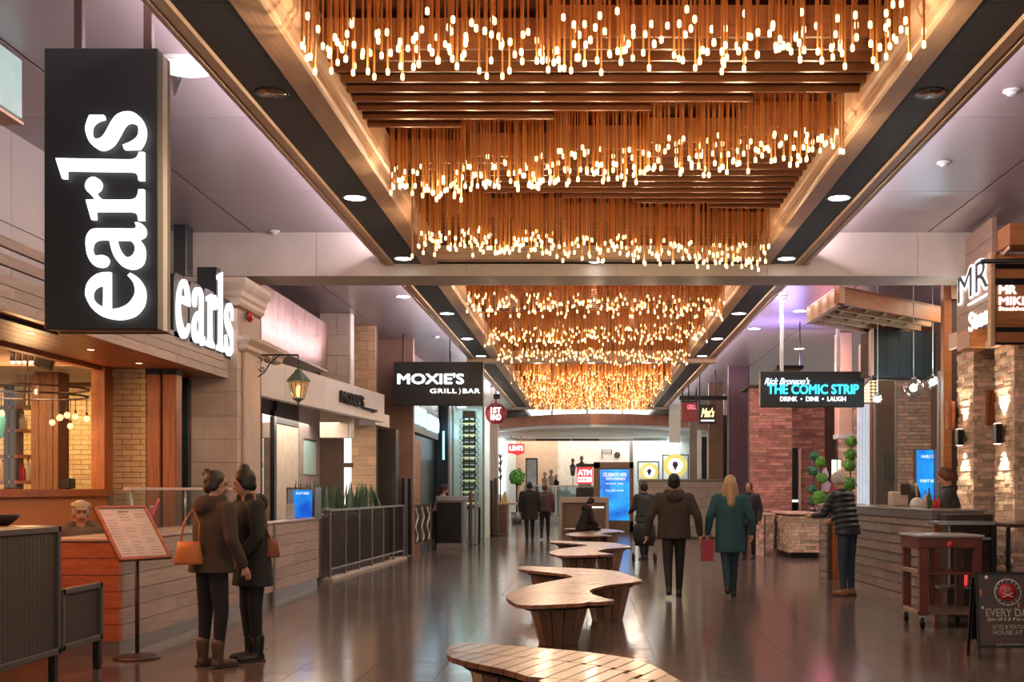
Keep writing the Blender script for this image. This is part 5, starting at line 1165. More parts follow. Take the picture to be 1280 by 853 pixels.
# globe pendants
gm = glass_mat('globe_glass',(.8,.93,.96),1.0)
for i,(px,py,r,Y) in enumerate(((1142,485,12,17.5),(1166,478,9,18.35),(1097,499,7,18.2))):
    c = W(px,py,Y); R = r*Y/F; t = thing('globe_pendant', ['larger clear glass globe pendant over the bar','bright glass globe pendant beside the timber post over the bar','small glass globe pendant beside the gold bead chandelier'][i], 'pendant', c)
    lathe('globe', [(R*math.sin(PI*k/14),-R*math.cos(PI*k/14)) for k in range(15)], c, gm, t, 24); lathe('bulb', [(R*.32*math.sin(PI*k/8),-R*.32*math.cos(PI*k/8)) for k in range(9)], c, m_down, t, 12)
    lathe('cap', [(R*.25,R*.93),(R*.2,R*1.1)], c, m_steel, t, 12); tube('cord', [c+Vector((0,0,R)),Vector((c.x,c.y,4.92))], .008, m_paint, t); lamp('POINT', c, 32 if i<2 else 8, (.85,.95,1), .06)
# big timber post
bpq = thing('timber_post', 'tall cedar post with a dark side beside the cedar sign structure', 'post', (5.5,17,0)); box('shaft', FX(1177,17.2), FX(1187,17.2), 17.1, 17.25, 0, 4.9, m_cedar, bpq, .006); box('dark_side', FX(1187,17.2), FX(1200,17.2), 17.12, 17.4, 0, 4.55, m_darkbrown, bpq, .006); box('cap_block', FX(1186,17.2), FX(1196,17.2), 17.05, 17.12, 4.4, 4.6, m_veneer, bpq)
sp2 = thing('steel_post', 'slim grey post between the blue poster and the cedar post', 'post', (FX(1176,18),18,0)); box('shaft', FX(1173,18), FX(1178,18), 18, 18.07, .03, 3.4, m_greymetal, sp2); box('foot', FX(1172,18), FX(1179,18), 17.95, 18.1, 0, .03, m_black, sp2)
# ledgestone columns
def stonecol(lab, xn, yn, dX, dY, z1, seed):
    t = thing('stone_column', lab, 'column', (xn+dX/2,yn+dY/2,0)); random.seed(seed)
    box('core', xn+.05, xn+dX, yn+.05, yn+dY, 0, z1, m_backing, t, 0)
    courses('ledgestone', (xn,yn+.05,0), (1,0,0), dX, z1, .06, (.12,.34), .055, m_ledge, t, .004, 299, .3, joined=True)
    courses('ledgestone', (xn+.05,yn+dY,0), (0,-1,0), dY, z1, .06, (.12,.4), .055, m_ledge, t, .004, 299, .3, joined=True)
    return t
stonecol('farther ledgestone column with a black up and down wall light', 5.28, 15.3, .6, .7, 3.42, 5)
stonecol('nearer ledgestone column at the right edge, behind the board sign', 5.28, 13.84, .7, .68, 3.34, 6)
for i,(Y,pz0,pz1,l) in enumerate(((15.65,557,537,'black up and down wall light on the farther stone column'),(14.2,555,530,'black up and down wall light on the nearer stone column'))):
    z0, z1 = FZ(pz0,Y), FZ(pz1,Y); t = thing('wall_light', l, 'wall light', (5.2,Y,z0)); box('body', 5.16, 5.24, Y-.07, Y+.07, z0, z1, m_black, t, .006); box('mount', 5.235, 5.27, Y+.07, Y+.10, z0+.01, z1-.01, m_steel, t)
    for s in (1,-1):
        z = z1 if s>0 else z0; box('lens', 5.17, 5.23, Y-.05, Y+.05, z-.002 if s>0 else z-.006, z+.006 if s>0 else z+.002, m_warmdown, t)
        lamp('SPOT', (5.19,Y,z+s*.02), 60, (1,.78,.55), .02, (PI if s>0 else 0, .15*(1 if s<0 else 1)*(1 if s>0 else -1), 0), spot=1.3)
for i,(px0,px1,pa,pb,Y,l) in enumerate(((1183.5,1193.5,538,502,15.9,'short cedar plaque beside the farther stone column'),(1233,1243,532,488,15.24,'short cedar plaque between the two stone columns'))):
    t = thing('cedar_plaque', l, 'plaque', W(px0,pa,Y)); xm = (px0+px1)/2; box('board', FX(px0,Y), FX(xm,Y)-.005, Y-.02, Y+.04, FZ(pa,Y), FZ(pb,Y), m_wood, t); box('board', FX(xm,Y)+.005, FX(px1,Y), Y-.02, Y+.04, FZ(pa,Y), FZ(pb,Y), m_wood, t); box('batten', FX(px0,Y)+.01, 5.3 if i==0 else FX(px1,Y)-.01, Y+.04, Y+.07, FZ(pa,Y)+.1, FZ(pb,Y)-.1, m_black, t)
# steakhouse sign structure
st = thing('sign_structure', 'cedar framed restaurant sign with white outlined letters at the right edge', 'sign', (5.3,14,3.3))
Yf = 13.6
def SB(name, a, b, c, d, Y, th, mat, bev=.006): return box(name, FX(a,Y), FX(b,Y) if b<1285 else 6.2, Y, Y+th, FZ(d,Y), FZ(c,Y), mat, st, bev)
for k in range(5): z0 = FZ(431,Yf)+k*.24; box('board', FX(1244,Yf), 6.2, Yf, Yf+.05, z0, min(z0+.236,FZ(318,Yf)), m_cedar, st, .003)
SB('edge_post', 1238.5, 1244, 315, 433, Yf-.03, .12, m_palewood)
for (c,d) in ((330,336),(348,356),(409,415),(428,431)): SB('iron_strap', 1245, 1290, c, d, Yf-.012, .012, m_black, .002)
Fq = frame((0,Yf-.003,0),(1,0,0),(0,0,1))
text('MR', FX(1248,Yf), FX(1270,Yf), FZ(368,Yf), FZ(357,Yf), Fq, m_whitesoft, st, 'lettering', .02, .03); text('. ', FX(1248,Yf), FX(1249,Yf), FZ(368,Yf), FZ(357,Yf), Fq, m_whitesoft, st) if False else None
text('MR. MIKES', FX(1248,Yf), FX(1310,Yf), FZ(368,Yf), FZ(357,Yf), Fq, m_whitesoft, st, 'lettering', .022, .02) if False else None
text('M', FX(1271,Yf), FX(1283,Yf), FZ(368,Yf), FZ(357,Yf), Fq, m_whitesoft, st, 'lettering', .02, .03) if False else None
text('MIKES', FX(1248,Yf), FX(1293,Yf), FZ(382,Yf), FZ(371,Yf), Fq, glow('pink_white',(1,.72,.74),.9), st, 'lettering', .02, .03)
text('Steakhouse', FX(1248,Yf), FX(1295,Yf), FZ(388.5,Yf), FZ(383.5,Yf), Fq, m_whitesoft, st, 'lettering', .01, .015)
# receding board with outlined letters
Q0 = Vector((FX(1196,15.3),15.3,0)); Q1 = Vector((FX(1240,13.75),13.75,0)); dq = (Q1-Q0).normalized(); nq = Vector((-dq.y,dq.x,0)); nq = nq if nq.x<0 else -nq; Lq = (Q1-Q0).length
Mq = Matrix.Translation(Q0)@Matrix((dq,-nq,Vector((0,0,1)))).transposed().to_4x4()
for k in range(5): box('sign_board', 0, Lq, 0, .06, FZ(420,15.3)+.0+k*.25, FZ(420,15.3)+k*.25+.246, mk('weathered_board',(.40,.27,.2),(.30,.2,.16),rough=.5,ns=4,scale=(1,1,8)) if k==0 else bpy.data.materials['weathered_board'], st, .003, M=Mq)
Fs = frame(Q0+nq*.02, dq, (0,0,1))
sc = Lq/44.
text('MR', .12, Lq*.97, 3.98, 4.42, Fs, m_white, st, 'outline_letters', .004, .045); text('MR', .15, Lq*.96, 4.01, 4.39, frame(Q0+nq*.026, dq, (0,0,1)), m_bluewall, st, 'letter_faces', .004, .0)
text('Stea', Lq*.42, Lq*.98, 3.55, 3.80, Fs, m_white, st, 'outline_letters', .01, .015); box('underline', Lq*.4, Lq*.97, -.03, -.02, 3.90, 3.93, m_white, st, .002, M=Mq)
SB('lintel_beam', 1212, 1240, 410, 434, 14.6, .5, m_cedar); box('lintel_end', FX(1187,15.9), FX(1210,15.3), 15.28, 15.95, FZ(436,15.6)+.02, FZ(414,15.6), m_veneer, st, .01)
SB('lintel_beam', 1228, 1290, 433, 447, 13.82, .6, m_veneer) if False else None
box('lintel_beam', 5.15, 6.1, 13.74, 14.5, 3.33, 3.42, m_veneer, st, .01)
SB('beam_block', 1208.5, 1232, 309, 331, 14.9, .5, m_cedar); box('beam_end', FX(1207,14.9), FX(1208.5,14.9), 14.88, 15.4, FZ(331,14.9), FZ(311,14.9), m_veneer, st)
SB('upper_beam', 1262, 1290, 279, 306, 13.2, .4, m_cedar); prism('upper_beam_face', [(FX(1239,14.3),14.3),(FX(1262,13.2),13.2),(FX(1262,13.2)+.04,13.25),(FX(1239,14.3)+.04,14.35)], 'z', FZ(279,13.2)-.3, FZ(279,13.2)-.02, m_veneer, st)
tube('top_pipe', [(FX(1226,13.4),13.4,FZ(327,13.4)),(6.2,13.4,FZ(327,13.4)+.02)], .028, m_black, st, 10)
box('back_frame', 5.35, 6.2, 13.7, 15.3, 3.42, 3.5, m_backing, st); box('back_frame', 5.6, 6.2, 14.2, 15.4, 3.5, 4.5, m_backing, st)
tube('hanger_cable', [(FX(1238.5,14),14,FZ(313,14)),(FX(1238.5,14),14,4.92)], .006, m_steel, st)
pg = thing('pink_glow_panel', 'pink and white lit panel above the cedar framed sign at the right edge', 'light panel', (5.9,14.3,4.3)); prism('panel', [(FX(1259,13.9),FZ(306,13.9)+.02),(6.3,FZ(306,13.9)+.02),(6.3,FZ(296,13.9)+.25)], 'y', 13.9, 13.95, glow('pinkpanel',(1,.6,.72),.7), pg); box('bracket', 5.6,6.2,13.95,14.1,FZ(306,13.9)-.02,FZ(306,13.9)+.02,m_black,pg)
struct(box('wall_right', 7.2, 7.4, 2, 24, 0, 4.92, m_brownpanel, bev=0))
# neon sign
YN = 19.8; ns_ = thing('neon_sign', 'black hanging sign with cyan neon capitals on two white posts', 'sign', W(1015,486,YN))
box('case', FX(950.5,YN), FX(1080.5,YN), YN, YN+.16, FZ(509,YN), FZ(464.5,YN), m_signblack, ns_, .008)
Fn = frame((0,YN-.005,0),(1,0,0),(0,0,1))
text('THE COMIC STRIP', FX(959,YN), FX(1073,YN), FZ(493,YN), FZ(481,YN), Fn, m_cyan, ns_, 'lettering', .03, .007)
text("Rick Bronson's", FX(955.5,YN), FX(1012,YN), FZ(481,YN), FZ(472.5,YN), Fn, glow('pale_blue_script',(.75,.92,1),1.1), ns_, 'lettering', .02, .012, .4)
text('DRINK  •  DINE  •  LAUGH', FX(975,YN), FX(1057,YN), FZ(502,YN), FZ(496,YN), Fn, m_whitesoft, ns_, 'lettering', .02, .015)
for px in (978,1049): box('hanger_post', FX(px,YN)-.03, FX(px,YN)+.03, YN+.04, YN+.1, FZ(464.5,YN), 4.92, m_paint, ns_)
box('flange', FX(972,YN), FX(984,YN), YN-.02, YN+.15, 4.88, 4.92, m_paint, ns_)
ul = thing('uplight', 'small dark violet uplight above the neon sign', 'uplight', (4.09,22.8,3.94)); box('housing', 3.82, 4.36, 22.55, 23.05, 3.93, 4.0, m_black, ul); tube('rod', [(4.33,22.8,3.98),(4.33,22.8,4.92)], .012, m_black, ul)
# low stone walls and planter
t = thing('stone_planter', 'stone faced planter box holding the ball topiaries', 'planter', (FX(1004,25.5),25.5,0)); Y = 24.4
xa, xb, zt = FX(985,Y), FX(1024.5,Y), FZ(641,Y)
box('core', xa+.05, xb, Y+.05, Y+2.0, .12, zt-.02, m_backing, t, 0); courses('ledgestone', (xa,Y+.05,.12), (1,0,0), xb-xa, zt-.2, .075, (.14,.3), .055, m_ledge, t, .005, 299, .2); courses('ledgestone', (xa+.05,Y+2,.12), (0,-1,0), 1.95, zt-.2, .075, (.14,.4), .055, m_ledge, t, .005, 299, .2)
box('cap', xa-.03, xb+.02, Y-.03, Y+2, zt-.05, zt, m_veneer, t, .01); box('plinth', xa+.08, xb-.02, Y+.08, Y+1.9, 0, .12, m_black, t)
pq = [(978,27.6,'stone pier left of the planter, lit white at its foot'),(962,27.0,'stone pier left of the planter, second from it'),(950,26.6,'leftmost low stone pier before the red wall')]
for px,Y,l in pq:
    t = thing('stone_pier', l, 'pier', (FX(px,Y),Y-.8,0)); Y -= 1.2; xa, xb = FX(px-5,Y), FX(px+5,Y); zt = FZ(642,Y)
    box('core', xa+.04, xb, Y+.05, Y+.5, 0, zt-.03, m_backing, t, 0); courses('ledgestone', (xa,Y+.05,0), (1,0,0), xb-xa, zt-.03, .08, (.1,.2), .05, m_ledge, t, .005, 299, .2); box('cap', xa-.02, xb+.02, Y-.02, Y+.5, zt-.04, zt, m_veneer, t, .008)
# topiaries
def topiary(lab, cat, base, balls, mat, seed):
    t = thing('topiary', lab, cat, base)
    for k,(px,py,r,Y) in enumerate(balls): leafball('foliage_ball', W(px,py,Y), r*Y/F, 240, mat, t, .05, seed+k)
    b0 = W(balls[0][0],balls[0][1],balls[0][3]); b1 = W(balls[-1][0],balls[-1][1],balls[-1][3]); tube('stem', [b0,(b1.x,b1.y,base[2]+.05)], .015, m_darkbrown, t); lathe('pot', [(.07,0),(.1,.1),(.09,.1)], base, m_greymetal, t, 12)
topiary('bright green topiary of three balls in front of the stone planter wall','topiary',(FX(1025,25),25,.98),[(1026,578,7.2,25),(1027,598,7.5,25),(1024,622,10,25)],m_leaf,10)
topiary('dark teal spiral topiary behind the bright green one','topiary',(FX(1016,25.6),25.6,.98),[(1018,570,6,25.6),(1016,589,7,25.6),(1015,612,6,25.6),(1016,626,6,25.6)],m_leafteal,30)
topiary('tall green topiary with stacked balls beside the white curtain','topiary',(FX(1062,23.9),23.9,0),[(1064,552,7.5,23.9),(1063,569,8,23.9),(1062,582,8.2,23.9),(1061,606,10.5,23.9)],m_leaf,50)
td = thing('stand', 'white scroll shaped display stand behind the right topiary', 'stand', W(1045,640,24.3)); prism('scroll_board', [tuple((FX(a,24.5),FZ(b,24.5))) for a,b in ((1040,622),(1048,618),(1046,606),(1040,598),(1046,592),(1050,585),(1054,600),(1052,612),(1062,622))], 'y', 24.5, 24.54, m_paint, td); box('base', FX(1037,24.5), FX(1064,24.5), 24.4, 24.7, 0, FZ(622,24.5), m_brownpanel, td)
td2 = thing('stand', 'white lilac scroll board right of the three ball topiary', 'stand', W(1033,640,25.6)); prism('scroll_board', [tuple((FX(a,25.5),FZ(b,25.5))) for a,b in ((1027,615),(1030,600),(1028,590),(1033,584),(1036,594),(1034,600),(1039,606),(1036,615))], 'y', 25.5, 25.54, mk('lilac_paint',(.62,.55,.72),rough=.5), td2); box('foot', FX(1026,25.5), FX(1039,25.5), 25.4, 25.6, 0, FZ(615,25.5), m_brownpanel, td2)
# bar counter: end pier, gate gap, long run
def run(a, b): d = (b-a); L = d.length; d = d.normalized(); return d, L
CA = Vector((3.97,19.1,0)); CB = Vector((4.2,13.6,0)); dC, LC = run(CA, CB)
bc = thing('bar_counter', 'long grey block faced bar counter on the right with stepped pale joints', 'counter', (4.1,16,0))
Mc = Matrix.Translation(CA)@Matrix((dC,Vector((0,0,1)).cross(dC),Vector((0,0,1)))).transposed().to_4x4()
# local: x along from far to near, y away from the aisle
def cbx(name, a, b, y0, y1, z0, z1, mat, bev=.004): return box(name, a, b, y0, y1, z0, z1, mat, bc, bev, M=Mc)
g0, g1 = .42, 1.35      # the gate gap
for (a,b) in ((0,g0),(g1,LC)):
    cbx('core', a+.01, b, .03, .6, 0, 1.15, m_backing, 0)
    zc = 0; k = 0
    while zc < 1.1:
        x = a; 
        while x < b-.02:
            l = min(.62 if (k%2 or x>a) else .38, b-x); l = l if b-x-l > .1 else b-x
            o = cbx('block', x, x+l-.006, .0 if k%2 else .008, .04, zc, zc+.115, m_barblock, .002); cbx('pale_joint', x, x+l-.006, -.006, .03, zc+.117, zc+.126, m_steel, 0) if k>0 and k<8 else None; x += l
        zc += .13; k += 1
    cbx('top_band', a-.02, b+.02, -.02, .62, 1.13, 1.23, m_greymetal); cbx('worktop', a-.03, b+.03, -.03, .66, 1.23, 1.255, mk('bar_top',(.33,.28,.25),rough=.2) if a==0 else bpy.data.materials['bar_top'])
cbx('gate_rail', g0+.02, g1-.02, .15, .19, .28, .33, m_steel); cbx('gate_rail', g0+.02, g1-.02, .15, .19, 1.02, 1.07, m_steel); cbx('gate_post', g0+.0, g0+.16, .1, .5, 0, 1.13, m_woodv)
for k in range(3): cbx('gate_bar', g0+.3+k*.22, g0+.34+k*.22, .16, .18, .0, 1.05, m_steel if k%2 else m_black)
cbx('end_block', LC+.03, LC+.34, .05, .6, 0, 1.2, m_darkbrown)
# objects on the bar
it = thing('coffee_machine', 'beige till and card machine on the bar near the leaning customer', 'till', W(1125,630,16.0)); p = W(1127,628,16.0)
box('body', p.x-.12, p.x+.10, p.y, p.y+.3, 1.255, 1.47, mk('till_beige',(.48,.42,.36),rough=.5), it, .02); box('screen', p.x-.02, p.x+.12, p.y-.03, p.y-.01, 1.42, 1.58, m_darkbrown, it); tube('loop_handle', [(p.x+.08,p.y,1.5),(p.x+.14,p.y,1.62),(p.x+.2,p.y,1.58),(p.x+.22,p.y,1.4)], .02, m_palewood, it); it.name = 'till'
it2 = thing('chair', 'black rounded chair back beyond the bar', 'chair', (FX(1138,17.6),17.6,0)); lathe('back', [(.02,1.15),(.14,1.2),(.16,1.4),(.11,1.56),(.01,1.62)], (FX(1138,17.6),17.6,0), m_signblack, it2, 16); lathe('pedestal', [(.2,0),(.2,.03),(.03,.05),(.03,1.16)], (FX(1138,17.6),17.6,0), m_steel, it2, 12)
it3 = thing('dome_bowl', 'white domed bowl on the bar', 'bowl', W(1146,628,16.2)); p = W(1146,628,15.6); lathe('dome', [(.10,0),(.10,.03),(.085,.08),(.05,.12),(.005,.135)], (p.x,p.y,1.255), m_paint, it3, 18); lathe('rim', [(.11,0),(.11,.012)], (p.x,p.y,1.255), m_steel, it3, 18)
for i,(px,h,m,l) in enumerate(((1160,.22,m_bc,'small pale bottle on the bar left of the red jars'),(1165,.26,m_bg,'dark green bottle on the bar behind the red jars'),(1168,.15,m_br,'red jar on the bar, left one'),(1173,.15,m_br,'red jar on the bar, right one'))):
    x = FX(px,14.6); bottle(x,14.6+(.12 if i<2 else 0),1.255,h,.032,m,l,m_black)
# tall tables behind the cart
tt = thing('high_table', 'grey topped high table with steel rail behind the rolling cart', 'table', (4.9,13.1,0))
box('top', FX(1166,13.0), FX(1236,13.0), 12.8, 13.2, 1.09, 1.13, m_steel, tt); box('leg', FX(1234,12.95), FX(1241,12.95), 12.82, 12.89, 0, 1.09, m_black, tt); box('leg', FX(1168,13.1), FX(1173,13.1), 13.1, 13.17, 0, 1.09, m_woodv, tt); box('rail', FX(1170,13.0), FX(1236,13.0), 12.83, 12.87, .92, .95, m_steel, tt); box('shelf', FX(1170,13.0), FX(1234,13.0), 12.85, 13.18, .35, .38, m_greymetal, tt); box('top_support', FX(1186,13.1), FX(1188,13.1), 13.1, 13.14, .38, 1.09, m_steel, tt)
t4 = thing('high_table', 'dark steel high table at the right edge behind the board sign', 'table', (5.5,12.9,0))
box('top', 4.74, 6.2, 12.6, 13.2, 1.07, 1.11, m_darkbrown, t4); box('leg', 4.74, 4.77, 12.62, 12.68, 0, 1.07, m_black, t4); box('shelf_rail', 4.76, 6.2, 12.65, 12.7, .74, .77, m_palewood, t4); box('leg', 6.1, 6.16, 12.62, 12.68, 0, 1.07, m_black, t4)
for i in range(3):
    px = (1198,1206,1228)[i]; p = W(px,640,13.2); g = thing('tumbler', ['leftmost of the three glasses stored under the high table top','middle one of the three glasses stored under the high table top','right hand glass stored under the high table top'][i], 'glass', (p.x,13.0,.38)); lathe('body', [(.03,0),(.035,.01),(.04,.14),(.036,.14),(.03,.02)], (p.x,13.0,.38), m_glass if i else m_red, g, 12); lathe('base', [(.032,0),(.032,.012)], (p.x,13.0,.38), m_steel, g, 12)
# rolling cart
ca = thing('cart', 'red brown wooden rolling cart with two shelves and caster wheels', 'cart', (3.9,12.4,0))
x0, x1, y0, y1, zt = 3.57, 4.24, 12.02, 12.72, 1.01; m_cart = mk('cart_wood',(.17,.03,.014),(.10,.018,.01),rough=.35,ns=5,scale=(5,5,1)); m_cartside = mk('cart_side',(.30,.17,.13),(.24,.13,.10),rough=.4,ns=5,scale=(5,5,1))
for (x,y) in ((x0,y0),(x1-.09,y0),(x0,y1-.07),(x1-.07,y1-.07)): box('leg', x, x+.09, y, y+.07, .14, zt-.06, m_cart, ca)
box('leg', (x0+x1)/2-.04, (x0+x1)/2+.03, y1-.05, y1, .14, zt-.06, m_cart, ca)
box('top', x0-.03, x1+.02, y0-.03, y1+.03, zt-.03, zt, mk('cart_top',(.36,.33,.31),rough=.25), ca, .008); boxes('apron', [(x0-.01,x1+.0,y0-.01,y0+.03,zt-.14,zt-.03),(x0-.01,x0+.02,y0,y1,zt-.16,zt-.03),(x1-.03,x1,y0,y1,zt-.14,zt-.03),(x0,x1,y1-.03,y1,zt-.14,zt-.03)], m_cart, ca, .004)
box('side_rail', x0-.005, x0+.03, y0+.07, y1-.07, .58, .63, m_cartside, ca); box('side_rail', x0-.005, x0+.03, y0+.07, y1-.07, .14, .18, m_cartside, ca)
box('shelf', x0+.02, x1-.02, y0+.02, y1-.03, .58, .61, m_cart, ca); box('shelf', x0, x1, y0, y1, .15, .19, m_brownpanel, ca)
for (x,y) in ((x0+.04,y0+.04),(x1-.05,y0+.04),(x0+.04,y1-.05),(x1-.05,y1-.05)):
    o = lathe('caster', [(.02,-.02),(.055,-.02),(.062,-.012),(.062,.012),(.055,.02),(.02,.02)], (0,0,0), m_black, ca, 20, M=Matrix.Translation((x,y,.062))@Matrix.Rotation(PI/2,4,'Y')@Matrix.Rotation(.5,4,'X')); box('fork', x-.028, x+.028, y-.02, y+.02, .07, .145, m_steel, o)
lathe('red_tag', [(.001,-.006),(.035,-.006),(.035,.0),(.001,.0)], (0,0,0), mk('tag_red',(.75,.05,.05),rough=.4), ca, 20, M=Matrix.Translation((FX(1188.5,12.0),y0-.012,FZ(681,12.0)))@Matrix.Rotation(-PI/2,4,'X'))
# sandwich board
sw = thing('sandwich_board', 'dark sandwich board with chalk style lettering and a round red badge', 'board sign', (3.7,9.9,0))
Yb = 9.86; bx0, bx1, bz0, bz1 = FX(1223,Yb)+.02, FX(1223,Yb)+.54, .12, .76
Mb2 = Matrix.Translation((0,Yb,0))@Matrix.Rotation(-.10,4,'X')
box('face', bx0, bx1, 0, .012, bz0, bz1, mk('board_dark',(.05,.032,.028),(.09,.03,.018),rough=.35,ns=4), sw, .002, M=Mb2)
boxes('frame', [(bx0-.02,bx1+.02,-.006,.02,bz1-.012,bz1+.01),(bx0-.02,bx1+.02,-.006,.02,bz0-.02,bz0),(bx0-.02,bx0,-.006,.02,.0,bz1),(bx1,bx1+.02,-.006,.02,0,bz1)], m_black, sw, .002, M=Mb2)
Mb3 = Matrix.Translation((0,Yb+.27,0))@Matrix.Rotation(.18,4,'X'); boxes('rear_leaf', [(bx0-.03,bx0-.005,0,.02,0,bz1-.03),(bx1+.005,bx1+.03,0,.02,0,bz1-.03),(bx0,bx1,.0,.01,.15,bz1-.05)], m_black, sw, M=Mb3)
Fb = Mb2@frame((0,-.004,0),(1,0,0),(0,0,1)); sx = lambda px: FX(px,Yb); sz = lambda py: FZ(py,Yb)
ccx, ccz, cR = sx(1262.5), sz(741), 17*Yb/F
m_rd = mk('badge_red',(.55,.03,.04),rough=.4); m_ch = mk('chalk',(.85,.78,.7),rough=.6)
lathe('badge_ring', [(cR*.94,0.001),(cR,.001),(cR,.004),(cR*.94,.004)], (0,0,0), m_ch, sw, 40, M=Fb@Matrix.Translation((ccx,ccz,0)), cap=False); lathe('badge', [(.001,0),(cR*.66,0),(cR*.66,.003),(.001,.003)], (0,0,0), m_rd, sw, 32, M=Fb@Matrix.Translation((ccx,ccz,0)))
def arc_text(s, a0, a1, r, flip=False):
    n = len(s)
    for i,chh in enumerate(s):
        if chh == ' ': continue
        t = math.radians(a0+(a1-a0)*i/(n-1)); c = Matrix.Translation((ccx+r*math.cos(t), ccz+r*math.sin(t), 0))@Matrix.Rotation(t-PI/2+(PI if flip else 0),4,'Z'); text(chh, -cR*.09, cR*.09, -cR*.11, cR*.11, Fb@c, m_ch, sw, 'badge_letter', .003, .01)
arc_text('HAPPIER', 160, 20, cR*.83); arc_text('HOURS', 225, 315, cR*.83, True)
text('29', ccx-cR*.25, ccx+cR*.2, ccz+cR*.05, ccz+cR*.38, Fb, m_ch, sw, 'badge_number', .005, .02, z=.003); boxes('crossed_strokes', [(-cR*.4,cR*.4,-cR*.03,cR*.03,.003,.006)], m_ch, sw, M=Fb@Matrix.Translation((ccx,ccz-cR*.2,0))@Matrix.Rotation(.4,4,'Z')); boxes('crossed_strokes', [(-cR*.4,cR*.4,-cR*.03,cR*.03,.003,.006)], m_ch, sw, M=Fb@Matrix.Translation((ccx,ccz-cR*.2,0))@Matrix.Rotation(-.4,4,'Z'))
text('EVERY DAY', sx(1234), sx(1294), sz(771.5), sz(761.5), Fb, m_ch, sw, 'lettering', .003, .02); text('3pm till 6 & 9 to close', sx(1235), sx(1293), sz(778), sz(772.5), Fb, m_ch, sw, 'lettering', .003, .0, .3)
text('BITES & FEATURES', sx(1242), sx(1290), sz(787), sz(782), Fb, m_ch, sw, 'lettering', .003, .01); text('HOUSE AT $5', sx(1242), sx(1290), sz(795), sz(788.5), Fb, m_ch, sw, 'lettering', .003, .02); text('join.mrmikes.com', sx(1247), sx(1290), sz(808.5), sz(804), Fb, m_ch, sw, 'lettering', .003, .01)
m_fl = mk('flame_print',(.65,.22,.05),rough=.5)
for (px,py,r) in ((1236.5,722.5,2.6),(1230.5,760.5,1.8)): lathe('print_dot', [(.001,0),(r*Yb/F,0),(r*Yb/F,.003),(.001,.003)], (0,0,0), m_ch, sw, 14, M=Fb@Matrix.Translation((sx(px),sz(py),0)))
for (px,py,h) in ((1229,742,7),(1276,757,5)): lathe('print_flame', [(.001,0),(.011,0),(.011,.003),(.001,.003)], (0,0,0), m_fl, sw, 12, M=Fb@Matrix.Translation((sx(px),sz(py),0))@Matrix.Diagonal((1,h/2,1,1)))

# ============================================================ BENCHES
OUT = [(-.70,10.45),(-.50,10.13),(.22,10.52),(.16,10.85),(.04,11.3),(.05,11.75),(.25,12.3),(.60,12.75),(.62,13.1),(.50,13.8),(.34,14.45),(.05,14.8),(-.25,15.0),(-.84,15.3),(-.92,15.05),(-.84,14.6),(-.45,14.1),(-.2,13.6),(-.2,13.3),(-.42,12.8),(-.66,12.1),(-.80,11.2)]
def smooth_closed(p, sub=4): return spline_pts(p, sub)
OUTS = smooth_closed(OUT)
def clip(poly, n, c):
    out = []; L_ = len(poly)
    for i in range(L_):
        a, b = poly[i], poly[(i+1)%L_]; da = n[0]*a[0]+n[1]*a[1]-c; db = n[0]*b[0]+n[1]*b[1]-c
        if da <= 0: out.append(a)
        if (da < 0 < db) or (db < 0 < da): t = da/(da-db); out.append((a[0]+(b[0]-a[0])*t, a[1]+(b[1]-a[1])*t))
    return out
def strip_quads(poly, ang, a, b, slices):
    """solid plank between two parallel cuts of the outline: list of top-view polygons"""
    ca_, sa = math.cos(ang), math.sin(ang); n = (ca_, sa)
    q = clip(clip(poly, n, b), (-ca_,-sa), -a)
    return q
def poly_area(q): return .5*sum(q[i][0]*q[(i+1)%len(q)][1]-q[(i+1)%len(q)][0]*q[i][1] for i in range(len(q)))
BCX, BCY = -.1, 12.7
m_stave = mk('bench_stave', (.30,.17,.11), (.20,.11,.07), rough=.3, ns=4, scale=(5,5,.6), rand=.45, coat=.4)
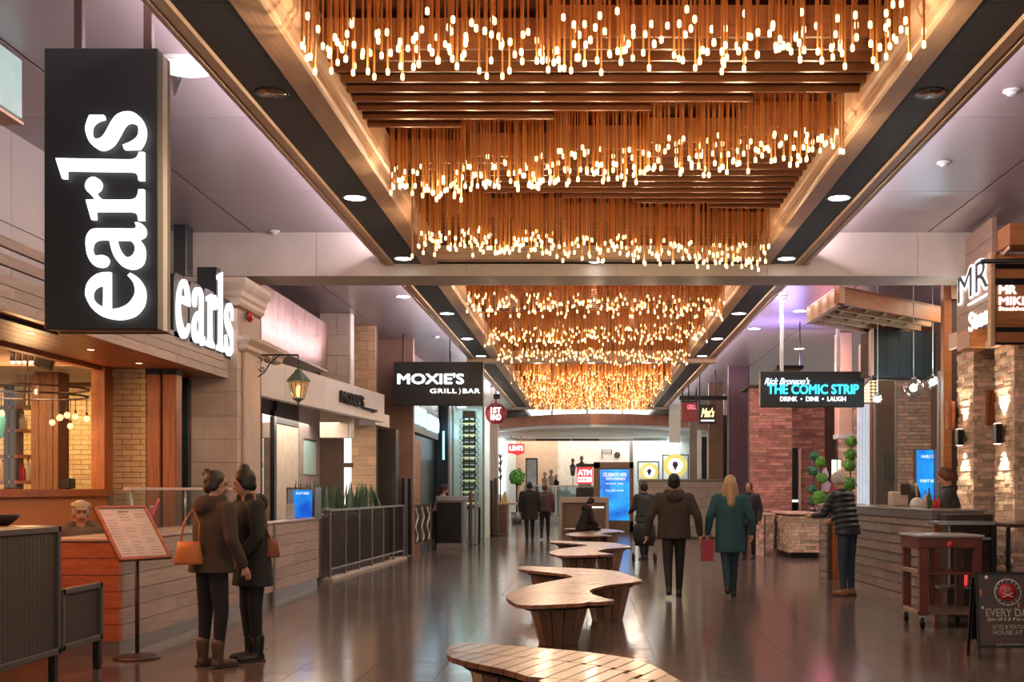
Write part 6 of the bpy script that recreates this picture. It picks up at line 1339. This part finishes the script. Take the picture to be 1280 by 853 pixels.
def bench(dx, dy, lab, detail=True):
    t = thing('bench', lab, 'bench', (BCX+dx, BCY+dy, 0), group=None)
    P = [(x+dx,y+dy) for x,y in OUTS]
    ang = -.38; z0, z1 = .415, .45
    # under-deck
    ins = [(BCX+dx+(x-BCX-dx)*.86, BCY+dy+(y-BCY-dy)*.96) for x,y in P]
    bm = bmesh.new(); vs = [bm.verts.new((x,y,.385)) for x,y in ins]+[bm.verts.new((x,y,.40)) for x,y in ins]; n = len(ins)
    bm.faces.new(vs[:n]); bm.faces.new(vs[n:][::-1])
    for i in range(n): bm.faces.new((vs[i],vs[(i+1)%n],vs[n+(i+1)%n],vs[n+i]))
    bmesh.ops.triangulate(bm, faces=bm.faces); from_bm('underdeck', bm, m_black, t)
    wv = .115 if detail else .15
    us = [x*math.cos(ang)+y*math.sin(ang) for x,y in P]; vs_ = [-x*math.sin(ang)+y*math.cos(ang) for x,y in P]
    u = min(us); k = 0; vm = [ (min(vs_)+(max(vs_)-min(vs_))*f) for f in (0.26,.5,.76)]
    while u < max(us):
        base = clip(clip(P, (math.cos(ang),math.sin(ang)), u+wv-.009), (-math.cos(ang),-math.sin(ang)), -u)
        jg = .022 if dy < -1 else 0; shifted = clip(clip(P, (math.cos(ang),math.sin(ang)), u+wv-.009+jg), (-math.cos(ang),-math.sin(ang)), -u-jg)
        bv = [-x*math.sin(ang)+y*math.cos(ang) for x,y in base] or [0]; jog = max(bv)-.42
        # end joints stepped from plank to plank
        cuts = [-1e9]+[c for c in vm if c < jog-.3]+[jog,1e9]
        for a,b in zip(cuts, cuts[1:]):
            q = clip(clip(shifted if b > 1e8 else base, (-math.sin(ang),math.cos(ang)), b-.004), (math.sin(ang),-math.cos(ang)), -a-.004)
            if len(q) > 2 and abs(poly_area(q)) > .004:
                qq = [q[0]]
                for p in q[1:]:
                    if (p[0]-qq[-1][0])**2+(p[1]-qq[-1][1])**2 > 1e-6: qq.append(p)
                if (qq[0][0]-qq[-1][0])**2+(qq[0][1]-qq[-1][1])**2 < 1e-6: qq.pop()
                if len(qq) > 2: prism('plank', qq, 'z', z0, z1, m_benchtop, t)
        u += wv; k += 1
    # tapered pods of upright staves
    for (cx,cy,ra,rb_) in ((-.28,10.95,.30,.34),(.23,12.85,.27,.40),(-.48,14.75,.28,.30)):
        cx += dx; cy += dy; n = 14
        pod = lathe('pod_core', [(.58,0),(.92,.4)], (0,0,0), m_black, t, 18, M=Matrix.Translation((cx,cy,0))@Matrix.Diagonal((ra,rb_,1,1)))
        for j in range(n):
            t0, t1 = 2*PI*j/n+.02, 2*PI*(j+1)/n-.02; bm = bmesh.new(); vv = []
            for (s,z) in ((.64,0),(1.0,.40)):
                for th,tt_ in ((t0,1),(t1,1),(t1,.9),(t0,.9)): vv.append(bm.verts.new((cx+ra*s*tt_*math.cos(th), cy+rb_*s*tt_*math.sin(th), z)))
            for f in ((0,1,2,3),(4,5,6,7),(0,1,5,4),(1,2,6,5),(2,3,7,6),(3,0,4,7)): bm.faces.new([vv[i] for i in f])
            from_bm('stave', bm, m_stave, pod)
    return t
bench(0,-7.62,'nearest slatted wooden bench, cut by the bottom edge of the picture')
bench(0,0,'second slatted wooden bench, in the lower middle with a bright reflection')
bench(.17,7.55,'third slatted wooden bench, beyond the second one')
bench(.3,15.0,'farthest slatted wooden bench, where the hooded person sits', False)
# ============================================================ PEOPLE
m_skin = mk('skin', (.55,.30,.22), (.48,.25,.18), rough=.5, ns=12)
def hairmat(n, c): return mk(n, c, tuple(x*.55 for x in c), rough=.45, ns=20, scale=(6,6,1))
h_dark = hairmat('hair_dark',(.035,.02,.015)); h_black = hairmat('hair_black',(.015,.013,.013)); h_blonde = hairmat('hair_blonde',(.50,.32,.17)); h_grey = hairmat('hair_grey',(.5,.47,.44)); h_red = hairmat('hair_auburn',(.16,.05,.025))
def cloth(n, c, r=.8): return mk(n, c, tuple(x*.7 for x in c), rough=r, ns=9, bump=.15)
c_olive = cloth('coat_brown',(.060,.040,.032)); c_black = cloth('coat_black',(.022,.021,.022)); c_brown = cloth('coat_dark_brown',(.050,.036,.030)); c_teal = cloth('coat_teal',(.018,.085,.105)); c_navy = cloth('puffer_navy',(.016,.024,.036),.5)
c_pants = cloth('trousers_black',(.014,.014,.016)); c_jean = cloth('jeans_blue',(.025,.045,.085)); c_tealp = cloth('trousers_teal',(.015,.05,.075)); c_light = cloth('jumper_pink_grey',(.42,.33,.31)); c_plum = cloth('jacket_plum',(.10,.055,.075)); c_green = cloth('jacket_olive',(.15,.115,.085)); c_char = cloth('shirt_charcoal',(.035,.045,.047))
s_brown = mk('boot_brown',(.10,.06,.04),rough=.5); s_black = mk('shoe_black',(.015,.015,.015),rough=.4); s_orange = mk('shoe_rust',(.22,.08,.03),rough=.5)
m_eye = mk('eye_dark',(.02,.015,.012),rough=.1); m_lip = mk('lips',(.38,.10,.09),rough=.4)

def bm_caps(bm, a, b, ra, rb, seg=12):
    a, b = Vector(a), Vector(b); d = b-a; L = d.length; d = d.normalized() if L>1e-6 else Vector((0,0,1)); pts = []; rs = []
    for t in (-1,-.8,-.45): pts.append(a+d*ra*t); rs.append(ra*math.sqrt(max(.0004,1-t*t)))
    pts += [a,b]; rs += [ra,rb]
    for t in (.45,.8,1): pts.append(b+d*rb*t); rs.append(rb*math.sqrt(max(.0004,1-t*t)))
    bm_tube(bm, pts, rs, seg)
def bm_ell(bm, c, r, M=None, sub=3):
    vs = bmesh.ops.create_icosphere(bm, subdivisions=sub, radius=1)['verts']; T = Matrix.Translation(c)@(M or Matrix.Identity(4))@Matrix.Diagonal((*r,1)); bmesh.ops.transform(bm, matrix=T, verts=vs)
def bm_loft(bm, rings, seg=24):
    """rings: (cx,cy,z,rx,ry)"""
    R = []
    for (cx,cy,z,rx,ry) in rings: R.append([bm.verts.new((cx+rx*math.cos(2*PI*k/seg), cy+ry*math.sin(2*PI*k/seg), z)) for k in range(seg)])
    for q,s in zip(R,R[1:]):
        for k in range(seg): bm.faces.new((q[k],q[(k+1)%seg],s[(k+1)%seg],s[k]))
    bm.faces.new(R[0]); bm.faces.new(R[-1])
def fuse(name, bm, mat, parent, vox=.012, sm=3, warp=None):
    bmesh.ops.recalc_face_normals(bm, faces=bm.faces); me = bpy.data.meshes.new('tmp'); bm.to_mesh(me); bm.free()
    o = bpy.data.objects.new('tmp', me); COL.objects.link(o)
    r = o.modifiers.new('r','REMESH'); r.mode = 'VOXEL'; r.voxel_size = vox
    if sm: s = o.modifiers.new('s','SMOOTH'); s.iterations = sm; s.factor = .6
    m2 = bpy.data.meshes.new_from_object(o.evaluated_get(bpy.context.evaluated_depsgraph_get())); bpy.data.objects.remove(o)
    if warp:
        for v in m2.vertices: v.co = warp(v.co)
    for p in m2.polygons: p.use_smooth = True
    m2.materials.clear(); return meshobj(name, m2, mat, parent, local=True)
def person(label, x, y, yaw, H=1.72, coat=None, pants=None, shoes=None, hair=None, hem=.82, flare=1.0, lean=0., side=0., turn=0., nod=0., arms=None, stride=0., sit=None, puffer=False, hood=False, bun=None, longhair=False, hat=None, scale_w=1., face=True, spread=.09, z0=0., boots=False, group=None, fur=None):
    s = H/1.75; t = thing('person', label, 'person', (x,y,z0), yaw, group); t.scale = (1,1,1)
    hz = .93 if sit is None else sit+.09
    dz = hz-.93
    Rl = Matrix.Rotation(-lean,4,'X')@Matrix.Rotation(side,4,'Y')
    def up(p):   # bend the upper body at the hips
        p = Vector(p); p.z += 0
        if p.z > .93: 
            q = p-Vector((0,0,.93)); w_ = min(1,q.z/.12); Rw = Matrix.Rotation(-lean*w_,4,'X')@Matrix.Rotation(side*w_,4,'Y'); p = Rw@q+Vector((0,0,.93))
        return Vector((p.x,p.y,p.z+dz))
    S_ = lambda p: Vector(p)*s
    sh = [Vector((-.175*scale_w,0,1.41)), Vector((.175*scale_w,0,1.41))]
    arms = arms or (((-.07,-.02,-.28),(-.06,.06,-.53)),((.07,-.02,-.28),(.06,.06,-.53)))
    # joints
    legs = []
    for i,sg_ in enumerate((-1,1)):
        if sit is None:
            f = stride*sg_; k = Vector((sg_*spread,f*.20+.02,.49)); an = Vector((sg_*spread*.95,f*.42-(.05 if f<0 else 0),.085+(.06 if f<-.2 else 0)))
        else: k = Vector((sg_*.11,.42,hz)); an = Vector((sg_*.11,.40,.085))
        legs.append((Vector((sg_*.085,0,hz)), k, an))
    hc = Vector((0,.015,1.625)); Rh = Matrix.Rotation(turn,4,'Z')@Matrix.Rotation(-nod,4,'X')
    neck = Vector((0,0,1.49))
    def head(p): # head-local (origin at head centre) to body
        q = Rh@Vector(p); return up(hc+q)
    AP = []
    for i in (0,1):
        a = sh[i]; e = a+Vector(arms[i][0]); w_ = a+Vector(arms[i][1]); AP.append((up(a),up(e),up(w_)))
    M4 = lambda: None
    # body
    bm = bmesh.new()
    rot_up = (Matrix.Rotation(-lean,4,'X')@Matrix.Rotation(side,4,'Y'))
    for (c,r) in (((0,0,1.27),(.165*scale_w,.105,.19)),((0,0,1.09),(.14,.095,.17)),((0,0,.95),(.16,.11,.12))): bm_ell(bm, up(c), r, rot_up)
    bm_caps(bm, up((-.13,0,1.41)), up((.13,0,1.41)), .06, .06)
    bm_caps(bm, up((0,-.005,1.43)), up((0,.005,1.56)), .052, .048)
    bm_ell(bm, head((0,-.008,.02)), (.075,.092,.10), rot_up@Rh); bm_ell(bm, head((0,.02,-.04)), (.058,.065,.075), rot_up@Rh); bm_ell(bm, head((0,.035,-.085)), (.033,.035,.03), rot_up@Rh)
    bm_caps(bm, head((0,.086,.005)), head((0,.103,-.028)), .010, .014, 8)
    for q in (-1,1): bm_ell(bm, head((q*.078,-.005,-.01)), (.012,.02,.032), rot_up@Rh, 2)
    for (h_,k,an) in legs:
        bm_caps(bm, h_, k, .085, .055); bm_caps(bm, k, an, .055, .036); bm_caps(bm, an+Vector((0,-.02,-.042)), an+Vector((0,.13,-.054)), .027, .020)
    for i,(a,e,w_) in enumerate(AP):
        bm_caps(bm, a, e, .048, .040); bm_caps(bm, e, w_, .040, .027)
        d = (w_-e).normalized(); sd = d.cross(Vector((1,0,0)) if abs(d.x)<.8 else Vector((0,1,0))).normalized(); nn = d.cross(sd)
        pc = w_+d*.05; bm_caps(bm, w_+d*.01, w_+d*.07, .028, .030, 10)
        for j,(o_,l) in enumerate(((-.027,.062),(-.009,.075),(.009,.07),(.027,.055))):
            b0 = w_+d*.08+sd*o_; b1 = b0+d*l*.55+nn*.008; b2 = b1+d*l*.4+nn*.022; bm_caps(bm, b0, b1, .0095, .009, 8); bm_caps(bm, b1, b2, .009, .008, 8)
        bm_caps(bm, w_+d*.03+sd*.025*(1 if i else -1), w_+d*.075+sd*.055*(1 if i else -1)+nn*.01, .011, .009, 8)
    W_ = lambda v: Vector(v)*s
    body = fuse('body', bm, m_skin, t, .0115, 2, W_)
    # face
    if face:
        for q in (-1,1):
            p = head((q*.031,.083,.015)); bme = bmesh.new(); bm_ell(bme, p*s, (.011*s,.007*s,.007*s), rot_up@Rh, 2); from_bm('eye', bme, m_eye, t, True, True)
            bme = bmesh.new(); bm_caps(bme, head((q*.016,.090,.034))*s, head((q*.045,.082,.036))*s, .0035, .003, 6); from_bm('eyebrow', bme, hair or h_dark, t, True, True)
        bme = bmesh.new(); bm_ell(bme, head((0,.084,-.058))*s, (.022*s,.008*s,.006*s), rot_up@Rh, 2); from_bm('mouth', bme, m_lip, t, True, True)
    # trousers
    if pants:
        bm = bmesh.new(); bm_ell(bm, up((0,0,.95)), (.168,.122,.12), rot_up)
        for (h_,k,an) in legs: bm_caps(bm, h_, k, .096, .066); bm_caps(bm, k, an+Vector((0,0,.03 if not boots else .12)), .066, .048)
        fuse('trousers', bm, pants, t, .013, 2, W_)
    # shoes
    for (h_,k,an) in legs:
        bm = bmesh.new(); bm_caps(bm, an+Vector((0,-.035,-.045)), an+Vector((0,.15,-.052)), .042, .036); bm_caps(bm, an+Vector((0,-.01,0)), an+Vector((0,-.01,-.04)), .046, .042)
        if boots: bm_caps(bm, an+Vector((0,-.012,.13)), an+Vector((0,-.01,.0)), .060, .048)
        o = fuse('shoe', bm, shoes or s_black, t, .012, 1, W_)
        bme = bmesh.new(); c = an+Vector((0,.055,-.078)); bm_box(bme, c*s, Vector((.085,.25,.018))*s, bev=.005); from_bm('sole', bme, m_black, o, False) if False else from_bm('sole', bme, m_black, t, True)
    # coat
    if coat:
        bm = bmesh.new(); w_ = .198*scale_w; L_ = []
        zs_ = [(1.45,.10,.075),(1.42,w_*.82,.10),(1.36,w_*.98,.125),(1.25,w_,.142),(1.12,w_*.93,.140),(1.0,w_*.95,.142)]
        n = 5
        for (z,rx,ry) in zs_: L_.append((z,rx,ry))
        hz_ = hem/s if sit is None else .86
        for k in range(1,n+1): z = 1.0+(hz_-1.0)*k/n; L_.append((z, w_*(.95+.10*flare*k/n), .142+.02*flare*k/n))
        rings = []
        for (z,rx,ry) in L_:
            p = up((0,0,z)); rings.append((p.x,p.y,p.z,rx,ry))
        bm_loft(bm, rings); bm_caps(bm, up((-.155*scale_w,0,1.405)), up((.155*scale_w,0,1.405)), .078, .078)
        if puffer:
            z = hz_+.03
            while z < 1.42:
                p = up((0,0,z)); f = 1 if z < 1.34 else .9; bm_ell(bm, p, (w_*1.06*f,.16*f,.042), rot_up if z>.93 else None); z += .075
        for i,(a,e,wr) in enumerate(AP):
            wr2 = wr+(e-wr)*.06; bm_caps(bm, a, e, .074, .062); bm_caps(bm, e, wr2, .062, .048)
            if puffer:
                for k in range(4): bm_ell(bm, a+(e-a)*(k/4), (.082,.082,.04), None, 2); bm_ell(bm, e+(wr-e)*(k/4), (.072,.072,.04), None, 2)
        if hood:
            for k in range(10):
                th = PI*(k/9)+PI; bm_ell(bm, up((.10*math.cos(th),.02+.085*math.sin(th),1.49+.015*math.sin(th))), (.045,.045,.05), rot_up, 2)
            bm_ell(bm, up((0,-.12,1.43)), (.11,.06,.09), rot_up)
        else:
            for k in range(14):
                th = 2*PI*k/14; bm_ell(bm, up((.068*math.cos(th),.0+.06*math.sin(th),1.485)), (.022,.022,.03), rot_up, 2)
        fuse('coat', bm, coat, t, .0125, 2 if puffer else 3, W_)
    if hair:
        bm = bmesh.new(); bm_ell(bm, head((0,-.022,.034)), (.087,.098,.098), rot_up@Rh); 
        for q in (-1,1): bm_ell(bm, head((q*.064,-.02,-.01)), (.026,.055,.06), rot_up@Rh)
        bm_ell(bm, head((0,-.06,-.035)), (.065,.045,.06), rot_up@Rh)
        if longhair:
            bm_caps(bm, head((0,-.075,.0)), up((0,-.11,1.34)), .085, .06); bm_caps(bm, head((-.07,-.04,-.02)), up((-.10,-.04,1.36)), .04, .03); bm_caps(bm, head((.07,-.04,-.02)), up((.10,-.04,1.36)), .04, .03)
        if bun: bm_ell(bm, head(bun[:3]), (bun[3],bun[3],bun[3]*.9), rot_up@Rh)
        fuse('hair', bm, hair, t, .011, 2, W_)
    if hat:
        bm = bmesh.new(); bm_ell(bm, head((0,-.005,.075)), (.105,.115,.045), rot_up@Rh); bm_ell(bm, head((0,.09,.05)), (.07,.05,.012), rot_up@Rh); fuse('flat_cap', bm, hat, t, .011, 2, W_)
    return t
R_ = math.radians
# couple on the left, close together
person('person with a low hair bun, dark brown coat and brown boots, left of a pair', -3.17, 9.45, R_(-38), 1.66, c_olive, c_pants, s_brown, h_dark, hem=.80, flare=1.5, side=.0, lean=.05, nod=.15, turn=-.75, scale_w=1.22, boots=True, hood=True, bun=(-.03,-.10,.085,.048), arms=(((-.04,.05,-.27),(.04,.26,-.32)),((.10,-.02,-.27),(.12,.10,-.50))), spread=.12)
person('person with a topknot in a long black coat, right of the pair', -2.93, 9.82, R_(128), 1.68, c_black, c_pants, s_black, h_black, hem=.66, flare=1.6, lean=.10, nod=.18, turn=-.3, scale_w=1.2, boots=True, hood=True, bun=(.0,-.04,.125,.05), arms=(((-.08,.05,-.27),(-.03,.20,-.42)),((.06,-.06,-.27),(.05,-.02,-.52))), spread=.10)
def bag(name, label, c, w_, d_, h_, mat, strap, parent=None, rz=0, taper=.85):
    t = thing(name, label, 'bag', (c[0],c[1],c[2]), rz); bm = bmesh.new(); bm_loft(bm, [(0,0,0,w_*.48,d_*.45),(0,0,h_*.1,w_*.52,d_*.52),(0,0,h_*.7,w_*.5*taper,d_*.42),(0,0,h_,w_*.46*taper,d_*.3)], 20); from_bm('body', bm, mat, t, True, True)
    pts = [Vector(p)-Vector(c) for p in strap]; 
    if rz: pts = [Matrix.Rotation(-rz,3,'Z')@p for p in pts]
    tube('strap', pts, .009, mat, t, 6, True); return t
p = W(236,706,9.3); bag('handbag', 'orange tan handbag hanging at the side of the person with the bun', (p.x,p.y,p.z), .24,.12,.19, mk('bag_orange',(.62,.20,.05),rough=.5), [(p.x-.07,p.y,p.z+.18),(p.x-.05,p.y+.02,p.z+.34),(p.x+.02,p.y+.03,p.z+.46),(p.x+.08,p.y+.02,p.z+.34),(p.x+.08,p.y,p.z+.18)])
p = W(338,697,9.75); bag('handbag', 'rust brown shoulder bag behind the person with the topknot', (p.x,p.y,p.z), .16,.12,.16, mk('bag_rust',(.30,.09,.035),rough=.5), [(p.x,p.y,p.z+.15),(p.x-.02,p.y-.12,p.z+.3),(p.x-.07,p.y-.17,p.z+.45),(p.x-.11,p.y-.12,p.z+.58)])
# walkers
person('person walking away in a dark brown hooded coat, right of the benches', 1.20, 15.5, 0, 1.72, c_brown, c_pants, s_black, h_black, hem=.82, flare=.6, stride=.38, scale_w=1.22, hood=True, face=False, arms=(((-.12,-.03,-.27),(-.16,.05,-.52)),((.12,-.03,-.27),(.16,.04,-.52))))
person('person with long blonde hair walking away in a long teal coat', 1.99, 15.6, 0, 1.70, c_teal, c_tealp, s_black, h_blonde, hem=.62, flare=.3, stride=.22, scale_w=1.12, hood=False, longhair=True, face=False, spread=.06, arms=(((-.10,-.03,-.27),(-.12,.05,-.5)),((.10,-.03,-.27),(.12,.05,-.5))))
sbg = thing('shopping_bag', 'dark red shopping bag carried beside the person in teal', 'bag', (1.68,15.65,.50)); prism('body', [(1.60,15.58),(1.76,15.58),(1.76,15.76),(1.60,15.76)], 'z', .50, .80, mk('bag_red',(.35,.03,.05),rough=.5), sbg); tube('handle', [(1.64,15.67,.8),(1.67,15.67,.93),(1.72,15.67,.93),(1.74,15.67,.8)], .006, m_black, sbg)
person('person in black farther off between the teal coat and the red stone wall', FX(936,24), 24, R_(160), 1.66, c_black, c_pants, s_black, h_dark, hem=.75, scale_w=1.1, stride=.15)
person('person in dark grey pushing a folded stroller, partly behind the walker in brown', FX(806,23.5), 23.8, R_(20), 1.66, c_char, c_pants, s_black, h_dark, hem=.8, scale_w=1.0, stride=.2, face=False, arms=(((-.04,.10,-.26),(-.02,.33,-.34)),((.04,.10,-.26),(.02,.33,-.34))))
stn = thing('stroller', 'black stroller in front of the person in dark grey', 'stroller', (FX(804,23),22.9,0)); x, y = FX(805,23), 22.9
m_str = cloth('stroller_black',(.02,.025,.03)); bm = bmesh.new(); bm_loft(bm, [(x,y,.35,.20,.2),(x,y,.55,.24,.26),(x,y,.72,.22,.26),(x,y,.80,.20,.22)], 16); from_bm('basket', bm, m_str, stn, smooth=True)
for a in (-1,1):
    tube('frame_tube', [(x+a*.22,y-.25,.12),(x+a*.2,y,.5),(x+a*.18,y+.2,.95)], .012, m_steel, stn)
    for b in (-.25,.25): lathe('wheel', [(.03,-.02),(.085,-.02),(.095,0),(.085,.02),(.03,.02)], (0,0,0), m_black, stn, 16, M=Matrix.Translation((x+a*.22,y+b,.095))@Matrix.Rotation(PI/2,4,'Y'))
tube('handle_bar', [(x-.18,y+.2,.95),(x+.18,y+.2,.95)], .015, m_black, stn)
person('person in a long black coat walking towards the far store, left of a pair', FX(662,32.5), 32.5, R_(5), 1.72, c_black, c_pants, s_black, h_black, hem=.62, scale_w=1.25, stride=.2, face=False)
person('person in a plum jacket walking beside the one in long black coat', FX(681,33.2), 33.2, R_(-5), 1.66, c_plum, c_pants, s_black, h_red, hem=.85, scale_w=1.15, stride=.25, face=False)
person('hooded person in black sitting on the farthest bench with a bowed head', FX(727,28.6), 28.6, R_(-75), 1.72, c_black, c_pants, s_black, h_black, lean=.35, nod=.45, scale_w=1.15, hood=True, sit=.45, arms=(((-.05,.15,-.24),(.02,.34,-.30)),((.05,.15,-.24),(-.02,.34,-.30))))
person('person with dark hair in a pale pink top leaning on the dark podium', FX(545,28.4), 28.55, R_(-80), 1.66, c_light, c_pants, s_black, h_dark, hem=.95, lean=.30, nod=.3, longhair=True, arms=(((-.03,.16,-.22),(.0,.36,-.12)),((.03,.16,-.22),(.0,.36,-.12))))
person('customer in a dark navy quilted jacket and jeans bending over the right bar counter', 3.66, 15.75, R_(40), 1.76, c_navy, c_jean, s_orange, h_grey, hem=.86, lean=.22, nod=.45, scale_w=1.05, puffer=True, arms=(((-.05,.18,-.22),(.0,.40,-.20)),((.05,.16,-.22),(.02,.36,-.26))))
person('bartender with short dark red hair in a charcoal shirt behind the right bar', 4.86, 14.9, R_(75), 1.80, c_char, c_pants, s_black, h_red, hem=.92, nod=.4, lean=.12, scale_w=1.1, arms=(((-.04,.14,-.25),(.03,.34,-.36)),((.04,.14,-.25),(-.03,.34,-.36))))
person('seated person with white hair and a flat cap in an olive jacket behind the counter', -5.2, 11.5, R_(-150), 1.66, c_green, c_pants, s_black, h_grey, sit=.55, nod=.2, scale_w=1.15, hood=True, hat=mk('cap_tan',(.35,.27,.2),rough=.8))
st_ = thing('stool', 'low stool under the seated person with the flat cap', 'stool', (-5.2,11.5,0)); lathe('seat', [(.16,.48),(.18,.5),(.18,.53),(.16,.54)], (-5.2,11.5,0), m_darkbrown, st_, 20); lathe('pedestal', [(.18,0),(.18,.02),(.03,.04),(.03,.48)], (-5.2,11.5,0), m_steel, st_, 16)
